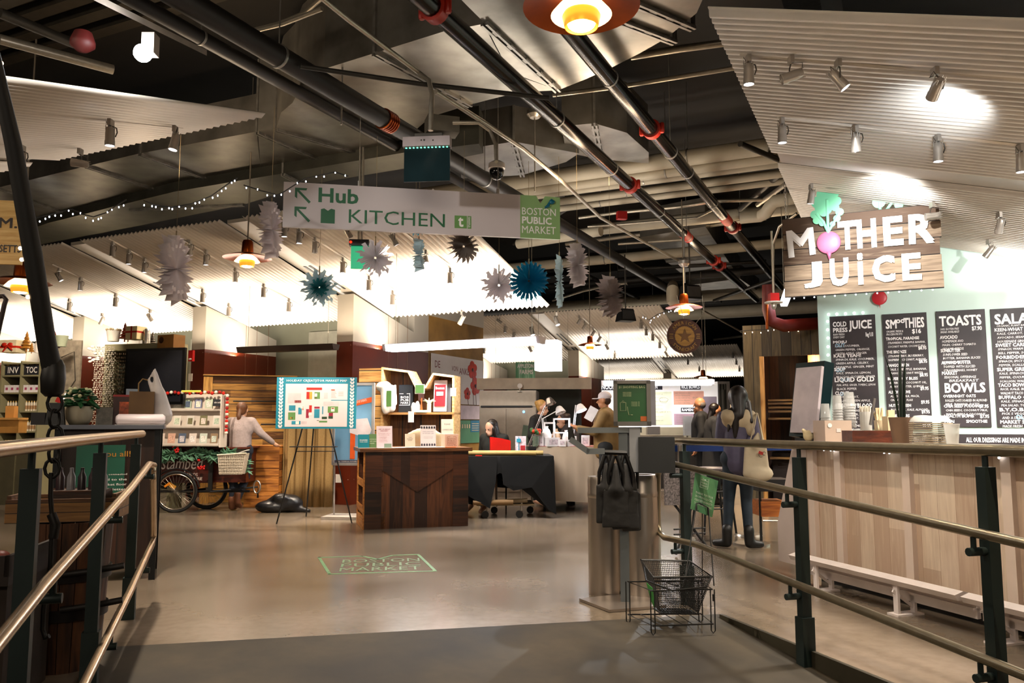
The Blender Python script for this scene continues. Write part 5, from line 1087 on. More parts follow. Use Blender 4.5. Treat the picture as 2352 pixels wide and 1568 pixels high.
t = thing('black_tote', 'black tote bag with a white market logo on the wooden shelf', 'bag', onShelf(925), R(-13)); MB().bx((-.1, -.03, 0), (.11, .03, .39)).build('bag', mat('#16191f', .7), t); k = MB(); MZ0 = T3(y=-.033); k.text('BOS', -.07, .2, .12, .03, MZ0, .02); k.text('PUB', -.07, .16, .12, .03, MZ0, .02); k.text('MARK', -.07, .12, .12, .03, MZ0, .02); [k.bx(*q) for q in (((-.09, -.034, .1), (.07, -.032, .106)), ((.064, -.034, .1), (.07, -.032, .27)), ((-.09, -.034, .26), (-.03, -.032, .266)), ((.02, -.034, .26), (.07, -.032, .266)))]; k.build('print', WHT, t)
t = thing('boston_poster', 'red and white poster titled Boston leaning in the wooden shelf', 'poster', onShelf(1006, .1), R(-13)); k = MB(); k.box((0, .02, .23), (.19, .02, .44), 0, -.08); k.build('white_board', mat('#e0d8dc', .5), t); MB().box((0, .003, .235), (.155, .02, .3), 0, -.08).build('red_panel', mat('#9c1420', .5), t); MB().box((0, -.008, .26), (.1, .01, .055), 0, -.08).build('white_box', mat('#dccfc8', .5), t); k = MB(); k.text('Boston', -.065, .32, .13, .04, T3(y=-.004), .02); [k.text(a_, .0, .16 - i * .03, .06, .024, T3(y=.0), .02) for i, a_ in enumerate(('VISIT', 'OUR', 'MARKET'))]; k.build('lettering', mat('#f0dcc8', .5), t)
MB().box((.05, .06, .2), (.2, .03, .4), 0, -.08).build('grey_backing', mat('#5a5a60', .5), t)
for px, lb, kind in ((952, 'pair of white ceramic ornaments below the shelf notch', 0), (966, 'bunch of orange handled utensils below the shelf notch', 1), (985, 'pale green plant ornament beside the Boston poster', 2)):
    t = thing('shelf_ornament', lb, 'ornament', onShelf(px, .02), 0)
    if kind == 0: MB().lathe([(0, 0), (.03, 0), (.035, .08), (.02, .13), (0, .14)], 12, (-.02, 0, 0)).lathe([(0, 0), (.035, 0), (.04, .1), (.02, .15), (0, .16)], 12, (.035, .02, 0)).build('ornament', mat('#d8cfc6', .5), t, 60)
    if kind == 1: MB().tube([(0, 0, 0), (.01, 0, .2)], .008, 6).tube([(.02, 0, 0), (.0, 0, .18)], .008, 6).build('handles', mat('#b4501c', .5), t); MB().box((0, .02, .22), (.08, .02, .12)).build('brown_bag', mat('#3c1c10', .6), t)
    if kind == 2: MB().lathe([(0, 0), (.03, 0), (.03, .12)], 12).build('vase', mat('#c5c8a8', .4), t, 50); k = MB(); [k.tube([(0, 0, .1), (.04 * math.cos(a), 0, .16), (.09 * math.cos(a), .02, .15 + .05 * math.sin(a))], [.012, .014, .004], 6) for a in (.1, .8, 1.6, 2.4, 3.0)]; k.build('leaves', mat('#a3aa80', .6), t, 60); MB().box((-.1, 0, .015), (.16, .08, .03)).build('mint_cloth', mat('#a9d8c4', .7), t)
for px, py, lb, c in ((964, 893, 'green square price card on the shelf notch', '#5c8a4c'), (1041, 900, 'cream square tag on the right post of the shelf', '#d8d0b8'), (944, 957, 'white hanging tag below the shelf board', '#dcdce4')):
    t = thing('price_card', lb, 'card', P(px, py, 11.05), R(-13)); MB().box((0, 0, 0), (.12 if px == 964 else .08, .01, .11 if px != 944 else .15)).build('card', mat(c, .5), t); 
    if px == 964: MB().bx((-.07, .003, -.065), (.07, .006, .065)).build('border', WHT, t)
# ---- banner
t = thing('poppy_banner', 'white fabric banner with red poppies and the word ANKE on the fin wall', 'banner', W(-7.885, 13.0, 0), RU + R(90))
# local x runs along U (away), so facing +v
x0 = 0; BN = mat('#ece6e6', .6, 0, .04, 2)
fm = Matrix.Identity(4)
MB().bx((.08, -.02, 1.68), (2.22, -.005, 2.62)).build('fabric', BN, t)
FLO = mat('#c23418', .6, 0, .3, 12)
def flower(cx, cz, r, t):
    k = MB()
    for i in range(5):
        a = i * 1.257 + cx; k.ball((cx + r * .55 * math.cos(a), -.023, cz + r * .55 * math.sin(a)), r * .55, 12, 8, (1, .03, .8), 0)
    k.build('poppy', FLO, t, 180); MB().ball((cx, -.028, cz), r * .2, 8, 6, (1, .2, 1)).build('poppy_centre', mat('#2a1a18', .6), t, 180); MB().tube([(cx, -.022, cz - r * .5), (cx + .05, -.022, 1.68)], .006, 4).build('stem', mat('#5a3a38', .6), t)
flower(1.72, 2.4, .19, t); flower(1.85, 2.07, .2, t); flower(1.5, 1.9, .13, t)
k = MB(); k.text('ANKE', 1.15, 2.28, .42, .13, T3(y=-.021), 0, shear=.15); k.text('DE', .2, 2.36, .2, .13, T3(y=-.021), 0); k.text('VON', .85, 2.33, .25, .1, T3(y=-.021), 0); k.text('vida', .5, 1.76, .2, .07, T3(y=-.021), 0); k.build('lettering', mat('#7a3034', .5), t)
t2 = thing('market_poster', 'green and blue price list poster below the poppy banner', 'poster', W(-7.885, 14.1, 0), RU + R(90)); MB().bx((.0, -.02, .9), (1.0, -.005, 1.36)).build('green_sheet', mat('#5f9a78', .5, 0, .05), t2); MB().bx((.55, -.024, 1.12), (.98, -.02, 1.36)).build('blue_box', mat('#3a84a8', .5), t2); MB().bx((-.05, -.02, 1.38), (1.05, -.004, 1.66)).build('white_header', mat('#dccbd4', .5), t2)
k = MB(); [k.box((.1 + i * .1, -.024, 1.24), (.05, .004, .08)) for i in range(5)]; [k.bx((.6, -.027, 1.15 + i * .045), (.9, -.024, 1.165 + i * .045)) for i in range(4)]; k.build('printed_icons', mat('#e6d6b8', .5), t2)
# ---- desk
p = G(836, 1216); DW = 1.3; rz = R(16.5)
t = thing('information_desk', 'dark brown reclaimed wood information desk with an M-shaped panel and open side shelves', 'desk', Vector((p.x, p.y, 0)), rz)
DKB = wood('#241008', '#5a321a', .0, 2, 0, .5, name='desk_wood', coat=.1); DKV = wood('#2a1409', '#6d4024', .155, 0, 2, .5, gap='#120804', name='desk_planks', gw=.02)
DH = .985; DD = .72
MB().bx((.0, 0, 0), (DW, .03, DH - .045)).build('front_panel', DKV, t)
for xa in (0, DW - .2): MB().bx((xa, -.018, .0), (xa + .2, 0, DH - .045)).build('end_panel', wood('#1c0d06', '#4d2a16', .09, 2, 0, .5, gap='#120804', name='desk_ends', gw=.02), t)
k = MB(); k.prism([(.2, DH - .045), (.2, .72), (DW / 2, .44), (DW - .2, .72), (DW - .2, DH - .045)], -.016, 0, MX); k.build('chevron_panel', wood('#2a140a', '#4f2c17', .11, 0, 0, .5, gap='#120804', name='desk_chevron', gw=.02), t)
MB().bx((DW - .03, .03, 0), (DW, DD, DH - .045)).build('side_panel', DKB, t); MB().bx((.0, DD, 0), (DW, DD + .02, DH - .045)).build('back_panel', DKB, t)
MB().bx((-.07, -.05, DH - .045), (DW + .045, DD + .06, DH)).build('desktop', wood('#3f2414', '#8a5c38', .0, 1, 0, .4, name='desktop_wood', coat=.2), t)
LP = wood('#7a4218', '#c98844', 0, 2, 1, .5)
# open side shelves on the left
for z in (.28, .60): MB().bx((-.012, .0, z - .09), (.25, DD, z - .075)).bx((-.02, .0, z - .09), (-.005, DD, z)).build('side_shelf', LP, t)
MB().bx((-.02, 0, 0), (.25, DD, .15)).build('side_base', LP, t)
for y in (0, DD): MB().bx((-.022, y - .015, 0), (-.002, y + .015, DH - .045)).build('side_edge', LP, t)
MB().bx((.25, .03, .1), (.26, DD, DH - .05)).build('inner_wall', mat('#3a1a0c', .6), t)
for z, n_ in ((.195, 6), (.515, 5)):
    k = MB(); [k.box((.03 + .015 * i, .12 + .08 * i, z + .07), (.012, .09, .16), .1, .2) for i in range(n_)]; k.build('leaflet_bundle', mat('#c9a8a0', .6, 0, .4, 30), t)
dk = Vector((p.x, p.y, 0)); 
def onDesk(px, dy=.2):
    # position on the desktop along x so that it projects near px
    rY = p.y + dy; x_w = (px - 1176) / F * (rY + .1); a = Vector((x_w, rY, 0)) - dk; lx = a.dot(Vector((math.cos(rz), math.sin(rz), 0))); return dk + Matrix.Rotation(rz, 3, 'Z') @ Vector((lx, dy, DH))
def card(px, dy, w_, h_, base, acc, label, lines, cat='sign', head=None, hc='#8a2030', stand=True):
    t = thing('acrylic_sign', label, cat, onDesk(px, dy), rz + rnd.uniform(-.06, .06))
    MB(Matrix.Rotation(-.12, 4, 'X')).box((0, 0, h_ / 2 + .004), (w_, .006, h_)).build('sheet', mat(base, .35, 0, .04), t)
    if acc:
        for (x0, z0, x1, z1, c) in acc: MB().box(((x0 + x1) / 2 * w_, (z0 + z1) / 2 * h_ * .12 - .0235 * 0 - .006 - h_ * .06, 0 + (z0 + z1) / 2 * h_), ((x1 - x0) * w_, .002, (z1 - z0) * h_), 0, -.12).build('printed_block', mat(c, .5), t)
    k = MB(); Mx = Matrix.Rotation(-.12, 4, 'X') @ Matrix.Translation((0, -.0045, 0))
    for tx, x0, z0, ww, hh in lines: k.text(tx, x0 * w_, z0 * h_, ww * w_, hh * h_, Mx @ Matrix.Translation((0, h_ * .0, 0)), .01)
    if k.v: k.build('lettering', mat(hc, .5), t)
    MB().bx((-w_ / 2, -.02, 0), (w_ / 2, .05, .004)).build('foot', mat('#d8d4d0', .1, 0, .02), t)
    return t
card(841, .12, .14, .165, '#177080', None, 'small teal card sign with red edges at the left end of the desk', [('SHARE', -.35, .55, .7, .09), ('YOUR STORY', -.35, .42, .7, .07)], hc='#e0e0dc')
card(864, .14, .12, .17, '#56794c', None, 'small green card sign second from the left on the desk', [('BOSTON PUBLIC MARKET', -.4, .6, .8, .07), ('GIFT CARDS', -.4, .45, .8, .07), ('AVAILABLE', -.4, .3, .5, .07)], hc='#c9d6c0')
card(890, .12, .2, .27, '#dccad0', None, 'tall pink printed sign with red text on the left half of the desk', [('ASK US ABOUT', -.38, .84, .76, .05), ('DELIVERY', -.25, .76, .5, .05), ('Pick up your order at', -.38, .65, .76, .035), ('the market today', -.38, .58, .7, .035), ('- local food', -.38, .48, .5, .03), ('- local gifts', -.38, .41, .5, .03), ('- local events', -.38, .34, .55, .03), ('- happy people', -.38, .27, .6, .03)], hc='#a03a44')
card(898, .06, .09, .05, '#7d9480', None, 'tiny grey green card in front of the pink printed sign', [], hc='#ffffff')
card(951, .16, .13, .17, '#d8ccb4', None, 'small cream framed sign left of the white bag-pattern sign', [('THE', -.15, .72, .3, .06), ('MARKET', -.3, .6, .6, .07), ('SHOP', -.2, .5, .4, .07)], hc='#7a5a44')
t = card(995, .1, .2, .28, '#e4dad8', None, 'white sign bordered by rows of black shopping bag icons on the desk', [('WE ARE A CASHLESS MARKET', -.36, .7, .72, .045), ('PAY WITH ANY CARD', -.36, .62, .72, .045), ('thank you for shopping', -.3, .46, .6, .035), ('local with us today', -.28, .4, .56, .035)], hc='#8a8088')
k = MB(); Mx = Matrix.Rotation(-.12, 4, 'X')
for z in (.02, .24):
    for i in range(6): k._a(*(lambda mb: ([Mx @ Vector(v) for v in mb.v], mb.f))(MB().box((-.083 + i * .033, -.005, z + .013), (.022, .002, .024)).box((-.083 + i * .033, -.005, z + .029), (.012, .002, .006))))
k.build('bag_icons', mat('#2c2a34', .5), t)
t = thing('donation_box', 'pink cube donation box with a market logo at the right end of the desk', 'box', onDesk(1048, .12), rz + .1); MB().bx((-.09, -.07, 0), (.09, .09, .17)).build('box', mat('#dfb59e', .5, 0, .05), t); k = MB(); k.text('BOSTON', -.05, .1, .1, .018, T3(y=-.0705), .01); k.text('PUBLIC', -.05, .075, .1, .018, T3(y=-.0705), .01); k.text('MARKET', -.05, .05, .1, .018, T3(y=-.0705), .01); k.text('Customer Box', -.07, .02, .14, .016, T3(y=-.0705), .01)
for a_, c_ in (((-.06, .04), (.06, .044)), ((-.06, .135), (-.02, .139)), ((.02, .135), (.06, .139)), ((-.06, .04), (-.056, .139)), ((.056, .04), (.06, .139))): k.bx((a_[0], -.0715, a_[1]), (c_[0], -.0705, c_[1]))
k.build('lettering', mat('#a05a48', .5), t)
card(1042, .3, .16, .36, '#c8c4b4', None, 'tall grey acrylic sign standing behind the pink cube box', [('PLEASE', -.25, .8, .5, .05), ('COMMENTS HERE', -.42, .6, .84, .05)], hc='#6a6a6a')
t = thing('pen', 'orange pen lying in front of the pink cube box', 'pen', onDesk(1050, .0) + Vector((0, 0, .006)), rz); MB().tube([(-.07, 0, 0), (.06, 0, 0), (.075, 0, 0)], [.005, .005, .001], 8).build('barrel', mat('#d8641c', .4), t)
t = thing('paper_sheets', 'white papers spread over the desktop', 'papers', onDesk(960, .1), rz); [MB().box((x, y_, .002 + i * .0015), (.25, .2, .0012), a_).build('sheet', mat('#efe8ea', .5), t) for i, (x, y_, a_) in enumerate(((-.35, 0, .1), (-.1, .03, -.1), (.15, 0, .05), (.35, .02, .2), (0, -.02, .3)))]
t = thing('office_chair', 'cream upholstered chair back behind the desk signs', 'chair', Vector((P(975, 1000, 10.8).x, 10.8, 0)), 0); blob('backrest', [('b', (0, 0, 1.02), (.46, .06, .3)), ('e', (0, 0, 1.12), (.22, .05, .12))], mat('#a8987a', .7), t, .02); MB().bx((-.24, -.45, .45), (.24, .02, .55)).build('seat', mat('#a8987a', .7), t); MB().tube([(0, -.2, 0.05), (0, -.2, .45)], .03, 10).build('column', BLK, t)
for a in range(5): MB().tube([(0, -.2, .06), (.28 * math.cos(a * 1.257), -.2 + .28 * math.sin(a * 1.257), .04)], .02, 6).build('leg', BLK, t)
# floor sticker
pts = [G(733, 1280), G(832, 1277), G(868, 1284), G(902, 1275), G(960, 1273), G(1000, 1311), G(757, 1318)]
t = thing('floor_stencil', 'faded green market logo stencilled on the concrete floor', 'floor marking', G(865, 1298), 0); o0 = Vector(t.location)
k = MB(); L_ = [x - o0 for x in pts]
for i in range(len(L_)):
    a, c = L_[i], L_[(i + 1) % len(L_)]; dd = (c - a).normalized(); nn = Vector((-dd.y, dd.x, 0)) * .014; k._a([a - nn - dd * .01, a + nn - dd * .01, c + nn + dd * .01, c - nn + dd * .01, a - nn + Vector((0, 0, .0022)) - dd * .01, a + nn + Vector((0, 0, .0022)) - dd * .01, c + nn + Vector((0, 0, .0022)) + dd * .01, c - nn + Vector((0, 0, .0022)) + dd * .01], [(0, 3, 2, 1), (4, 5, 6, 7), (0, 1, 5, 4), (1, 2, 6, 5), (2, 3, 7, 6), (3, 0, 4, 7)])
FG = mat('#5a8a5c', .4, 0, .35, 9); k.build('outline', FG, t)
ex = (G(985, 1300) - G(755, 1306)).normalized(); ey = Vector((-ex.y, ex.x, 0)) 
org = G(770, 1314) - o0; wT = (G(975, 1309) - G(770, 1314)).length
M_ = Matrix(((ex.x, 0, ey.x, org.x), (ex.y, 0, ey.y, org.y), (0, 1, 0, .004), (0, 0, 0, 1)))
k = MB(); dpt = (G(850, 1284) - G(850, 1314)).length
for i, s_ in enumerate(('MARKET', 'PUBLIC', 'BOSTON')): k.text(s_, .03, dpt * (.04 + i * .32), wT * .93, dpt * .26, M_, 0)
k.v = [(x, y, .0015 + abs(z) * .1) for x, y, z in k.v]; k.build('lettering', mat('#5f7f58', .4, 0, .3, 12), t)
# ================================================================ greeting card tricycle
wA, wB = G(402, 1177), G(474, 1168)
ax_ = Vector((wB.x - wA.x, wB.y - wA.y, 0)); t = thing('cargo_tricycle', 'dark cargo tricycle selling cards, white script name on its brown box', 'tricycle', Vector((wA.x, wA.y, 0)), 0); o0 = Vector(t.location)
def wheel(c, lbl):
    w_ = MB(); n_ = Vector((.12, -1, 0)).normalized(); r = .285
    tyre = MB(); tyre.tube([c + Vector((n_.y * -1 * math.cos(a) * r, n_.x * math.cos(a) * r, math.sin(a) * r)) for a in [i * math.pi / 18 for i in range(36)]], .022, 8, closed=True)
    wh = tyre.build('tyre', mat('#111111', .7), t, 60)
    k = MB(); k.tube([c + Vector((-n_.y * math.cos(a) * (r - .03), n_.x * math.cos(a) * (r - .03), math.sin(a) * (r - .03))) for a in [i * math.pi / 18 for i in range(36)]], .012, 6, closed=True); k.build('rim', mat('#b9ada0', .25, .9), t, 60)
    k = MB(); [k.tube([c, c + Vector((-n_.y * math.cos(a) * (r - .03), n_.x * math.cos(a) * (r - .03), math.sin(a) * (r - .03)))], .0022, 4) for a in [i * math.pi / 14 for i in range(28)]]; k.lathe([(0, -.04), (.022, -.04), (.022, .04), (0, .04)], 12, c, n_); k.build('spokes', mat('#8a837a', .3, .9), t)
    k = MB(); k.tube([c + Vector((-n_.y * math.cos(a) * (r + .05), n_.x * math.cos(a) * (r + .05), math.sin(a) * (r + .05))) for a in [R(10) + i * R(16) for i in range(11)]], .022, 6, flat=.4); k.build('mudguard', BLK, t, 60)
c1 = Vector((0, 0, .3)); c2 = wB - o0 + Vector((.0, 0, .3)); wheel(c1, 'near'); wheel(c2, 'far')
MB().box((-.1, .1, .38), (.12, .02, .05), 0, 0, .6).build('orange_reflector', mat('#d8901c', .4, emit=.1), t)
MB().box(c1 + Vector((-.12, -.03, .1)), (.09, .012, .03), 0, 0, -.6).build('orange_reflector', mat('#d8801c', .4), t)
bx0 = Vector((-.28, .12, 0))
MB().bx((-.42, .1, .42), (.46, .75, .92)).build('cargo_box', wood('#2a0d06', '#4a1a0e', 0, 2, 0, .4, name='mahogany', coat=.3), t)
MB().bx((.44, .2, .42), (.95, .7, .9)).build('cargo_side', wood('#2e1008', '#54200f', 0, 2, 0, .4), t); MB().bx((-.45, .05, .92), (1.0, .78, .945)).build('lid', wood('#3a1409', '#5a2412', 0, 2, 0, .4), t)
MB().bx((.43, .09, .3), (.49, .12, .92)).build('corner_strap', BLK, t)
MB().tube([(-.35, .05, .3), (1.05, .1, .3)], .018, 8).tube([(.5, 0, .3), (1.15, .15, .36), (1.15, .15, .2)], .014, 8).tube([c1 + Vector((0, .03, 0)), c2], .016, 8).build('frame_tube', mat('#15161a', .3, .5), t)
k = MB(); k.tube([Vector((1.14 + .05 * math.cos(a), .13, .36 + .09 * math.sin(a))) for a in [i * math.pi / 8 for i in range(16)]], .012, 6, closed=True); k.build('rear_light_ring', STEEL, t, 60)
k = MB(); k.text('stamped', -.27, .56, .62, .24, T3(y=.098), .004, shear=.25); k.text('CARDS', .1, .52, .17, .045, T3(y=.098)); k.text('& PAPERIE', .1, .46, .24, .045, T3(y=.098)); k.build('white_lettering', mat('#d8ccc4', .5), t)
# garland
t2 = thing('fir_garland', 'green leafy garland with red berries draped over the front of the tricycle box', 'garland', o0 + Vector((0, .06, .9)))
GP_ = [(-.42, -.04), (-.3, -.1), (-.15, -.07), (0, -.03), (.15, -.06), (.3, -.02), (.45, -.05), (.6, -.1), (.75, -.03), (.9, -.08), (1.02, -.18), (.98, -.32)]
k = MB(); rg = random.Random(5)
for i in range(300):
    a, c = rg.choice(list(zip(GP_, GP_[1:]))); f = rg.random(); x = a[0] + (c[0] - a[0]) * f; z = a[1] + (c[1] - a[1]) * f; an = rg.uniform(0, 6.28); Ls = rg.uniform(.09, .17)
    dx_, dz_ = math.cos(an) * Ls, math.sin(an) * Ls * .8 - .02; y0 = rg.uniform(-.08, -.01)
    k.tube([(x, y0, z), (x + dx_ * .6, y0 - .03, z + dz_ * .6), (x + dx_, y0 - .02, z + dz_)], [.005, .03, .002], 5, flat=.4)
k.build('leaves', mat('#557f64', .7, 0, .4, 25), t2, 60)
k = MB()
for bx_, bz_ in ((.0, .03), (-.36, -.17), (.38, -.2), (.78, -.18), (-.28, -.1)):
    for j in range(11): k.ball((bx_ + rg.uniform(-.05, .05), -.14, bz_ + rg.uniform(-.07, .06)), .018, 7, 5)
k.build('berries', mat('#b01410', .3), t2, 180)
# card display
dp = P(440, 1010, 12.0); t3 = thing('card_display_rack', 'white three-tier greeting card rack on top of the tricycle', 'card rack', Vector((dp.x, dp.y - .1, .945)), R(-4))
RK = mat('#d2c6ba', .5, 0, .05)
MB().bx((-.5, .12, 0), (.5, .15, .78)).build('back_board', RK, t3)
for i, z in enumerate((0.03, .29, .54)): MB().bx((-.49, -.1 + i * .07, z - .012), (.49, .14, z + .004)).bx((-.49, -.1 + i * .07, z - .012), (.49, -.092 + i * .07, z + .03)).build('card_shelf', RK, t3)
for x in (-.5, .5): MB().bx((x - .008, -.08, 0), (x + .008, .15, .76)).build('side_board', RK, t3)
k = MB(); k.text('sale cards', .37, .64, .1, .03, T3(y=-.02)); MB().bx((.35, -.015, .6), (.49, .0, .7)).build('slate', mat('#22252a', .6), t3); k.build('chalk_writing', WHT, t3)
cc = ['#b8b2b6', '#cfd0c2', '#a9b8a4', '#6f7590', '#b3bfa8', '#e0cfcb', '#cdc9c0', '#d4cec2', '#c8c2b8', '#6c6848', '#d8cfc6', '#cdb9ae', '#c79c88', '#4c586c', '#d0c2b8', '#b8c0b4', '#8a7258']
protoc = {}
rown = ('bottom', 'middle', 'top')
names = {3: 'blue seaside', 9: 'olive green', 13: 'dark blue', 16: 'brown and green', 2: 'leafy green', 4: 'green and white'}
n = 0
for i, (z, cnt) in enumerate(((.54, 6), (.29, 5), (.03, 6))):
    for j in range(cnt):
        x = -.4 + .8 * j / (cnt - 1 if cnt > 1 else 1); c = cc[n % len(cc)]; dx = t3.location + Matrix.Rotation(R(-4), 3, 'Z') @ Vector((x, (-.05 + (2 - i) * .07), z + .006))
        b = MB(); b.box((0, 0, .085), (.11, .004, .165), 0, -.16); b2 = MB(); b2.box((0, -.0035 + .0, .085), (.07, .002, .09), 0, -.16)
        tt = thing('greeting_card', f'{names.get(n, "pale")} greeting card, {ordw[j]} along the {rown[2 - i]} tier of the white rack', 'card', dx, R(-4), 'greeting cards on the tricycle rack'); b.build('card', mat(c, .6), tt); b2.build('picture', mat(cc[(n * 5 + 3) % 17], .6, 0, .5, 40), tt); n += 1
t4 = thing('felt_garland', 'red and white felt ball garland around the top and right side of the card rack', 'garland', t3.location + Vector((0, 0, .79)))
gp = [(-.5 + i * .055, 0) for i in range(19)] + [(.55, -.05 - i * .045) for i in range(13)]
for i, (x, z) in enumerate(gp): MB().ball((x, -.02, z + (.012 if i % 3 else 0)), .026, 8, 6).build('felt_ball', mat(('#b8200f', '#d8cfc0', '#8f1a12')[i % 3], .9), t4, 180)
tag(MB().tube([(-.14, 0, 0), (.14, 0, 0)], .018, 10).build('wrapping_tube', mat('#d8c94a', .5), None, 60, t3.location + Vector((.02, -.03, .815))), 'yellow tube lying on top of the card rack', 'tube')
t5 = thing('wicker_basket', 'white wicker bicycle basket holding papers on the rear of the tricycle', 'basket', P(535, 1062, 11.6), .1)
MB().prism([(-.15, -.16), (.15, -.16), (.2, .13), (-.18, .1)], -.12, .12, Matrix(((1, 0, 0, 0), (0, 0, 1, 0), (0, 1, 0, 0), (0, 0, 0, 1)))).build('basket_body', mat('#b8ab98', .7, 0, .5, 60, .8), t5)
k = MB()
for i in range(15): k.tube([(-.15 + i * .021, -.125, -.16), (-.18 + i * .0265, -.125, .115)], .005, 5)
for z in (-.14, -.1, -.06, -.02, .02, .06, .1): k.tube([(-.16, -.128, z), (.17, -.128, z)], .004, 5)
k.tube([(-.19, -.13, .11), (.21, -.13, .135)], .012, 8); k.build('wicker_weave', mat('#cfc3b0', .7, 0, .2, 50), t5, 60)
MB().box((.1, 0, .14), (.22, .2, .01), 0, 0, -.35).box((.0, .02, .12), (.25, .16, .01), 0, 0, -.1).build('papers', mat('#e8e4e0', .5), t5)
# ================================================================ centre tables and stalls
def cloth_prism(name, top, zt, hems, m, parent, wave=.012, seg=10):
    """cloth over a table: top outline (x, y), hem heights per corner"""
    b = MB(); P_ = []; n = len(top)
    for i in range(n):
        a, c = Vector((*top[i], 0)), Vector((*top[(i + 1) % n], 0)); ha, hc = hems[i], hems[(i + 1) % n]; nn = (c - a).normalized(); nn = Vector((nn.y, -nn.x, 0))
        for j in range(seg):
            f = j / seg; p = a.lerp(c, f); P_.append((p, nn, ha[1] + (ha[1 - 1] - ha[1 - 1]) if False else (ha if not isinstance(ha, tuple) else ha[0]) * (1 - f) + (hc if not isinstance(hc, tuple) else hc[0]) * f, f))
    N = len(P_); vs = [(p.x, p.y, zt) for p, nn, h, f in P_]
    for k_, fr in ((1, .1), (2, .5), (3, 1)):
        for idx, (p, nn, h, f) in enumerate(P_):
            q = p + nn * (.01 + wave * fr * math.sin(idx * 1.9)); vs.append((q.x, q.y, zt + (h - zt) * fr))
    fs = [tuple(range(N))] + [(k_ * N + i, k_ * N + (i + 1) % N, (k_ + 1) * N + (i + 1) % N, (k_ + 1) * N + i) for k_ in range(3) for i in range(N)]
    b._a(vs, fs); o = b.build(name, m, parent, 60); return o
tb = G(1170, 1192); t = thing('folding_cart_table', 'rolling metal table on casters beside the information desk', 'table', Vector((tb.x - .25, 11.2, 0)), R(4))
tz = .84
MB().bx((-.35, 0, tz - .04), (.85, .75, tz)).build('table_top', mat('#2a2a2a', .5), t)
for x, y in ((-.05, .02), (.42, .02), (.1, .6), (.62, .6)):
    MB().tube([(x, y, .1), (x, y, tz - .04)], .016, 8).build('leg', STEEL, t); k = MB(); k.lathe([(0, -.015), (.05, -.015), (.05, .015), (0, .015)], 14, (x - .03, y, .05), (0, 1, 0)); k.build('caster', BLK, t, 40)
MB().bx((-.2, .0, .17), (.6, .6, .19)).tube([(-.25, .1, .2), (.5, .0, .24)], .03, 8).build('lower_shelf', mat('#7a684a', .6), t)
MB().tube([(-.25, -.05, .22), (.3, -.02, .22)], .035, 10).build('cardboard_tube', mat('#8a6a44', .7), t, 60)
t2 = thing('black_tablecloth', 'black cloth hanging in points from the rolling table', 'tablecloth', t.location, R(4))
cloth_prism('cloth', [(-.4, -.04), (.12, -.05), (.86, -.02), (.88, .78), (-.4, .78)], tz + .006, [.33, .62, .06, .3, .4], mat('#060707', .9, 0, .1), t2)
# split hem pieces
k = MB(); k._a([(-.4, -.06, tz), (.08, -.07, tz), (.06, -.08, .5), (-.02, -.08, .14), (-.4, -.06, .36)], [(0, 1, 2, 3, 4)]); k._a([(.12, -.07, tz), (.86, -.05, tz), (.89, -.06, .05), (.78, -.07, .12), (.55, -.08, .42), (.3, -.08, .38), (.16, -.08, .46)], [(0, 1, 2, 3, 4, 5, 6)]); o = k.build('cloth_flap', mat('#060707', .9, 0, .1), t2); o.modifiers.new('thickness', 'SOLIDIFY').thickness = .005
tl = Vector(t.location); 
def onT(px, Y, z=tz + .012): p = P(px, 1000, Y); return Vector((p.x, Y, z))
for i, (a, c, y, r, lb) in enumerate((( -.38, .62, .05, .035, 'long cardboard poster tube lying in front on the black table'), (-.3, .72, .14, .033, 'second cardboard poster tube behind the first on the black table'))):
    t3 = thing('poster_tube', lb, 'tube', tl + Vector((0, y, tz + .01 + r)), R(-3)); MB().tube([(a, 0, 0), (c, 0, 0)], r, 14).build('tube', mat('#a58d56', .7, 0, .1), t3, 60); MB().lathe([(0, 0), (r * .7, 0)], 14, (c + .001, 0, 0), (1, 0, 0)).build('open_end', BLK, t3)
t3 = thing('red_gift_bag', 'bright red paper gift bag on the black table', 'bag', onT(1148, 11.5), .1); MB().prism([(-.14, 0), (.15, 0), (.15, .2), (.02, .23), (-.14, .25)], -.06, .06, MX).build('bag', mat('#b8140c', .35, 0, .12, 5), t3)
t3 = thing('patterned_card_box', 'pale gift card box with blue ribbon and red label on the black table', 'box', onT(1196, 11.5), -.1); MB().box((0, 0, .13), (.15, .04, .26), 0, -.06).build('box', mat('#d0bcc4', .4, 0, .3, 40), t3); MB().bx((-.03, -.032, .0), (-.02, -.026, .25)).box((-.025, -.035, .2), (.06, .006, .05)).build('ribbon', mat('#2a8aa8', .4), t3); MB().bx((.0, -.035, .06), (.065, -.028, .13)).build('red_label', mat('#a02028', .5), t3)
tag(MB().box((0, 0, 0), (.09, .02, .012)).build('marker_pen', mat('#c82010', .5), None, None, onT(1100, 11.15)), 'small red marker on the left end of the black table', 'pen')
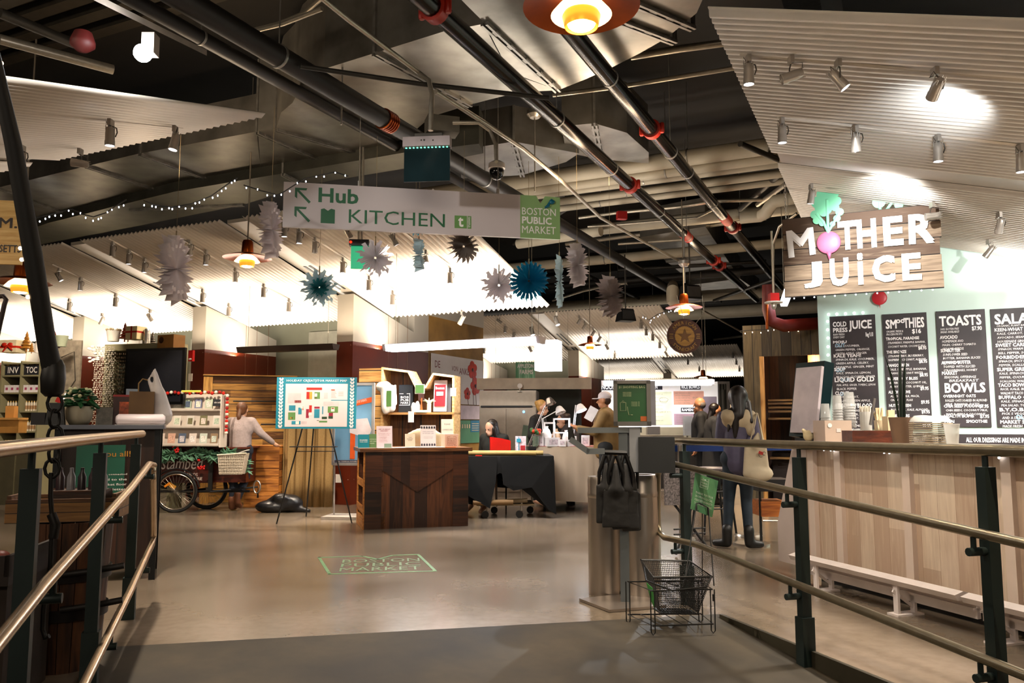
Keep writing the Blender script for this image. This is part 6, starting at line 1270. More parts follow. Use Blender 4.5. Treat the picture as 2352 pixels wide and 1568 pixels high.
# cream cloth table
t = thing('cream_cloth_table', 'table covered with a floor-length cream cloth and a black runner', 'table', Vector((P(1310, 1000, 12.3).x, 12.1, 0)), R(-2))
for x in (-.4, .5):
    for y in (.1, .9): MB().box((x, y, .42), (.04, .04, .84)).build('leg', BLK, t)
MB().bx((-.5, 0, .9), (.72, .95, .94)).build('table_top', mat('#8a1a20', .5), t)
cloth_prism('tablecloth', [(-.52, -.02), (.3, -.03), (.74, .0), (.74, .97), (-.52, .97)], .948, [.17, .13, .25, .3, .2], mat('#b3a18c', .8, 0, .06, 3), t, .02, 14)
tc0 = Vector(t.location)
def onC2(px, Y, dz=0): p = P(px, 1000, Y); return Vector((p.x, Y, .952 + dz))
WH2 = mat('#ece8ea', .4, 0, .03)
def jars(px, Y, w_, h_, lb, c='#ece8ea', shape='box'):
    t = thing('display_item' if shape == 'x' else {'box': 'white_display_box', 'frame': 'ladder_stand', 'jar': 'jewellery_bust'}[shape], lb, {'box': 'box', 'frame': 'frame', 'jar': 'display bust'}[shape], onC2(px, Y), rnd.uniform(-.3, .3))
    if shape == 'box': MB().bx((-w_ / 2, -w_ / 3, 0), (w_ / 2, w_ / 3, h_)).build('box', mat(c, .4), t); MB().bx((-w_ / 3, -w_ / 3 - .004, h_ * .2), (w_ / 3, -w_ / 3 - .001, h_ * .8)).build('front_panel', mat('#c9b9c0', .5, 0, .4, 30), t)
    if shape == 'frame': MB().bx((-w_ / 2, 0, 0), (-w_ / 2 + .025, .03, h_)).bx((w_ / 2 - .025, 0, 0), (w_ / 2, .03, h_)).bx((-w_ / 2, 0, h_ - .025), (w_ / 2, .03, h_)).bx((-w_ / 2, 0, h_ * .45), (w_ / 2, .03, h_ * .45 + .02)).build('frame', WH2, t)
    if shape == 'jar': MB().lathe([(0, 0), (.05, 0), (.04, .04), (w_ / 2, h_ * .5), (w_ / 3, h_ * .8), (w_ / 6, h_ * .9), (w_ / 5, h_), (0, h_)], 14).build('bust', mat(c, .5), t, 60)
jars(1238, 12.2, .14, .2, 'small white panelled box at the left end of the cream table'); jars(1262, 12.4, .18, .36, 'white ladder frame stand behind the lamps on the cream table', shape='frame'); jars(1290, 12.35, .26, .42, 'tall white display frame in the middle of the cream table', shape='frame')
jars(1255, 12.25, .16, .3, 'white jewellery bust, left one on the cream table', shape='jar'); jars(1277, 12.5, .15, .26, 'tan jewellery bust on the cream table', '#c9a888', 'jar'); jars(1300, 12.3, .12, .24, 'white jewellery bust, right one on the cream table', shape='jar'); jars(1268, 12.15, .2, .13, 'low white box with a teal card on the cream table'); jars(1312, 12.15, .14, .15, 'white tissue box right on the cream table'); jars(1345, 12.2, .12, .16, 'white packet holder near the counter arm'); jars(1292, 12.1, .1, .1, 'tiny white box at the front of the cream table')
MB_ = MB(); MB_.bx((-.5, -.005, .0), (.7, .25, .004)); tag(MB_.build('red_runner', mat('#a01a24', .6), None, None, tc0 + Vector((0, 0, .951)), R(-2)), 'dark red runner strip along the front of the cream table', 'cloth')
def lamp(px, py, hx_, hy_, bx_, Y, label, on, m):
    base = onC2(bx_, Y); t = thing('desk_lamp', label, 'lamp', base, 0); hd = P(hx_, hy_, Y) - base; el = P(px, py, Y) - base
    MB().lathe([(0, 0), (.06, 0), (.06, .015), (0, .02)], 18).build('base', m, t); MB().tube([(0, 0, .01), el, hd], .008, 8).tube([Vector((.02, 0, .01)), el + Vector((.02, 0, 0))], .005, 6).build('arm', m, t, 60)
    dn_ = Vector((.35 if hx_ > bx_ else -.2, -.3, -1)).normalized(); MB().lathe([(.03, -.05), (.05, -.03), (.085, .06), (.08, .06), (.045, -.02), (.02, -.045)], 20, hd, dn_).build('shade', m, t, 50); MB().ball(hd + dn_ * .03, .045, 12, 8).build('bulb', mat('#ffffff', .3, emit=on, ecol='#e8f4ff') if on > 1 else mat('#dddddd', .3), t, 180); return hd + base
lamp(1250, 935, 1262, 920, 1213, 12.2, 'chrome gooseneck desk lamp in front of the blonde woman', 0, mat('#b0a8a8', .2, .9))
h = lamp(1322, 930, 1333, 935, 1312, 12.2, 'white desk lamp glowing bright blue white on the cream table', 30, WH2); spot(h + Vector((0, 0, -.05)), onC2(1290, 12.2), 60, 130, 6500, .05)
lamp(1245, 962, 1285, 940, 1250, 12.3, 'thin white lamp arm slanting across the cream table', 0, WH2)
t = thing('flower_vase', 'glass vase of red flowers and leaves on the cream table', 'vase', onC2(1230, 12.1)); MB().lathe([(0, 0), (.045, 0), (.05, .15), (.047, .15), (.042, .01)], 18).build('glass', mat('#8fa08c', .1, 0, .1, trans=.6), t, 60); k = MB(); k2 = MB()
for i in range(14): a = i * 2.4; (k if i % 2 else k2).ball((.06 * math.cos(a), .05 * math.sin(a), .2 + .012 * (i % 5)), .03, 8, 6)
k.build('flowers', mat('#c2361c', .5, 0, .3, 30), t, 180); k2.build('leaves', mat('#2c5a2c', .5), t, 180)
# pickle jar pieces: silver fridge wall behind
t = thing('steel_refrigerator', 'brushed steel under-lit double fridge cabinet behind the seated people', 'refrigerator', Vector((P(1165, 900, 14.4).x, 14.4, 0)), R(-6)); FR_ = mat('#8c8072', .3, .7, .08, 12)
MB().bx((-.5, 0, 0), (.52, .7, 1.88)).build('cabinet', FR_, t)
for a, c in ((-.49, -.02), (.02, .51)): MB().bx((a, -.03, .1), (c, 0, 1.55)).build('door', FR_, t)
MB().bx((-.49, -.035, 1.6), (.51, 0, 1.85)).build('upper_panel', FR_, t); MB().bx((-.47, -.05, 1.58), (.45, -.03, 1.61)).build('black_trim', BLK, t); MB().ball((.3, -.05, 1.5), .022, 8, 6).build('blue_light', mat('#5aa0ff', .3, emit=3, ecol='#6ab0ff'), t)
MB().box((.4, -.05, 1.05), (.28, .02, .4), 0, 0, .15).build('green_flyer', mat('#4a5a4a', .6), t); t2 = MB(); t2.bx((-.55, 0, 1.9), (1.5, .08, 2.1)); tag(t2.build('wall_shelf', mat('#a89a88', .5), None, None, t.location, R(-6)), 'beige wall rail above the steel fridge with a small fan', 'shelf')
t = thing('dark_partition', 'dark green black board behind the blonde and the dark-haired worker', 'partition', Vector((P(1275, 900, 15.4).x, 15.4, 0)), R(-4)); MB().bx((-.62, 0, 0), (.45, .05, 1.98)).build('panel', mat('#20241f', .7), t); MB().bx((.45, 0, 0), (.5, .06, 2.0)).build('post', BLK, t)
k = MB(); k.lathe([(.03, -.02), (.045, -.02), (.045, .02), (.03, .02)], 18, (0, 0, 0), (0, -1, 0)); k.tube([(0, 0, -.045), (0, 0, -.1)], .01, 6); k.lathe([(0, -.1), (.04, -.1), (.04, -.11), (0, -.11)], 14); tag(k.build('web_camera', WHT, None, 60, P(1194, 886, 14.3)), 'small round white webcam above the steel fridge', 'camera')
# ---- noodle stall
t = thing('noodle_stall', 'white noodle stall with steel counter and serving hatch', 'stall', Vector((P(1560, 950, 16.4).x, 16.4, 0)), R(-3)); 
MB().bx((-1.0, .8, 0), (.85, .9, 2.25)).build('back_wall', mat('#d8d4c4', .5, 0, .05, 6), t); MB().bx((.78, .1, 0), (1.05, .8, 2.15)).build('steel_column', mat('#6b6560', .4, .4), t)
MB().bx((-1.0, 0, 0), (.75, .6, .95)).build('counter_body', mat('#2b2724', .5), t); MB().bx((-1.02, -.03, .95), (.78, .62, 1.0)).build('counter_top', STEEL, t)
for x in (.15, .52, .7): MB().tube([(x, 0, 1.0), (x, 0, 1.48)], .018, 8).build('guard_post', STEEL, t)
MB().bx((-.95, .1, 1.0), (.1, .5, 1.06)).build('food_well', STEEL, t); 
nm = thing('menu_board', 'white noodle menu board listing NOODLES, RAMEN and RICE BOWLS', 'menu board', P(1385, 975, 16.3), R(-3)); 
MB().bx((-.02, 0, -.05), (2.3, .04, .86)).build('board', mat('#efece4', .4, emit=.25, ecol='#fff8ee'), nm)
def blk(x0, z0, x1, z1, c, p=nm): MB().bx((x0, -.006, z0), (x1, -.001, z1)).build('coloured_panel', mat(c, .5, emit=.12), p)
blk(1.42, .40, 2.02, .67, '#d79a80'); blk(1.42, .0, 1.9, .22, '#b3929e'); blk(.9, 0.0, 1.38, .66, '#dfe6c0'); blk(.0, .0, .12, .66, '#c98a80')
k = MB(); k.text('NOODLES', -.02, .71, .42, .1, T3(y=-.008), .03); k.build('white_lettering', mat('#f5f5f5', .4, emit=.4), nm); MB().bx((-.02, -.004, .69), (.42, -.001, .83)).bx((.92, -.004, .7), (1.2, -.001, .81)).bx((1.56, -.004, .7), (1.96, -.001, .81)).bx((1.56, -.004, .25), (1.9, -.001, .34)).build('black_bar', mat('#22222c', .5), nm)
k = MB(); k.text('RAMEN', .9, .72, .2, .07, T3(y=-.008), .03); k.text('RICE BOWLS', 1.58, .72, .36, .07, T3(y=-.008), .03); k.text('RAMEN', 1.58, .27, .22, .055, T3(y=-.008), .03); k.build('white_lettering', mat('#f5f5f5', .4, emit=.4), nm)
k = MB(); k.text('$8.75  LARGE $10', 1.0, .24, .35, .03, T3(y=-.008)); k.text('$4.95', 1.8, .52, .11, .035, T3(y=-.008))
for i, s_ in enumerate(('SHOYU RAMEN soy broth, egg', 'MISO RAMEN corn, scallion', 'SPICY RAMEN chili oil', 'VEGAN RAMEN tofu, greens', 'add pork, add egg, add noodles', 'extra toppings of your choice', 'spinach  kimchi  nori', 'bamboo  mushroom  corn')): k.text(s_, .92, .6 - i * .075, .28, .025, T3(y=-.008))
for i, s_ in enumerate(('BEEF TERIYAKI BOWL', 'CHICKEN TERIYAKI BOWL', 'VEGGIE TOFU BOWL', 'SALMON BOWL', 'CURRY BOWL')): k.text(s_, 1.45, .62 - i * .05, .3, .024, T3(y=-.008))
for i in range(4): k.text('HOT RAMEN SMALL BOWL', 1.47, .17 - i * .045, .38, .022, T3(y=-.008))
k.tube([(1.22 + .09 * math.cos(a), -.008, .5 + .04 * math.sin(a)) for a in [i * .4 for i in range(16)]], .003, 4); k.tube([(1.13, -.008, .5), (1.17, -.008, .44), (1.27, -.008, .44), (1.31, -.008, .5)], .003, 4); k.build('print', mat('#a09478', .5), nm)
boxthing('steel_food_pan', 'steel food pan on the noodle counter left of the guard posts', 'pan', P(1500, 998, 16.2) , (.25, .2, .16), STEEL)
boxthing('register_terminal', 'grey register terminal on the noodle counter', 'register', P(1580, 1000, 16.1), (.16, .14, .38), mat('#8f8d88', .5))
tag(MB().box((0, 0, 0), (.26, .04, .42)).box((0, -.025, -.06), (.12, .01, .2)).build('hanging_notice', mat('#7b6f74', .5), None, None, P(1631, 935, 15.9)), 'grey hanging notice with red print at the right end of the noodle menu', 'notice')
k = MB(); k.tube([(0, 0, 0), (.0, 0, 1.9)], .05, 10); 
for i in range(3): k.tube([(-.06 + i * .05, 0, 0), (-.06 + i * .05, 0, 2.0)], .025, 8)
tag(k.build('folded_umbrella', mat('#191b1a', .6), None, 60, Vector((P(1663, 1000, 14.5).x, 14.5, 0))), 'tall folded black umbrella standing right of the noodle menu', 'umbrella')
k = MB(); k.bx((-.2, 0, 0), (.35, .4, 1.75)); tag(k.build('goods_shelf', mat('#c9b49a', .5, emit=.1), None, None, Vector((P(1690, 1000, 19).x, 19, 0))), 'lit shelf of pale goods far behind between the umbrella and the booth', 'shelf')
t = thing('terrazzo_table', 'speckled grey terrazzo table on crossed black legs behind the railing post', 'table', Vector((P(1572, 1000, 8.2).x, 8.2, 0)), R(20))
TZ = mat('#77706f', .5, 0, .75, 55, name='terrazzo'); MB().box((0, 0, .66), (.48, .03, .36), 0, .0).build('folded_top', TZ, t)
for s_ in (-1, 1): MB().tube([(-.2 * s_, -.12, .02), (.12 * s_, .05, .5)], .014, 8).build('leg', BLK, t)
for z in (.2, .25): MB().tube([(-.18, -.06, z), (.18, -.06, z)], .009, 6).build('cross_bar', BLK, t)
t = thing('bar_stool', 'black metal stool with a pale seat under the railing by the dark-coated woman', 'stool', G(1640, 1225), .2)
MB().lathe([(0, 0), (.17, 0), (.18, .02), (.16, .035), (0, .04)], 24, (0, 0, .74)).build('seat', mat('#8a7f80', .4), t, 40)
for sx in (-1, 1):
    for sy in (-1, 1): MB().tube([(.2 * sx, .17 * sy, .01), (.13 * sx, .12 * sy, .74)], .014, 8).build('leg', BLK, t)
for z in (.3, .5): MB().tube([(.18 * a, .15 * c, z) for a, c in ((-1, -1), (1, -1), (1, 1), (-1, 1))], .009, 6, closed=True).build('foot_ring', BLK, t)
# blue queue belt
t = thing('queue_belt', 'blue retractable queue belt with steel posts behind the handrail', 'queue barrier', Vector((P(1545, 1000, 9.2).x, 9.2, 0))); 
MB().slab((-.1, 0, .97), (.65, .2, .97), (.65, .2, 1.04), (-.1, 0, 1.04), (0, 1, 0), .004).slab((1.0, .3, .97), (1.5, .3, .98), (1.5, .3, 1.05), (1.0, .3, 1.04), (0, 1, 0), .004).build('belt', mat('#123a80', .5), t)
for x, y in ((.08, 0), (.92, .32)): MB().tube([(x, y, .02), (x, y, 1.05)], .03, 10).build('post', STEEL, t, 40); MB().lathe([(0, 0), (.16, 0), (.15, .02), (0, .03)], 20, (x, y, 0)).build('base', STEEL, t, 40)
# wooden booth
bo = W(-2.05, 12.6); t = thing('wooden_booth', 'tall booth of weathered grey boards with a dark orange interior behind the shoppers', 'booth', bo, RU)
GRB = wood('#2c2417', '#5e523a', .14, 0, 2, .7, name='grey_boards', gap='#15100a'); ORW = wood('#4a1c0a', '#a8491c', .12, 0, 2, .5, name='orange_wood'); DKI = wood('#1c0f08', '#4a2a16', .16, 0, 2, .6, name='booth_inner')
MB().bx((0, 0, 2.3), (1.3, .06, 2.78)).bx((0, 0, 0), (.24, .06, 2.3)).build('front_boards', GRB, t)
MB().bx((.24, -.01, 0), (.3, .05, 2.3)).build('door_jamb', wood('#8a5a22', '#d8a35a', 0, 0, 2), t)
MB().bx((0, .06, 0), (.05, 2, 2.78)).build('side_boards', GRB, t); MB().bx((.05, 1.6, 0), (.85, 1.65, 2.5)).build('back_boards', DKI, t); MB().bx((.85, .9, 0), (1.4, .95, 2.5)).build('orange_boards', ORW, t)
for z, d_ in ((1.35, 0), (1.46, .02), (1.52, .05), (1.58, 0), (1.63, .03), (.9, 0), (.75, .04)): MB().bx((.3, .3 + d_, z), (1.25, .9, z + .03)).build('stacked_board', wood('#5a3a18', '#a87a3c', 0, 1, 0), t)
MB().bx((.3, .6, .0), (.7, 1.2, .85)).build('inner_bench', mat('#2a1a10', .6), t)
point(W(-1.1, 13.4, 2.3), 22, 2700, .1)
swag([(1700, 760), (1722, 758), (1752, 757), (1773, 752), (1792, 748), (1812, 757), (1830, 755), (1850, 745), (1872, 752)], 11.9, 'row of glowing warm bulbs along the top of the wooden booth', True, 10)
t = thing('work_stand', 'dark work stand with an orange wooden drawer and steel ring foot beside the booth', 'stand', Vector((P(1770, 1150, 8.9).x, 8.9, 0))); MB().bx((-.12, 0, .55), (.25, .4, .68)).build('top_tray', BLK, t); MB().bx((-.1, 0, .28), (.2, .4, .44)).build('drawer', wood('#7a3a12', '#c0702c', 0, 2, 0), t); MB().tube([(-.1, -.02, .24), (.24, -.02, .24), (.27, -.02, .6)], .012, 6).build('steel_rail', STEEL, t); MB().lathe([(.16, .0), (.19, .0), (.19, .02), (.16, .02)], 24, (-.25, -.1, 0)).build('ring_foot', STEEL, t, 40)
for x in (-.1, .22): MB().tube([(x, .05, 0), (x, .05, .55)], .015, 8).build('leg', BLK, t)
# ================================================================ juice bar counter
CT0, CS1 = 4.45, 5.74
def cw(t_, s_, z=0): return TS(t_, s_, z)
t = thing('juice_bar_counter', 'long juice bar counter clad in pale mixed wood boards with white uprights', 'counter', cw(CT0, CS1), AD)
LPW = wood('#b59c86', '#dac7b0', .15, 1, 2, .45, .9, gap='#8c7058', name='pale_mixed_boards', gw=.012)
MB().bx((0, -7.5, .1), (.05, 0, 1.09)).bx((.05, -.05, .1), (.75, 0, 1.09)).build('front_cladding', LPW, t)
UPR = mat('#d2bfb0', .45, 0, .04)
for y in (-.42, -.1, -1.12, -1.92, -2.72, -3.5): MB().bx((-.04, y - .035, .1), (0, y + .035, 1.09)).build('upright', UPR, t)
MB().bx((-.13, -7.5, 1.09), (.85, .1, 1.13)).build('countertop', mat('#9a8c7c', .35, 0, .08), t)
MB().bx((.06, -7.5, 0), (.7, -.06, .1)).build('toe_kick', BLK, t)
k = MB(); k.prism([(0, .09), (.42, .09), (.42, .42), (.18, 1.09), (0, 1.09)], -.0, .06, Matrix(((0, 0, 1, 0), (1, 0, 0, 0), (0, 1, 0, 0), (0, 0, 0, 1)))); k.build('white_end_wing', mat('#cdbcb2', .45, 0, .03), t)
k = MB(); [k.ball((-.06, y, 1.075), .008, 6, 4) for y in (-.3, -.38, -.42, -.95, -1.0, -1.9)]; k.build('under_light', mat('#ffffff', .3, emit=8), t)
# foot rail benches
for i, (s0_, L_) in enumerate(((5.62, 1.62), (3.96, 2.4))):
    t = thing('foot_rail', ['white slatted foot rail along the far half of the juice bar counter', 'white slatted foot rail along the near half of the juice bar counter'][i], 'foot rail', cw(4.2, s0_), AD)
    FRM = mat('#e2d8d4', .45, 0, .06, 8)
    k = MB(); k.prism([(-.03, .2), (.08, .2), (.1, .235), (.02, .255), (-.05, .235)], -L_, 0, Matrix(((1, 0, 0, 0), (0, 0, 1, 0), (0, 1, 0, 0), (0, 0, 0, 1)))); k.build('top_rail', FRM, t)
    MB().bx((.12, -L_, .08), (.15, 0, .19)).bx((.1, -L_, .13), (.16, 0, .145)).build('back_rail', FRM, t)
    for y in ((-.28, -1.1) if i == 0 else (-.0 - .2, -.75, -1.7)):
        k = MB(); k.bx((-.02, y - .02, 0.01), (.0, y + .02, .21)).bx((.12, y - .02, .01), (.14, y + .02, .19)).bx((-.05, y - .05, 0), (.17, y + .05, .012)).box((.05, y, .1), (.22, .01, .02), 0, 0, .6); k.build('leg', FRM, t)
CZ = 1.131
def onB(px, tc=4.72):   # point on the counter top at picture column px
    a = (px - 1176) / F; s = (T.x * tc - a * T.y * tc) / (a * D.y - D.x); return TS(tc, s, CZ)
# payment tablet
t = thing('register_display', 'dark teal backed register display tilted at the left end of the juice bar', 'register', onB(1862, 4.68), AD + R(6))
MB().box((0, 0, .36), (.11, .34, .66), 0, 0, .17).build('screen_back', mat('#12282c', .3, .2), t); MB().box((-.07, -.02, .36), (.03, .3, .58), 0, 0, .17).build('glass_face', mat('#c8bcc0', .15, .2), t); MB().tube([(0, 0, .0), (.02, 0, .2)], .04, 10).box((0, 0, .015), (.2, .22, .03)).build('stand', BLK, t)
def thB(name, label, cat, px, tc=4.72): return thing(name, label, cat, onB(px, tc), AD)
t = thB('crumpled_napkin', 'crumpled cream napkin at the foot of the register display', 'napkin', 1852, 4.55); blob('paper', [('e', (0, 0, .05), (.05, .03, .05)), ('c', (0, 0, .05), (.05, .02, .1), .03, .02), ('c', (0, 0, .05), (-.05, 0, .1), .03, .015)], mat('#d8c69c', .8, 0, .1, 9, 1, bsc=20), t, .01, 1)
t = thB('cup_holder_box', 'pale box with round stickers holding stacks of clear cups', 'box', 1907, 4.62); MB().box((0, 0, .09), (.22, .26, .18), -AD).build('box', mat('#bfa896', .5, 0, .05), t)
k = MB(); [k.lathe([(0, 0), (.018, 0), (.018, .002), (0, .002)], 14, (x, -.132, z), (0, -1, 0)) for x, z in ((-.07, .14), (.07, .04))]; k.v = [tuple(Matrix.Rotation(-AD, 3, 'Z') @ Vector(v)) for v in k.v]; k.build('round_sticker', WHT, t); MB().box((0, -.132 * 1, .1), (.035, .002, .03)).build('logo_sticker', mat('#d8c8c0', .5), t).rotation_euler.z = -AD
CUP = mat('#d6d6d2', .12, 0, .05, name='clear_plastic', alpha=.45)
def cups(px, n, r, label, z0=.18, tc=4.62):
    t = thing('cup_stack', label, 'cups', onB(px, tc) + Vector((0, 0, z0)), 0, None); k = MB()
    for i in range(n): k.lathe([(r, i * .022), (r * 1.06, i * .022 + .004), (r * .98, i * .022 + .008), (r * (.98 - (.22 if i == n - 1 else .03)), i * .022 + (.12 if i == n - 1 else .02))], 20)
    k.build('nested_cups', CUP, t, 50); return t
cups(1893, 2, .042, 'short stack of small clear cups on the left of the pale box'); cups(1921, 5, .042, 'medium stack of clear cups in the middle of the pale box'); cups(1948, 9, .05, 'tallest stack of large clear cups beside the dark board', .12, 4.75)
t = thB('straw_jar', 'clear jar packed with white wrapped straws on the brown caddy', 'jar', 1985, 4.78); k = MB(); rs = random.Random(2)
for i in range(40): a = rs.uniform(0, 6.28); q = rs.uniform(0, .038); k.tube([(q * math.cos(a), q * math.sin(a), .1), (q * 1.15 * math.cos(a), q * 1.15 * math.sin(a), .29 + rs.uniform(-.01, .01))], .0045, 5)
o = k.build('straws', mat('#ddd3c2', .6), t); MB().lathe([(0, .1), (.045, .1), (.048, .25), (.044, .25), (.04, .105)], 20).build('jar', CUP, t, 50)
t = thB('napkin_caddy', 'dark brown wooden caddy tray on the juice bar', 'caddy', 1990, 4.6); b = MB(); b.box((0, 0, .05), (.34, .2, .1), -AD); b.build('tray', wood('#35160a', '#5c2a14', 0, 2, 0, .5), t)
t = thB('utensil_cup', 'cup of wooden utensils and a knife handle in the caddy', 'cup', 2015, 4.78); k = MB(); [k.box((rs.uniform(-.03, .03), rs.uniform(-.02, .02), .19), (.012, .004, .18), 0, rs.uniform(-.2, .2), rs.uniform(-.2, .2)) for i in range(9)]; k.build('utensils', mat('#d8c39a', .6), t); MB().lathe([(0, .1), (.035, .1), (.04, .18)], 16).build('cup', mat('#c8b898', .5), t, 50); MB().box((-.06, 0, .25), (.02, .01, .22), 0, 0, .25).build('knife_handle', mat('#5a5652', .4), t)
t = thB('napkin_packets', 'cream folded packets standing between the straws and the plant pot', 'packets', 2035, 4.75); MB().box((0, 0, .15), (.07, .05, .12), .2).box((.03, 0, .2), (.07, .02, .12), .1).build('packet', mat('#cdb993', .6), t)
t = thB('snake_plant', 'snake plant with tall pointed dark leaves in a brown cardboard pot', 'plant', 2066, 4.58); MB().lathe([(0, 0), (.062, 0), (.088, .2), (.082, .2), (.078, .17), (0, .17)], 24).build('pot', mat('#6b5340', .8, 0, .08), t, 50)
k = MB()
for dx_, top_, ln, w_ in ((-.005, .02, .56, .022), (.02, .07, .5, .02), (-.02, -.12, .5, .014), (.0, .0, .35, .02), (.03, .04, .4, .016)):
    k.tube([(dx_, 0, .15), (dx_ + (top_ - dx_) * .2, .0, .15 + ln * .35), (dx_ + (top_ - dx_) * .6, 0, .15 + ln * .75), (top_, 0, .15 + ln)], [w_ * .6, w_, w_ * .8, .002], 8, flat=.35)
k.build('leaf', mat('#16251a', .4, 0, .4, 16), t, 60)
t = thB('paper_bowl_stack', 'wide stack of kraft bowls and lids with clear dome lids on top', 'bowls', 2140, 4.68); k = MB()
for j, x in enumerate((-.1, .06)):
    for i in range(12): k.lathe([(.06, i * .0135), (.093, i * .0135 + .004), (.093, i * .0135 + .009), (.06, i * .0135 + .01)], 22, (x, .02 * j, 0))
k.build('nested_bowls', mat('#a89c86', .6, 0, .25, 30), t, 40); k = MB(); [k.lathe([(.09, .165), (.08, .185), (.055, .21), (0, .215)], 22, (x, .02 * (x > 0), 0)) for x in (-.1, .06)]; k.build('dome_lid', CUP, t, 60)
t = thB('clear_cup', 'single large clear cup in front of the bowl stack', 'cup', 2180, 4.5); MB().lathe([(0, .002), (.035, 0), (.05, .15), (.054, .152), (.048, .146), (.033, .006)], 24).build('cup', CUP, t, 50)
# ---- menu boards on the mint wall
CHK = mat('#2b2326', .55, 0, .35, 5, name='chalkboard'); CHW = mat('#eeeae8', .5, emit=.05)
def vz(px, py): q = VAX(px, py, u=11.8); return q.dot(V), q.z
def board(px0, px1, py0, py1, label, items, wtop=None):
    v0, z1 = vz(px0, py0); v1, _ = vz(px1, py0); _, z0 = vz((px0 + px1) / 2, py1); w_, h_ = v1 - v0, z1 - z0
    t = thing('menu_board', label, 'menu board', W(v0, 11.80, z0), RU)
    MB().bx((0, 0, 0), (w_, .02, h_)).build('board', CHK, t)
    k = MB(); k2 = MB()
    for it in items:
        s_, x, y, ww, hh = it[:5]; (k2 if len(it) > 5 and it[5] == 2 else k).text(s_, x * w_, (1 - y - hh) * h_, ww * w_, hh * h_, T3(y=-.002), .035 if hh > .024 else .012, .0012, .12 if hh < .024 else 0)
    k.build('chalk_lettering', CHW, t)
    if k2.v: k2.build('sold_out_tag', mat('#8fb4cc', .5), t)
    return t
def body(lst, y, x=.1, w=.84, h=.021, step=.033):
    o = []
    for s_ in lst: o.append((s_, x, y, min(w, .036 * len(s_)), h)); y += step
    return o
def item(name, lst, y, nw=.5, price=None, nh=.03, x=.06, xb=.1):
    o = [(name, x, y, nw, nh)] + body(lst, y + .04, xb)
    if price: o.append((price, .78, y + .02 + .033 * len(lst), .18, .034))
    return o
it = [('COLD', .07, .05, .3, .045), ('PRESS', .07, .105, .32, .04), ('JUICE', .42, .045, .5, .1), ('RAW FRESH', .07, .155, .25, .018), ('EVERY DAY', .07, .18, .25, .018), ('Reg 9.10', .78, .155, .16, .05)]
it += item('MOJU', ['KALE, CUCUMBER,', 'GREEN PEPPER, ORANGE,', 'GREEN APPLE, GINGER'], .22, .3) + item('KALE YEAH!', ['SPINACH, KALE, CUCUMBER,', 'GREEN APPLE, CELERY,', 'PINEAPPLE, GINGER, MINT'], .34, .6) + item('SOUP', ['KALE, SPINACH, LEMON,', 'BROCCOLI, CUCUMBER, GINGER'], .46, .25) + [('LIQUID GOLD', .06, .545, .86, .05)] + body(['PEAR, APPLE, GINGER, TUMERIC, LEMON', 'BLACK PEPPER'], .605) + item('CLOUT', ['BEET, CARROT,', 'CELERY, GREEN APPLE,', 'LEMON, ORANGE'], .67, .3) + [('UNICORN BLOOD', .06, .775, .8, .04)] + body(['BEET, ORANGE, WATERMELON,', 'GINGER, CELERY', 'CARROT, ORANGE,', 'GINGER', 'WATERMELON,', 'PINEAPPLE'], .83, .3, .6)
it += [('OUT', .1, .245, .22, .035, 2), ('OUT', .1, .465, .2, .035, 2), ('OUT', .2, .555, .2, .03, 2), ('OUT', .16, .675, .2, .035, 2)]
board(1905, 2010, 727, 985, 'chalk menu board headed COLD PRESS JUICE on the mint wall', it)
it = [('SM', .07, .05, .25, .08), ('oo', .31, .05, .2, .035), ('THIES', .48, .04, .46, .09), ('ORGANIC FRESH &', .08, .145, .38, .018), ('FROZEN FRUITS', .08, .17, .36, .018), ('$16', .66, .14, .2, .045)]
y = .205
for nm_, l_, p_ in (('TROPICAL PARADISE', ['STRAWBERRY, PINEAPPLE, BANANA,', 'COCONUT WATER, COCONUT MILK'], '$8.95'), ('THE BRONZE', ['STRAWBERRY, BLUEBERRY,', 'RASPBERRY, COCONUT, ALMOND'], '$8.95'), ('MANGO GREEN', ['KALE, PINEAPPLE, BANANA,', 'ORANGE, COCONUT WATER'], '$8.95'), ('BLUEBERRY BLISS', ['BLUEBERRY, COCONUT OIL,', 'ALMOND BUTTER, QUINOA'], '$9.95'), ('ALMOND LOVE', ['ALMOND MILK, MACA,', 'CINNAMON, FLAX'], '$9.95'), ('NUTTY GREEN', ['BLUEBERRY, KALE, ALMOND'], '$9.95'), ('VENUS MARS', ['BLUEBERRY, COCONUT WATER,', 'CINNAMON'], '$9.95'), ('GREEN DREAM', ['SPINACH, ALMOND MYLK'], '$8.95'), ('MOCHA LOVE', ['CACAO POWDER, MACA'], None)):
    it += item(nm_, l_, y, min(.75, .045 * len(nm_)), p_, .026); y += .06 + .028 * len(l_)
board(2026, 2128, 722, 985, 'chalk menu board headed SMOOTHIES on the mint wall', it)
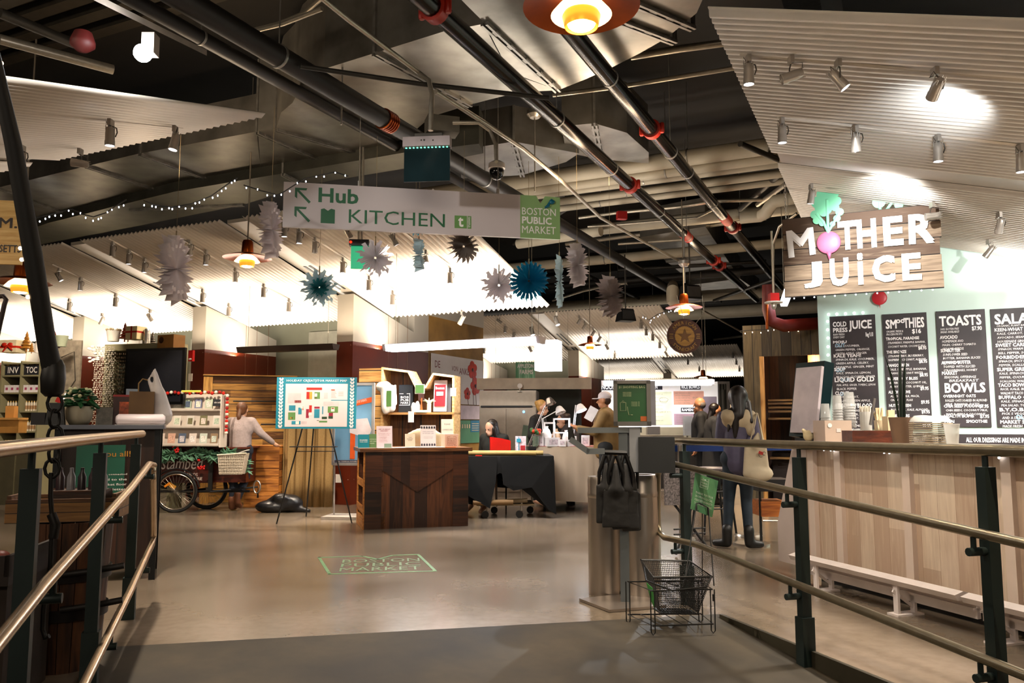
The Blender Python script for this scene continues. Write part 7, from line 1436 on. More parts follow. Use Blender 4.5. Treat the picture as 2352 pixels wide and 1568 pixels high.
it = [('TOASTS', .06, .045, .86, .09), ('100% GLUTEN FREE', .08, .15, .38, .018), ('BREAD AVAILABLE!', .08, .175, .38, .018), ('$7.90', .72, .145, .2, .04)] + item('AVOCADO', ['HOMEMADE AVO', 'MASH, CHERRY TOMATO', 'SESAME SEEDS'], .215, .36) + item('SUNBUTTER', ['SUNFLOWER SEED', 'BUTTER, BANANA SLICES', 'HONEY DRIZZLE'], .33, .4) + item('ALMOND BUTTER', ['TOPPED WITH SLICED', 'STRAWBERRIES, HONEY'], .435, .6) + item('MARKET', ['SEASONAL OFFERINGS'], .525, .32) + [('BREAKFAST', .2, .595, .6, .022), ('BOWLS', .1, .625, .82, .085)] + item('OVERNIGHT OATS', ['ROLLED OATS SOAKED IN ALMOND', 'MILK, BANANA, DATES'], .725, .66, '$7.95', .026) + item('CHIA SEED PUDDING', ['CHIA SEEDS, COCONUT MILK,', 'MAPLE, SEEDS & COCONUT'], .81, .78, '$7.95', .026) + [('HEALTH BOMB', .06, .895, .6, .026), ('ACAI', .06, .94, .2, .026), ('SMOOTHIE', .5, .94, .42, .026)]
board(2149, 2262, 715, 980, 'chalk menu board headed TOASTS and BOWLS on the mint wall', it)
it = [('SALADS', .07, .045, .95, .09), ('ORGANIC, PLANT BASED', .1, .14, .6, .018)]; y = .165
for nm_, l_ in (('KEEN-WHAT', ['KALE, CARROT, BEET', 'AVOCADO, SESAME', 'HOUSEMADE GINGER']), ('SWEET CARROT', ['SPINACH, WARM QUINOA', 'BELL PEPPER, SCALLION']), ('FORBIDDEN RICE', ['SPINACH, SPICY BLACK BEANS', 'PEPPER, SCALLION, CORN']), ('SUPER GREENS', ['KALE, SPINACH, CARROT', 'PEPPER, CUCUMBER', 'SCALLION, WALNUT']), ('TACO BOWL', ['RICE, KALE, BLACK BEANS', 'WALNUT TACO MEAT']), ('BUFFALO CHICK', ['KALE, SPINACH, CHICK', 'PEA SALAD, TOMATO']), ('B.Y.O.B.', ['PICK 5 VEGGIES, A GRAIN', 'AND A DRESSING']), ('MARKET SALAD', ['MADE FRESH', 'CHECK SPECIALS'])):
    it += item(nm_, l_, y, min(.8, .058 * len(nm_)), None, .03); y += .045 + .029 * len(l_)
it += [('OUT', .35, .9, .25, .04, 2)]
board(2274, 2400, 710, 980, 'chalk menu board headed SALADS cut by the right frame edge', it)
board(2092, 2420, 996, 1060, 'wide low chalkboard listing ADD-INS and NUTS behind the bowls', [('CREATE A BOWL', .02, .1, .12, .2), ('ADD-INS', .15, .08, .14, .3), ('ALL OUR DRESSINGS ARE MADE IN HOUSE', .4, .12, .5, .18), ('SAUCES:', .16, .55, .1, .25), ('NUTS, ETC:', .42, .5, .2, .28), ('ALMONDS, WALNUTS, CASHEWS', .42, .82, .5, .15)])
for (px, py) in ((1905, 712), (1924, 711), (1943, 710), (1963, 710), (1984, 709), (1902, 738), (1902, 758), (1903, 778), (1903, 798), (1903, 818)): pass
t = thing('string_lights', 'small white bulbs framing the COLD PRESS JUICE chalkboard', 'string lights', VAX(1903, 720, u=11.78), RU); o0 = Vector(t.location); Ri = Matrix.Rotation(-RU, 3, 'Z')
for (px, py) in ((1903, 722), (1922, 721), (1942, 720), (1962, 719), (1982, 718), (1901, 738), (1901, 757), (1902, 776), (1902, 796), (1902, 815)): MB().ball(Ri @ (VAX(px, py, u=11.78) - o0), .018, 8, 6).build('bulb', mat('#f4fff8', .3, emit=5), t, 180)
# ================================================================ bag dispenser kiosk, cans, basket
KG = mat('#62686b', .4, .5, .06, 8, name='grey_powder_coat'); KX = G(1420, 1388)
t = thing('bag_dispenser_stand', 'grey metal shopping bag stand with framed green poster and two arms', 'display stand', Vector((KX.x, KX.y, 0)), R(-8)); o0 = Vector(t.location); Ky = o0.y
def K(px, py, dy=0): return Matrix.Rotation(R(8), 3, 'Z') @ (P(px, py, Ky + dy) - o0)
cs = [K(1330, 1381, 0), None]
k = MB(); base = [G(1330, 1380) - o0, G(1400, 1407) - o0, G(1530, 1396) - o0, G(1462, 1366) - o0]; base = [Matrix.Rotation(R(8), 3, 'Z') @ p for p in base]; k.prism([(p.x, p.y) for p in base], .003, .02); k.build('base_plate', mat('#a59a90', .3, .8, .08), t)
a = K(1437, 1385); MB().bx((a.x - .035, .0, .02), (a.x + .03, .05, 1.23)).build('post', KG, t)
k = MB(); q = K(1467, 1040, .1); k.bx((a.x - .02, .05, 1.05), (q.x, .09, 1.23)); k.bx((K(1445, 985).x, -.02, K(0, 1083).z), (K(1470, 985).x, .09, K(0, 983).z)); k.build('upper_post', mat('#8d9094', .4, .4), t)
for pts, nm_ in (([(1470, 987), (1330, 988)], 'upper_arm'), ([(1385, 1036), (1350, 1036), (1312, 1010)], 'lower_arm')):
    k = MB(); L_ = [K(x, y, -.04 if nm_ == 'lower_arm' else 0) for x, y in pts]
    for p_, q_ in zip(L_, L_[1:]): dd = q_ - p_; k.box((p_ + q_) / 2, (dd.length + .02, .045, .04), math.atan2(dd.y, dd.x), 0, -math.atan2(dd.z, dd.xy.length))
    k.build(nm_, mat('#6d7478', .4, .4), t)
k = MB(); p_ = K(1310, 995); k.box(p_, (.03, .05, .09)).tube([K(1310, 980), K(1318, 1015), K(1340, 1030)], .018, 6).tube([K(1385, 1038), K(1440, 1040)], .02, 6); k.build('arm_joint', BLK, t)
x0, x1, z0, z1 = K(1397, 0).x, K(1478, 0).x, K(0, 978).z, K(0, 874).z
k = MB(); k.bx((x0, -.04, z0), (x0 + .03, .0, z1)).bx((x1 - .03, -.04, z0), (x1, .0, z1)).bx((x0, -.04, z0), (x1, 0, z0 + .032)).bx((x0, -.04, z1 - .025), (x1, 0, z1)); k.build('frame', mat('#6d6a66', .35, .5), t); MB().bx((x0 + .005, -.01, z0 + .005), (x1 + .035, .09, z1 - .003)).build('frame_box', mat('#76767e', .4, .4), t)
ps = MB(); ps.bx((x0 + .03, -.022, z0 + .032), (x1 - .03, -.012, z1 - .025)); ps = ps.build('poster', mat('#1f4a28', .4, 0, .1, 4), t)
k = MB(); k.text('$1 SHOPPING BAG', x0 + .04, z1 - .06, x1 - x0 - .08, .02, T3(y=-.023), .01); 
for i in range(4): k.text('NON-WOVEN', x0 + .07, z1 - .09 - i * .009, .06, .006, T3(y=-.023))
for i in range(4): k.text('reuse it', x0 + .13, z1 - .16 - i * .009, .06, .006, T3(y=-.023))
k.tube([(x0 + .05, -.024, z0 + .11), (x0 + .05, -.024, z0 + .17), (x0 + .09, -.024, z0 + .17), (x0 + .09, -.024, z0 + .11)], .0015, 4, closed=True).tube([(x0 + .06, -.024, z0 + .17), (x0 + .07, -.024, z0 + .185), (x0 + .08, -.024, z0 + .17)], .0012, 4).tube([(x0 + .1, -.024, z0 + .14), (x0 + .11, -.024, z0 + .08), (x0 + .14, -.024, z0 + .08)], .0015, 4)
k.build('poster_print', mat('#a9b48a', .5), ps); MB().bx((x1 - .075, -.024, z0 + .035), (x1 - .03, -.0225, z0 + .07)).build('orange_sticker', mat('#a5521c', .5), ps)
b0, b1, c0, c1 = K(1450, 0).x, K(1527, 0).x, K(0, 1084).z, K(0, 1003).z; MB().bx((b0, -.06, c0), (b1, .13, c1)).build('rear_box', mat('#1d2022', .5, .1), t)
# bags
for i, (px, dy, w_) in enumerate(((1380, -.07, .16), (1400, -.09, .2), (1420, -.05, .2), (1432, -.0, .16))):
    tt = thing('black_tote_bag', f'black shopping bag hanging from the lower arm, {ordw[i]} from the left', 'bag', o0 + Matrix.Rotation(R(-8), 3, 'Z') @ Vector((K(px, 0).x, dy, K(0, 1045).z)), R(-8 + i * 9), 'black bags hanging on the grey stand')
    hh = S(150, Ky); blob('bag_body', [('b', (0, 0, -hh * .72 - .02 * i), (w_, .03, hh * .58), 0, 0, 0, .94), ('c', (0, 0, -hh * .5), (0, 0, -hh * .15), .05, .025)], mat('#0b0b0c', .6, 0, .2, 8, .5, bsc=12), tt, .014, 2)
    for sx in (-1, 1): MB().tube([(sx * .055, 0, -hh * .5), (sx * .05, -.01, -hh * .25), (sx * .01, 0, .0)], [.009, .014, .016], 8).build('handle', mat('#0d0d0e', .35), tt, 60)
def can(px, pyb, r, h, label):
    c = G(px, pyb); t = thing('steel_waste_can', label, 'waste bin', Vector((c.x, c.y, 0)), 0)
    SM = mat('#b9afa4', .3, .95, .04, 6, name='brushed_can')
    MB().lathe([(0, 0), (r, 0), (r, h * .82)], 40).build('drum', SM, t, 40); MB().lathe([(r, h * .82), (r * 1.02, h * .83), (r * 1.02, h * .86), (r, h * .87), (r * 1.01, h * .97), (r * .97, h), (r * .6, h), (r * .58, h * .9), (0, h * .9)], 40).build('lid_ring', SM, t, 40)
    MB().lathe([(0, 0), (.022, 0)], 12, (r * .6, -r * .81, .03), (.6, -.8, 0)).build('foot_hole', BLK, t); return t
can(1397, 1362, .148, .88, 'left brushed steel waste can standing behind the black bags'); can(1478, 1368, .135, .9, 'right brushed steel waste can beside the railing loop')
# wire basket
bc = G(1553, 1442); t = thing('shopping_basket', 'black wire shopping basket in a low wire stand at the end of the ramp', 'basket', Vector((bc.x, bc.y + .05, rz_(4.75) + .0)), R(-14)); WR = BLK
rim = [(-.22, .14, .4), (.1, .17, .4), (.24, -.02, .34), (-.12, -.08, .33)]; bot = [(-.14, .08, .13), (.08, .1, .13), (.15, -.02, .11), (-.08, -.06, .11)]
MB().tube(rim, .007, 6, closed=True).build('rim_wire', WR, t, 60)
k = MB(); 
for i in range(4):
    a, c, e, f = [Vector(x) for x in (rim[i], rim[(i + 1) % 4], bot[(i + 1) % 4], bot[i])]; n_ = int((c - a).length / .012)
    for j in range(n_): q_ = j / n_; k.tube([a.lerp(c, q_), f.lerp(e, q_)], .0019, 3, cap=False)
    for j in range(1, 22): q_ = j / 22; k.tube([a.lerp(f, q_), c.lerp(e, q_)], .0019, 3, cap=False)
k.build('wire_mesh', WR, t); k = MB(); [k.tube([Vector(bot[0]).lerp(Vector(bot[1]), j / 14), Vector(bot[3]).lerp(Vector(bot[2]), j / 14)], .002, 3) for j in range(15)]; k.prism([(p_[0], p_[1]) for p_ in bot], .10, .108); k.build('basket_floor', WR, t)
MB().tube([(-.2, .12, .38), (-.17, -.04, .3), (0, -.16, .27), (.2, -.1, .29), (.235, -.02, .34)], .006, 6).tube([(.1, .16, .4), (.05, .05, .25), (-.05, -.05, .3)], .005, 6).build('handle_wire', WR, t, 60)
st_ = [(-.3, .06), (.16, .2), (.24, -.06), (-.12, -.2)]
k = MB(); k.tube([(x, y, .27) for x, y in st_], .005, 6, closed=True).tube([(x, y, .06) for x, y in st_], .005, 6, closed=True)
for j in range(7): k.tube([Vector((*st_[0], .06)).lerp(Vector((*st_[1], .06)), j / 6), Vector((*st_[3], .06)).lerp(Vector((*st_[2], .06)), j / 6)], .003, 4)
k.build('stand_frame', WR, t, 60)
for x, y in st_: MB().tube([(x - .012, y, .27), (x - .012, y, .02), (x, y, .004), (x + .012, y, .02), (x + .012, y, .27)], .004, 5).build('leg', WR, t, 60)
k = MB(); k.slab((-.165, -.095, .3), (-.125, -.11, .27), (-.11, -.1, .13), (-.14, -.085, .19), (-.3, -1, 0), .004); k.build('green_leaflet', mat('#3c7a3c', .5), t)
MB().box((.245, -.06, .22), (.012, .02, .04)).build('plastic_tab', BLK, t)
# easel sign
t = thing('small_easel_sign', 'small green market notice on a thin black wire easel behind the basket', 'sign', Vector((P(1617, 1000, 5.6).x, 5.6, 0)), R(-4)); o0 = Vector(t.location); Q = lambda px, py, dy=0: Matrix.Rotation(R(4), 3, 'Z') @ (P(px, py, 5.6 + dy) - o0)
MB().tube([Q(1571, 1345, -.25), Q(1600, 1155), Q(1600, 1155) + Vector((.02, 0, 0)), Q(1627, 1166), Q(1640, 1345, -.25)], .0045, 6).tube([Q(1600, 1160), Q(1601, 1172), Q(1605, 1172)], .004, 5).tube([Q(1625, 1165), Q(1626, 1180), Q(1630, 1183)], .004, 5).tube([Q(1613, 1155), Q(1613, 1345, .3)], .004, 5).build('wire_easel', BLK, t, 60)
k = MB(); a, c, e, f = Q(1597, 1085), Q(1650, 1104), Q(1636, 1188), Q(1586, 1168); k.slab(a, c, e, f, (0, 1, 0), .006); k.build('green_sheet', mat('#4f8058', .5, 0, .2, 12), t)
dx_ = (c - a).normalized(); dz_ = (a - f).normalized(); M_ = Matrix(((dx_.x, 0, dz_.x, f.x), (dx_.y, 1, dz_.y, f.y - .001), (dx_.z, 0, dz_.z, f.z), (0, 0, 0, 1)))
k = MB(); k.tube([M_ @ Vector(v) for v in ((.045, -.001, .235), (.045, -.001, .165), (.1, -.001, .165), (.1, -.001, .235), (.0725, -.001, .22))], .001, 4, closed=True)
for i, s_ in enumerate(('BOSTON', 'PUBLIC', 'MARKET')): k.text(s_, .05, .212 - i * .018, .045, .01, M_)
for i, s_ in enumerate(('THANK YOU FOR', 'SHOPPING LOCAL', 'PLEASE RETURN BASKETS', 'TO THE RACKS HERE')): k.text(s_, .02, .115 - i * .024, .125, .014, M_, 0)
k.build('white_print', mat('#c4cfc0', .5), t)
# ================================================================ people
SKIN = mat('#b07a58', .5, 0, .06, 8, name='skin'); SKINL = mat('#c99a80', .5, 0, .06, 8, name='pale_skin')
def person(name_lbl, loc, rz, h, skin, clothes, hair, pose=None, detail=True):
    """local +y is where the person faces; returns the root"""
    t = thing('person', name_lbl, 'person', loc, rz); k = h / 1.7; p = dict(
        hipL=(-.09, 0, .9), hipR=(.09, 0, .9), kneeL=(-.1, .02, .48), kneeR=(.1, .02, .48), ankL=(-.1, -.02, .08), ankR=(.1, -.02, .08), toeL=(-.11, .14, .035), toeR=(.11, .14, .035),
        chest=(0, 0, 1.28), neck=(0, .0, 1.42), head=(0, .02, 1.58), shL=(-.18, 0, 1.38), shR=(.18, 0, 1.38), elL=(-.24, -.03, 1.12), elR=(.24, -.03, 1.12), wrL=(-.25, .06, .88), wrR=(.25, .06, .88), look=(0, 1, 0)); p.update(pose or {})
    p = {a: Vector(v) * (1 if a == 'look' else k) for a, v in p.items()}; hip = (p['hipL'] + p['hipR']) / 2; lk = p['look'].normalized(); side = lk.cross(Vector((0, 0, 1))).normalized(); hd = p['head']
    B = [('c', hip, p['chest'], .12 * k, .13 * k), ('e', p['chest'] + Vector((0, 0, .02)), (.17 * k, .1 * k, .16 * k)), ('c', p['chest'], p['neck'], .1 * k, .05 * k), ('c', p['neck'], hd - Vector((0, 0, .03 * k)), .048 * k, .045 * k),
         ('e', hd + Vector((0, 0, .025 * k)), (.074 * k, .09 * k, .098 * k), math.atan2(lk.y, lk.x) - math.pi / 2), ('e', hd + lk * .03 * k - Vector((0, 0, .055 * k)), (.05 * k, .05 * k, .055 * k)), ('c', hd + lk * .085 * k + Vector((0, 0, .02 * k)), hd + lk * .103 * k - Vector((0, 0, .012 * k)), .01 * k, .014 * k),
         ('e', hd + side * .075 * k, (.012 * k, .02 * k, .03 * k)), ('e', hd - side * .075 * k, (.012 * k, .02 * k, .03 * k)), ('c', hd + lk * .078 * k - Vector((0, 0, .045 * k)) - side * .016 * k, hd + lk * .078 * k - Vector((0, 0, .045 * k)) + side * .016 * k, .009 * k, .009 * k)]
    for s_ in 'LR':
        B += [('c', p['hip' + s_], p['knee' + s_], .085 * k, .055 * k), ('c', p['knee' + s_], p['ank' + s_], .055 * k, .036 * k), ('c', p['ank' + s_], p['toe' + s_], .04 * k, .03 * k), ('c', p['sh' + s_], p['el' + s_], .052 * k, .04 * k), ('c', p['el' + s_], p['wr' + s_], .04 * k, .026 * k)]
        d = (p['wr' + s_] - p['el' + s_]).normalized(); n_ = d.cross(side); n_ = n_.normalized() if n_.length > .1 else Vector((0, 0, 1)); o_ = d.cross(n_).normalized(); pm = p['wr' + s_] + d * .07 * k
        B += [('c', p['wr' + s_], pm, .026 * k, .034 * k)]
        if detail:
            for i in range(4): f0 = pm + o_ * (i - 1.5) * .019 * k; f1 = f0 + d * (.045, .055, .05, .038)[i] * k - n_ * .01; B.append(('c', f0, f1, .0095 * k, .009 * k)); B.append(('c', f1, f1 + d * .02 * k - n_ * .022 * k, .009 * k, .0075 * k))
            B.append(('c', p['wr' + s_] + d * .03 * k + o_ * .02 * k, p['wr' + s_] + d * .07 * k + o_ * .058 * k, .012 * k, .009 * k))
    blob('body', B, skin, t, .0105, 2)
    if detail:
        e_ = MB(); [e_.ball(hd + lk * .083 * k + side * sg * .03 * k + Vector((0, 0, .022 * k)), .009 * k, 8, 6) for sg in (-1, 1)]; e_.build('eyes', mat('#1a120e', .2), t, 180)
    q = {a: v for a, v in p.items()}; q['hip'] = hip; q['k'] = k; q['lk'] = lk; q['side'] = side
    for nm_, fn, m, vx in clothes: blob(nm_, fn(q), m, t, vx, 3)
    blob('hair', hair(q), hair_m[name_lbl] if name_lbl in hair_m else mat('#1a1210', .4, 0, .3, 30), t, .012, 2)
    return t
hair_m = {}
def top_(r=1.0, ln=.0, sl=1.0, short=False):
    def f(q):
        k = q['k'] * r; z = Vector((0, 0, 1)); L = [('c', q['hip'] + z * (.05 - ln) * k, q['chest'], (.15 + ln * .1) * k, .155 * k), ('e', q['chest'] + z * .02 * k, (.195 * k, .13 * k, .17 * k)), ('c', q['shL'] * 1, q['shR'] * 1, .07 * k, .07 * k), ('c', q['chest'] + z * .08 * k, q['neck'] - z * .0 * k, .11 * k, .062 * k)]
        for s_ in 'LR': L += [('c', q['sh' + s_], q['el' + s_], .066 * k, .054 * k), ('c', q['el' + s_], q['el' + s_].lerp(q['wr' + s_], sl), .054 * k, .04 * k)]
        return L
    return f
def trousers(w=1.0):
    def f(q):
        k = q['k'] * w; L = [('c', q['hipL'] + Vector((0, 0, .03)), q['hipR'] + Vector((0, 0, .03)), .125 * k, .125 * k)]
        for s_ in 'LR': L += [('c', q['hip' + s_], q['knee' + s_], .1 * k, .066 * k), ('c', q['knee' + s_], q['ank' + s_] + (q['knee' + s_] - q['ank' + s_]) * .06, .066 * k, .05 * k)]
        return L
    return f
def shoes(high=.06):
    def f(q):
        k = q['k']; L = []
        for s_ in 'LR': L += [('c', q['ank' + s_] + Vector((0, 0, high)), q['ank' + s_], .056 * k, .052 * k), ('c', q['ank' + s_] - Vector((0, 0, .02)), q['toe' + s_] + Vector((0, 0, .01)), .05 * k, .038 * k)]
        return L
    return f
def hair(kind):
    def f(q):
        k, hd, lk, sd = q['k'], q['head'], q['lk'], q['side']; z = Vector((0, 0, 1)); bk = -lk
        L = [('e', hd + bk * .032 * k + z * .05 * k, (.086 * k, .094 * k, .088 * k), math.atan2(lk.y, lk.x) - math.pi / 2), ('e', hd + bk * .04 * k + z * .0 * k, (.078 * k, .062 * k, .08 * k), math.atan2(lk.y, lk.x) - math.pi / 2)]
        if kind == 'pony': L += [('c', hd + bk * .09 * k + z * .02 * k, hd + bk * .125 * k - z * .1 * k, .035 * k, .036 * k), ('c', hd + bk * .125 * k - z * .1 * k, hd + bk * .11 * k - z * .25 * k, .036 * k, .012 * k)]
        if kind == 'bun': L += [('e', hd + bk * .11 * k + z * .05 * k, (.04 * k,) * 3)]
        if kind == 'long': L += [('c', hd + bk * .05 * k, hd + bk * .11 * k - z * .2 * k, .085 * k, .09 * k), ('c', hd + bk * .11 * k - z * .2 * k + sd * .0, hd + bk * .14 * k - z * .42 * k + sd * .04, .07 * k, .02 * k), ('c', hd + sd * .07 * k, hd + sd * .12 * k - z * .3 * k + bk * .06, .035 * k, .012 * k), ('c', hd - sd * .07 * k, hd - sd * .11 * k - z * .34 * k + bk * .06, .035 * k, .012 * k)]
        if kind == 'thick': L += [('e', hd + bk * .03 * k + z * .02 * k, (.105 * k, .11 * k, .12 * k)), ('c', hd + bk * .06 * k, hd + bk * .13 * k - z * .2 * k + sd * .03, .09 * k, .055 * k), ('c', hd + bk * .13 * k - z * .18 * k, hd + bk * .17 * k - z * .42 * k - sd * .01, .06 * k, .02 * k), ('c', hd + bk * .13 * k - z * .15 * k - sd * .06, hd + bk * .17 * k - z * .36 * k - sd * .08, .035 * k, .014 * k), ('c', hd + sd * .08 * k - z * .05 * k, hd + sd * .15 * k - z * .26 * k + bk * .1, .05 * k, .02 * k)]
        if kind == 'sleek': L += [('c', hd + bk * .07 * k, hd + bk * .12 * k - z * .16 * k, .05 * k, .05 * k), ('c', hd + bk * .12 * k - z * .16 * k, hd + bk * .13 * k - z * .38 * k, .05 * k, .02 * k)]
        if kind == 'bald': L = [('e', hd + bk * .03 * k + z * .0 * k, (.078 * k, .07 * k, .07 * k), math.atan2(lk.y, lk.x) - math.pi / 2)]
        return L
    return f
DEN = mat('#18242f', .8, 0, .25, 14, name='denim'); DKC = mat('#191a1c', .85, 0, .15, 20); BOOT = mat('#0f0d0c', .5)
# woman with tote bag, back to us
n1 = 'person seen from behind with long dark hair and purple jacket with cream hood'
w0 = G(1702, 1258); PUR = mat('#4d4960', .5, 0, .2, 9, .3, name='purple_jacket', bsc=6); CRM = mat('#b5a488', .8, 0, .1)
t = person(n1, Vector((w0.x, w0.y, 0)), R(-12), 1.68, SKIN, [('jeans', trousers(.92), DEN, .014), ('boots', shoes(.12), BOOT, .012), ('jacket', top_(1.0, .06, .92), PUR, .014),
    ('hood', lambda q: [('c', q['shL'] + Vector((.04, -.02, .02)), q['shR'] + Vector((-.02, -.02, .02)), .07, .07), ('e', q['neck'] + Vector((-.0, -.09, -.08)), (.17, .08, .11)), ('e', q['neck'] + Vector((-.1, -.13, -.04)), (.08, .07, .07)), ('c', q['neck'] + Vector((.08, -.08, -.02)), q['neck'] + Vector((.12, -.1, -.2)), .06, .05)], CRM, .014)],
    hair('thick'), dict(hipL=(-.08, 0, .9), hipR=(.08, 0, .9), kneeL=(-.11, .02, .48), ankL=(-.14, -.06, .08), toeL=(-.26, .02, .035), kneeR=(.07, .02, .48), ankR=(.08, -.08, .08), toeR=(.2, -.02, .035), shL=(-.15, 0, 1.37), shR=(.15, 0, 1.36), elR=(.2, -.02, 1.1), wrR=(.15, .16, .98), elL=(-.19, .02, 1.12), wrL=(-.1, .22, 1.08), head=(.02, .0, 1.57), look=(.3, 1, -.1)))
tb_ = thing('tote_bag', 'cream canvas tote bag with a small red print, hanging behind the handrail', 'bag', Vector((w0.x, w0.y, 0)) + Matrix.Rotation(R(-12), 3, 'Z') @ Vector((.16, -.19, .72)), R(-16))
TOT = mat('#b3a58c', .8, 0, .1, 5, .35, bsc=12); blob('bag_body', [('b', (0, 0, .2), (.27, .08, .34), 0, 0, 0, .78), ('e', (.02, 0, .06), (.15, .07, .09)), ('c', (0, 0, .34), (.03, .03, .46), .06, .02)], TOT, tb_, .014, 3)
MB().tube([(-.06, -.02, .36), (-.0, .02, .56), (.02, .1, .67), (.02, .17, .66)], [.012, .016, .016, .014], 8, flat=.5).tube([(.08, -.02, .34), (.05, .02, .56), (.03, .1, .67)], [.03, .016, .014], 8, flat=.5).build('strap', TOT, tb_, 60)
k = MB(); k.box((.05, -.062, .27), (.045, .004, .03), 0, 0, .4); k.build('red_print', mat('#a8281a', .6), tb_); MB().tube([(.05 + .022 * math.cos(i * .6), -.064, .25 + .022 * math.sin(i * .6)) for i in range(10)], .002, 4).tube([(.08 + .018 * math.cos(i * .6), -.06, .265 + .018 * math.sin(i * .6)) for i in range(10)], .002, 4).build('black_print', BLK, tb_)
# smiling dark coated woman in profile
n2 = 'smiling person with sleek dark hair and long charcoal coat, in profile facing right'
w1 = G(1643, 1158); t = person(n2, Vector((w1.x, w1.y, 0)), R(-90), 1.62, SKIN, [('trousers', trousers(.85), DKC, .016), ('boots', shoes(.1), BOOT, .014), ('coat', top_(1.12, .42, .95), mat('#232427', .9, 0, .12, 20), .015)], hair('sleek'), dict(look=(0, 1, -.35), wrL=(-.16, .25, 1.0), wrR=(.16, .25, 1.0), head=(0, .05, 1.56)))
n3 = 'older balding person in a black jacket, hand at the neck, left of the smiling one'; hair_m[n3] = mat('#6a625c', .6)
w2 = P(1612, 1000, 13.4); t = person(n3, Vector((w2.x, w2.y, 0)), R(70), 1.72, SKIN, [('trousers', trousers(), DKC, .018), ('shoes', shoes(), BOOT, .016), ('jacket', top_(1.1, .1, .9), mat('#17181b', .8, 0, .2, 12), .016)], hair('bald'), dict(elR=(.24, .1, 1.22), wrR=(.1, .1, 1.44), look=(0, 1, -.1)))
# sweater woman bending at pallet counter
n4 = 'person with a brown ponytail and pale grey sweater leaning over the pallet counter'; hair_m[n4] = mat('#5a3820', .5, 0, .3, 30)
w3 = P(553, 1000, 12.2); SWT = mat('#948684', .9, 0, .1, 30, .3, bsc=60)
t = person(n4, Vector((w3.x, w3.y, 0)), R(-8), 1.62, SKINL, [('jeans', trousers(), mat('#141c2a', .8), .015), ('brown_shoes', shoes(.1), mat('#6a3f26', .6, 0, .2), .013), ('sweater', top_(1.12, .02, .95), SWT, .014), ('white_shirt_hem', lambda q: [('c', q['hip'] + Vector((-.04, 0, .0)), q['hip'] + Vector((.04, 0, .0)), .135, .135)], WHT, .016)],
    hair('pony'), dict(elR=(.31, .05, 1.2), wrR=(.44, .22, 1.05), elL=(-.25, -.02, 1.15), wrL=(-.26, .1, .92), kneeR=(.06, .1, .5), ankR=(.0, -.04, .16), toeR=(-.0, .07, .05), head=(0, .04, 1.56), chest=(0, .0, 1.26)))
# seated person with long dark hair
n5 = 'seated person with long dark hair and dark clothes behind the red gift bag'
w4 = P(1135, 1000, 12.2); t = person(n5, Vector((w4.x, w4.y, -.28)), R(150), 1.66, SKINL, [('dark_top', top_(1.12, .1, .95), mat('#0f1412', .8), .016), ('trousers', trousers(), DKC, .02)], hair('long'), dict(look=(.3, 1, -.5), head=(.0, .1, 1.53), neck=(0, .05, 1.42), kneeL=(-.12, .45, .85), kneeR=(.12, .45, .85), ankL=(-.12, .45, .4), ankR=(.12, .45, .4), toeL=(-.12, .58, .33), toeR=(.12, .58, .33)))
k = MB(); k.bx((-.2, -.2, .48), (.2, .2, .52)); [k.tube([(x, y, 0), (x, y, .48)], .012, 6) for x in (-.18, .18) for y in (-.18, .18)]; tag(k.build('folding_chair', BLK, None, None, Vector((w4.x, w4.y, 0))), 'plain black chair under the seated person behind the red bag', 'chair')
n6 = 'blonde person with glasses and hair bun in black, looking down at the cream table'; hair_m[n6] = mat('#b98f52', .45, 0, .25, 30)
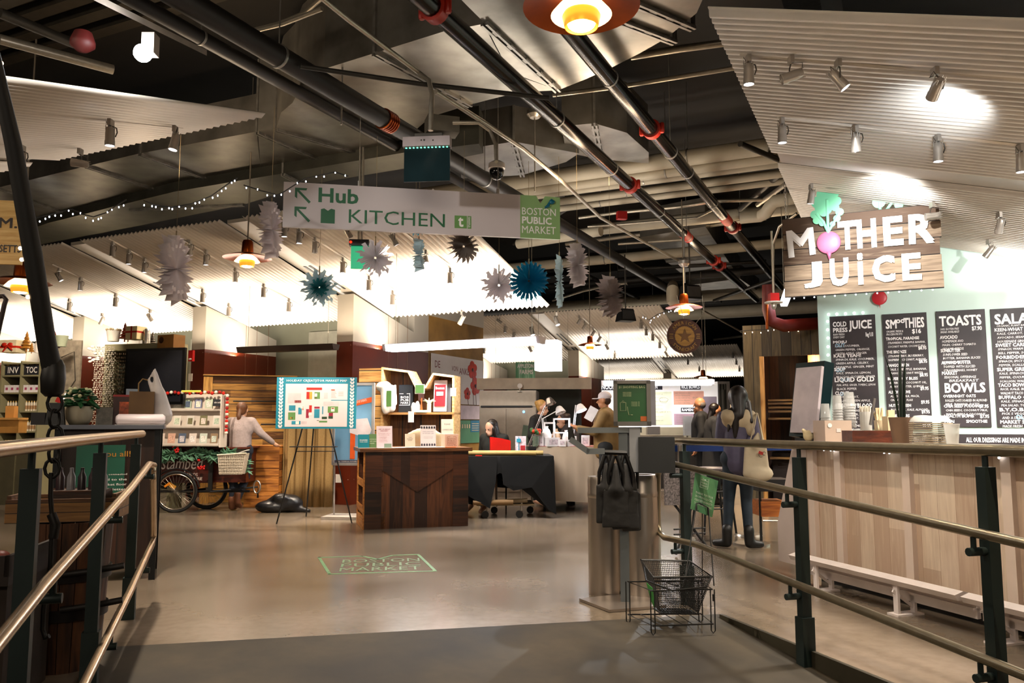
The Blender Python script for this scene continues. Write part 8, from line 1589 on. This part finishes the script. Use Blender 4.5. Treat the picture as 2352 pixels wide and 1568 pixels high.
w5 = P(1236, 1000, 13.0); t = person(n6, Vector((w5.x, w5.y, 0)), R(-115), 1.66, SKINL, [('black_top', top_(1.08, .05, .5), mat('#0c0c0e', .8), .015), ('trousers', trousers(), DKC, .02)], hair('bun'), dict(look=(0, 1, -.4), head=(0, .08, 1.57), wrL=(-.15, .3, 1.05), wrR=(.15, .3, 1.05)))
hd = Vector(t.location); k = MB(); [k.tube([Matrix.Rotation(R(-115), 3, 'Z') @ Vector((sx * .032 + .022 * math.cos(a), .175, 1.555 + .02 * math.sin(a))) for a in [i * .6 for i in range(10)]], .003, 4) for sx in (-1, 1)]; 
for ch in k.v[:0]: pass
b_ = k.build('glasses', mat('#2a2a2a', .3), t); b_.rotation_euler.z = R(115)
n7 = 'person with a dark bun and grey top bent over the work lamp'; hair_m[n7] = mat('#2a1a16', .5)
w6 = P(1308, 1000, 13.1); t = person(n7, Vector((w6.x, w6.y, -.12)), R(100), 1.64, SKINL, [('grey_top', top_(1.08, .05, .6), mat('#3a3638', .8), .015), ('trousers', trousers(), DKC, .02)], hair('bun'), dict(look=(0, 1, -.5), head=(0, .12, 1.5), neck=(0, .07, 1.4), wrL=(-.12, .32, 1.15), wrR=(.12, .32, 1.1)))
n8 = 'person in a white cap and tan jacket beside the green poster'; hair_m[n8] = mat('#3a2418', .6)
w7 = P(1392, 1000, 11.6); t = person(n8, Vector((w7.x, w7.y, 0)), R(78), 1.74, SKIN, [('tan_jacket', top_(1.14, .05, .95), mat('#7a6038', .75, 0, .15, 9), .015), ('rust_shirt', lambda q: [('c', q['hip'], q['hip'] + Vector((0, 0, .2)), .165, .165)], mat('#8a4a1e', .8), .018), ('trousers', trousers(), DKC, .02)], hair('bald'), dict(wrL=(-.1, .38, 1.2), elL=(-.22, .14, 1.14), wrR=(.12, .34, 1.16), elR=(.22, .12, 1.12), look=(0, 1, -.15)))
blob('white_cap', [('e', (0, .01, 1.68), (.088, .1, .075)), ('b', (0, .13, 1.645), (.13, .12, .014))], mat('#cfc4c6', .7), t, .01, 2)
tag(MB().box((0, 0, 0), (.13, .01, .2), 0, 0, .5).build('white_card', mat('#f2eef0', .5), None, None, P(1358, 950, 11.5)), 'white card held up in front of the person with the cap', 'card')
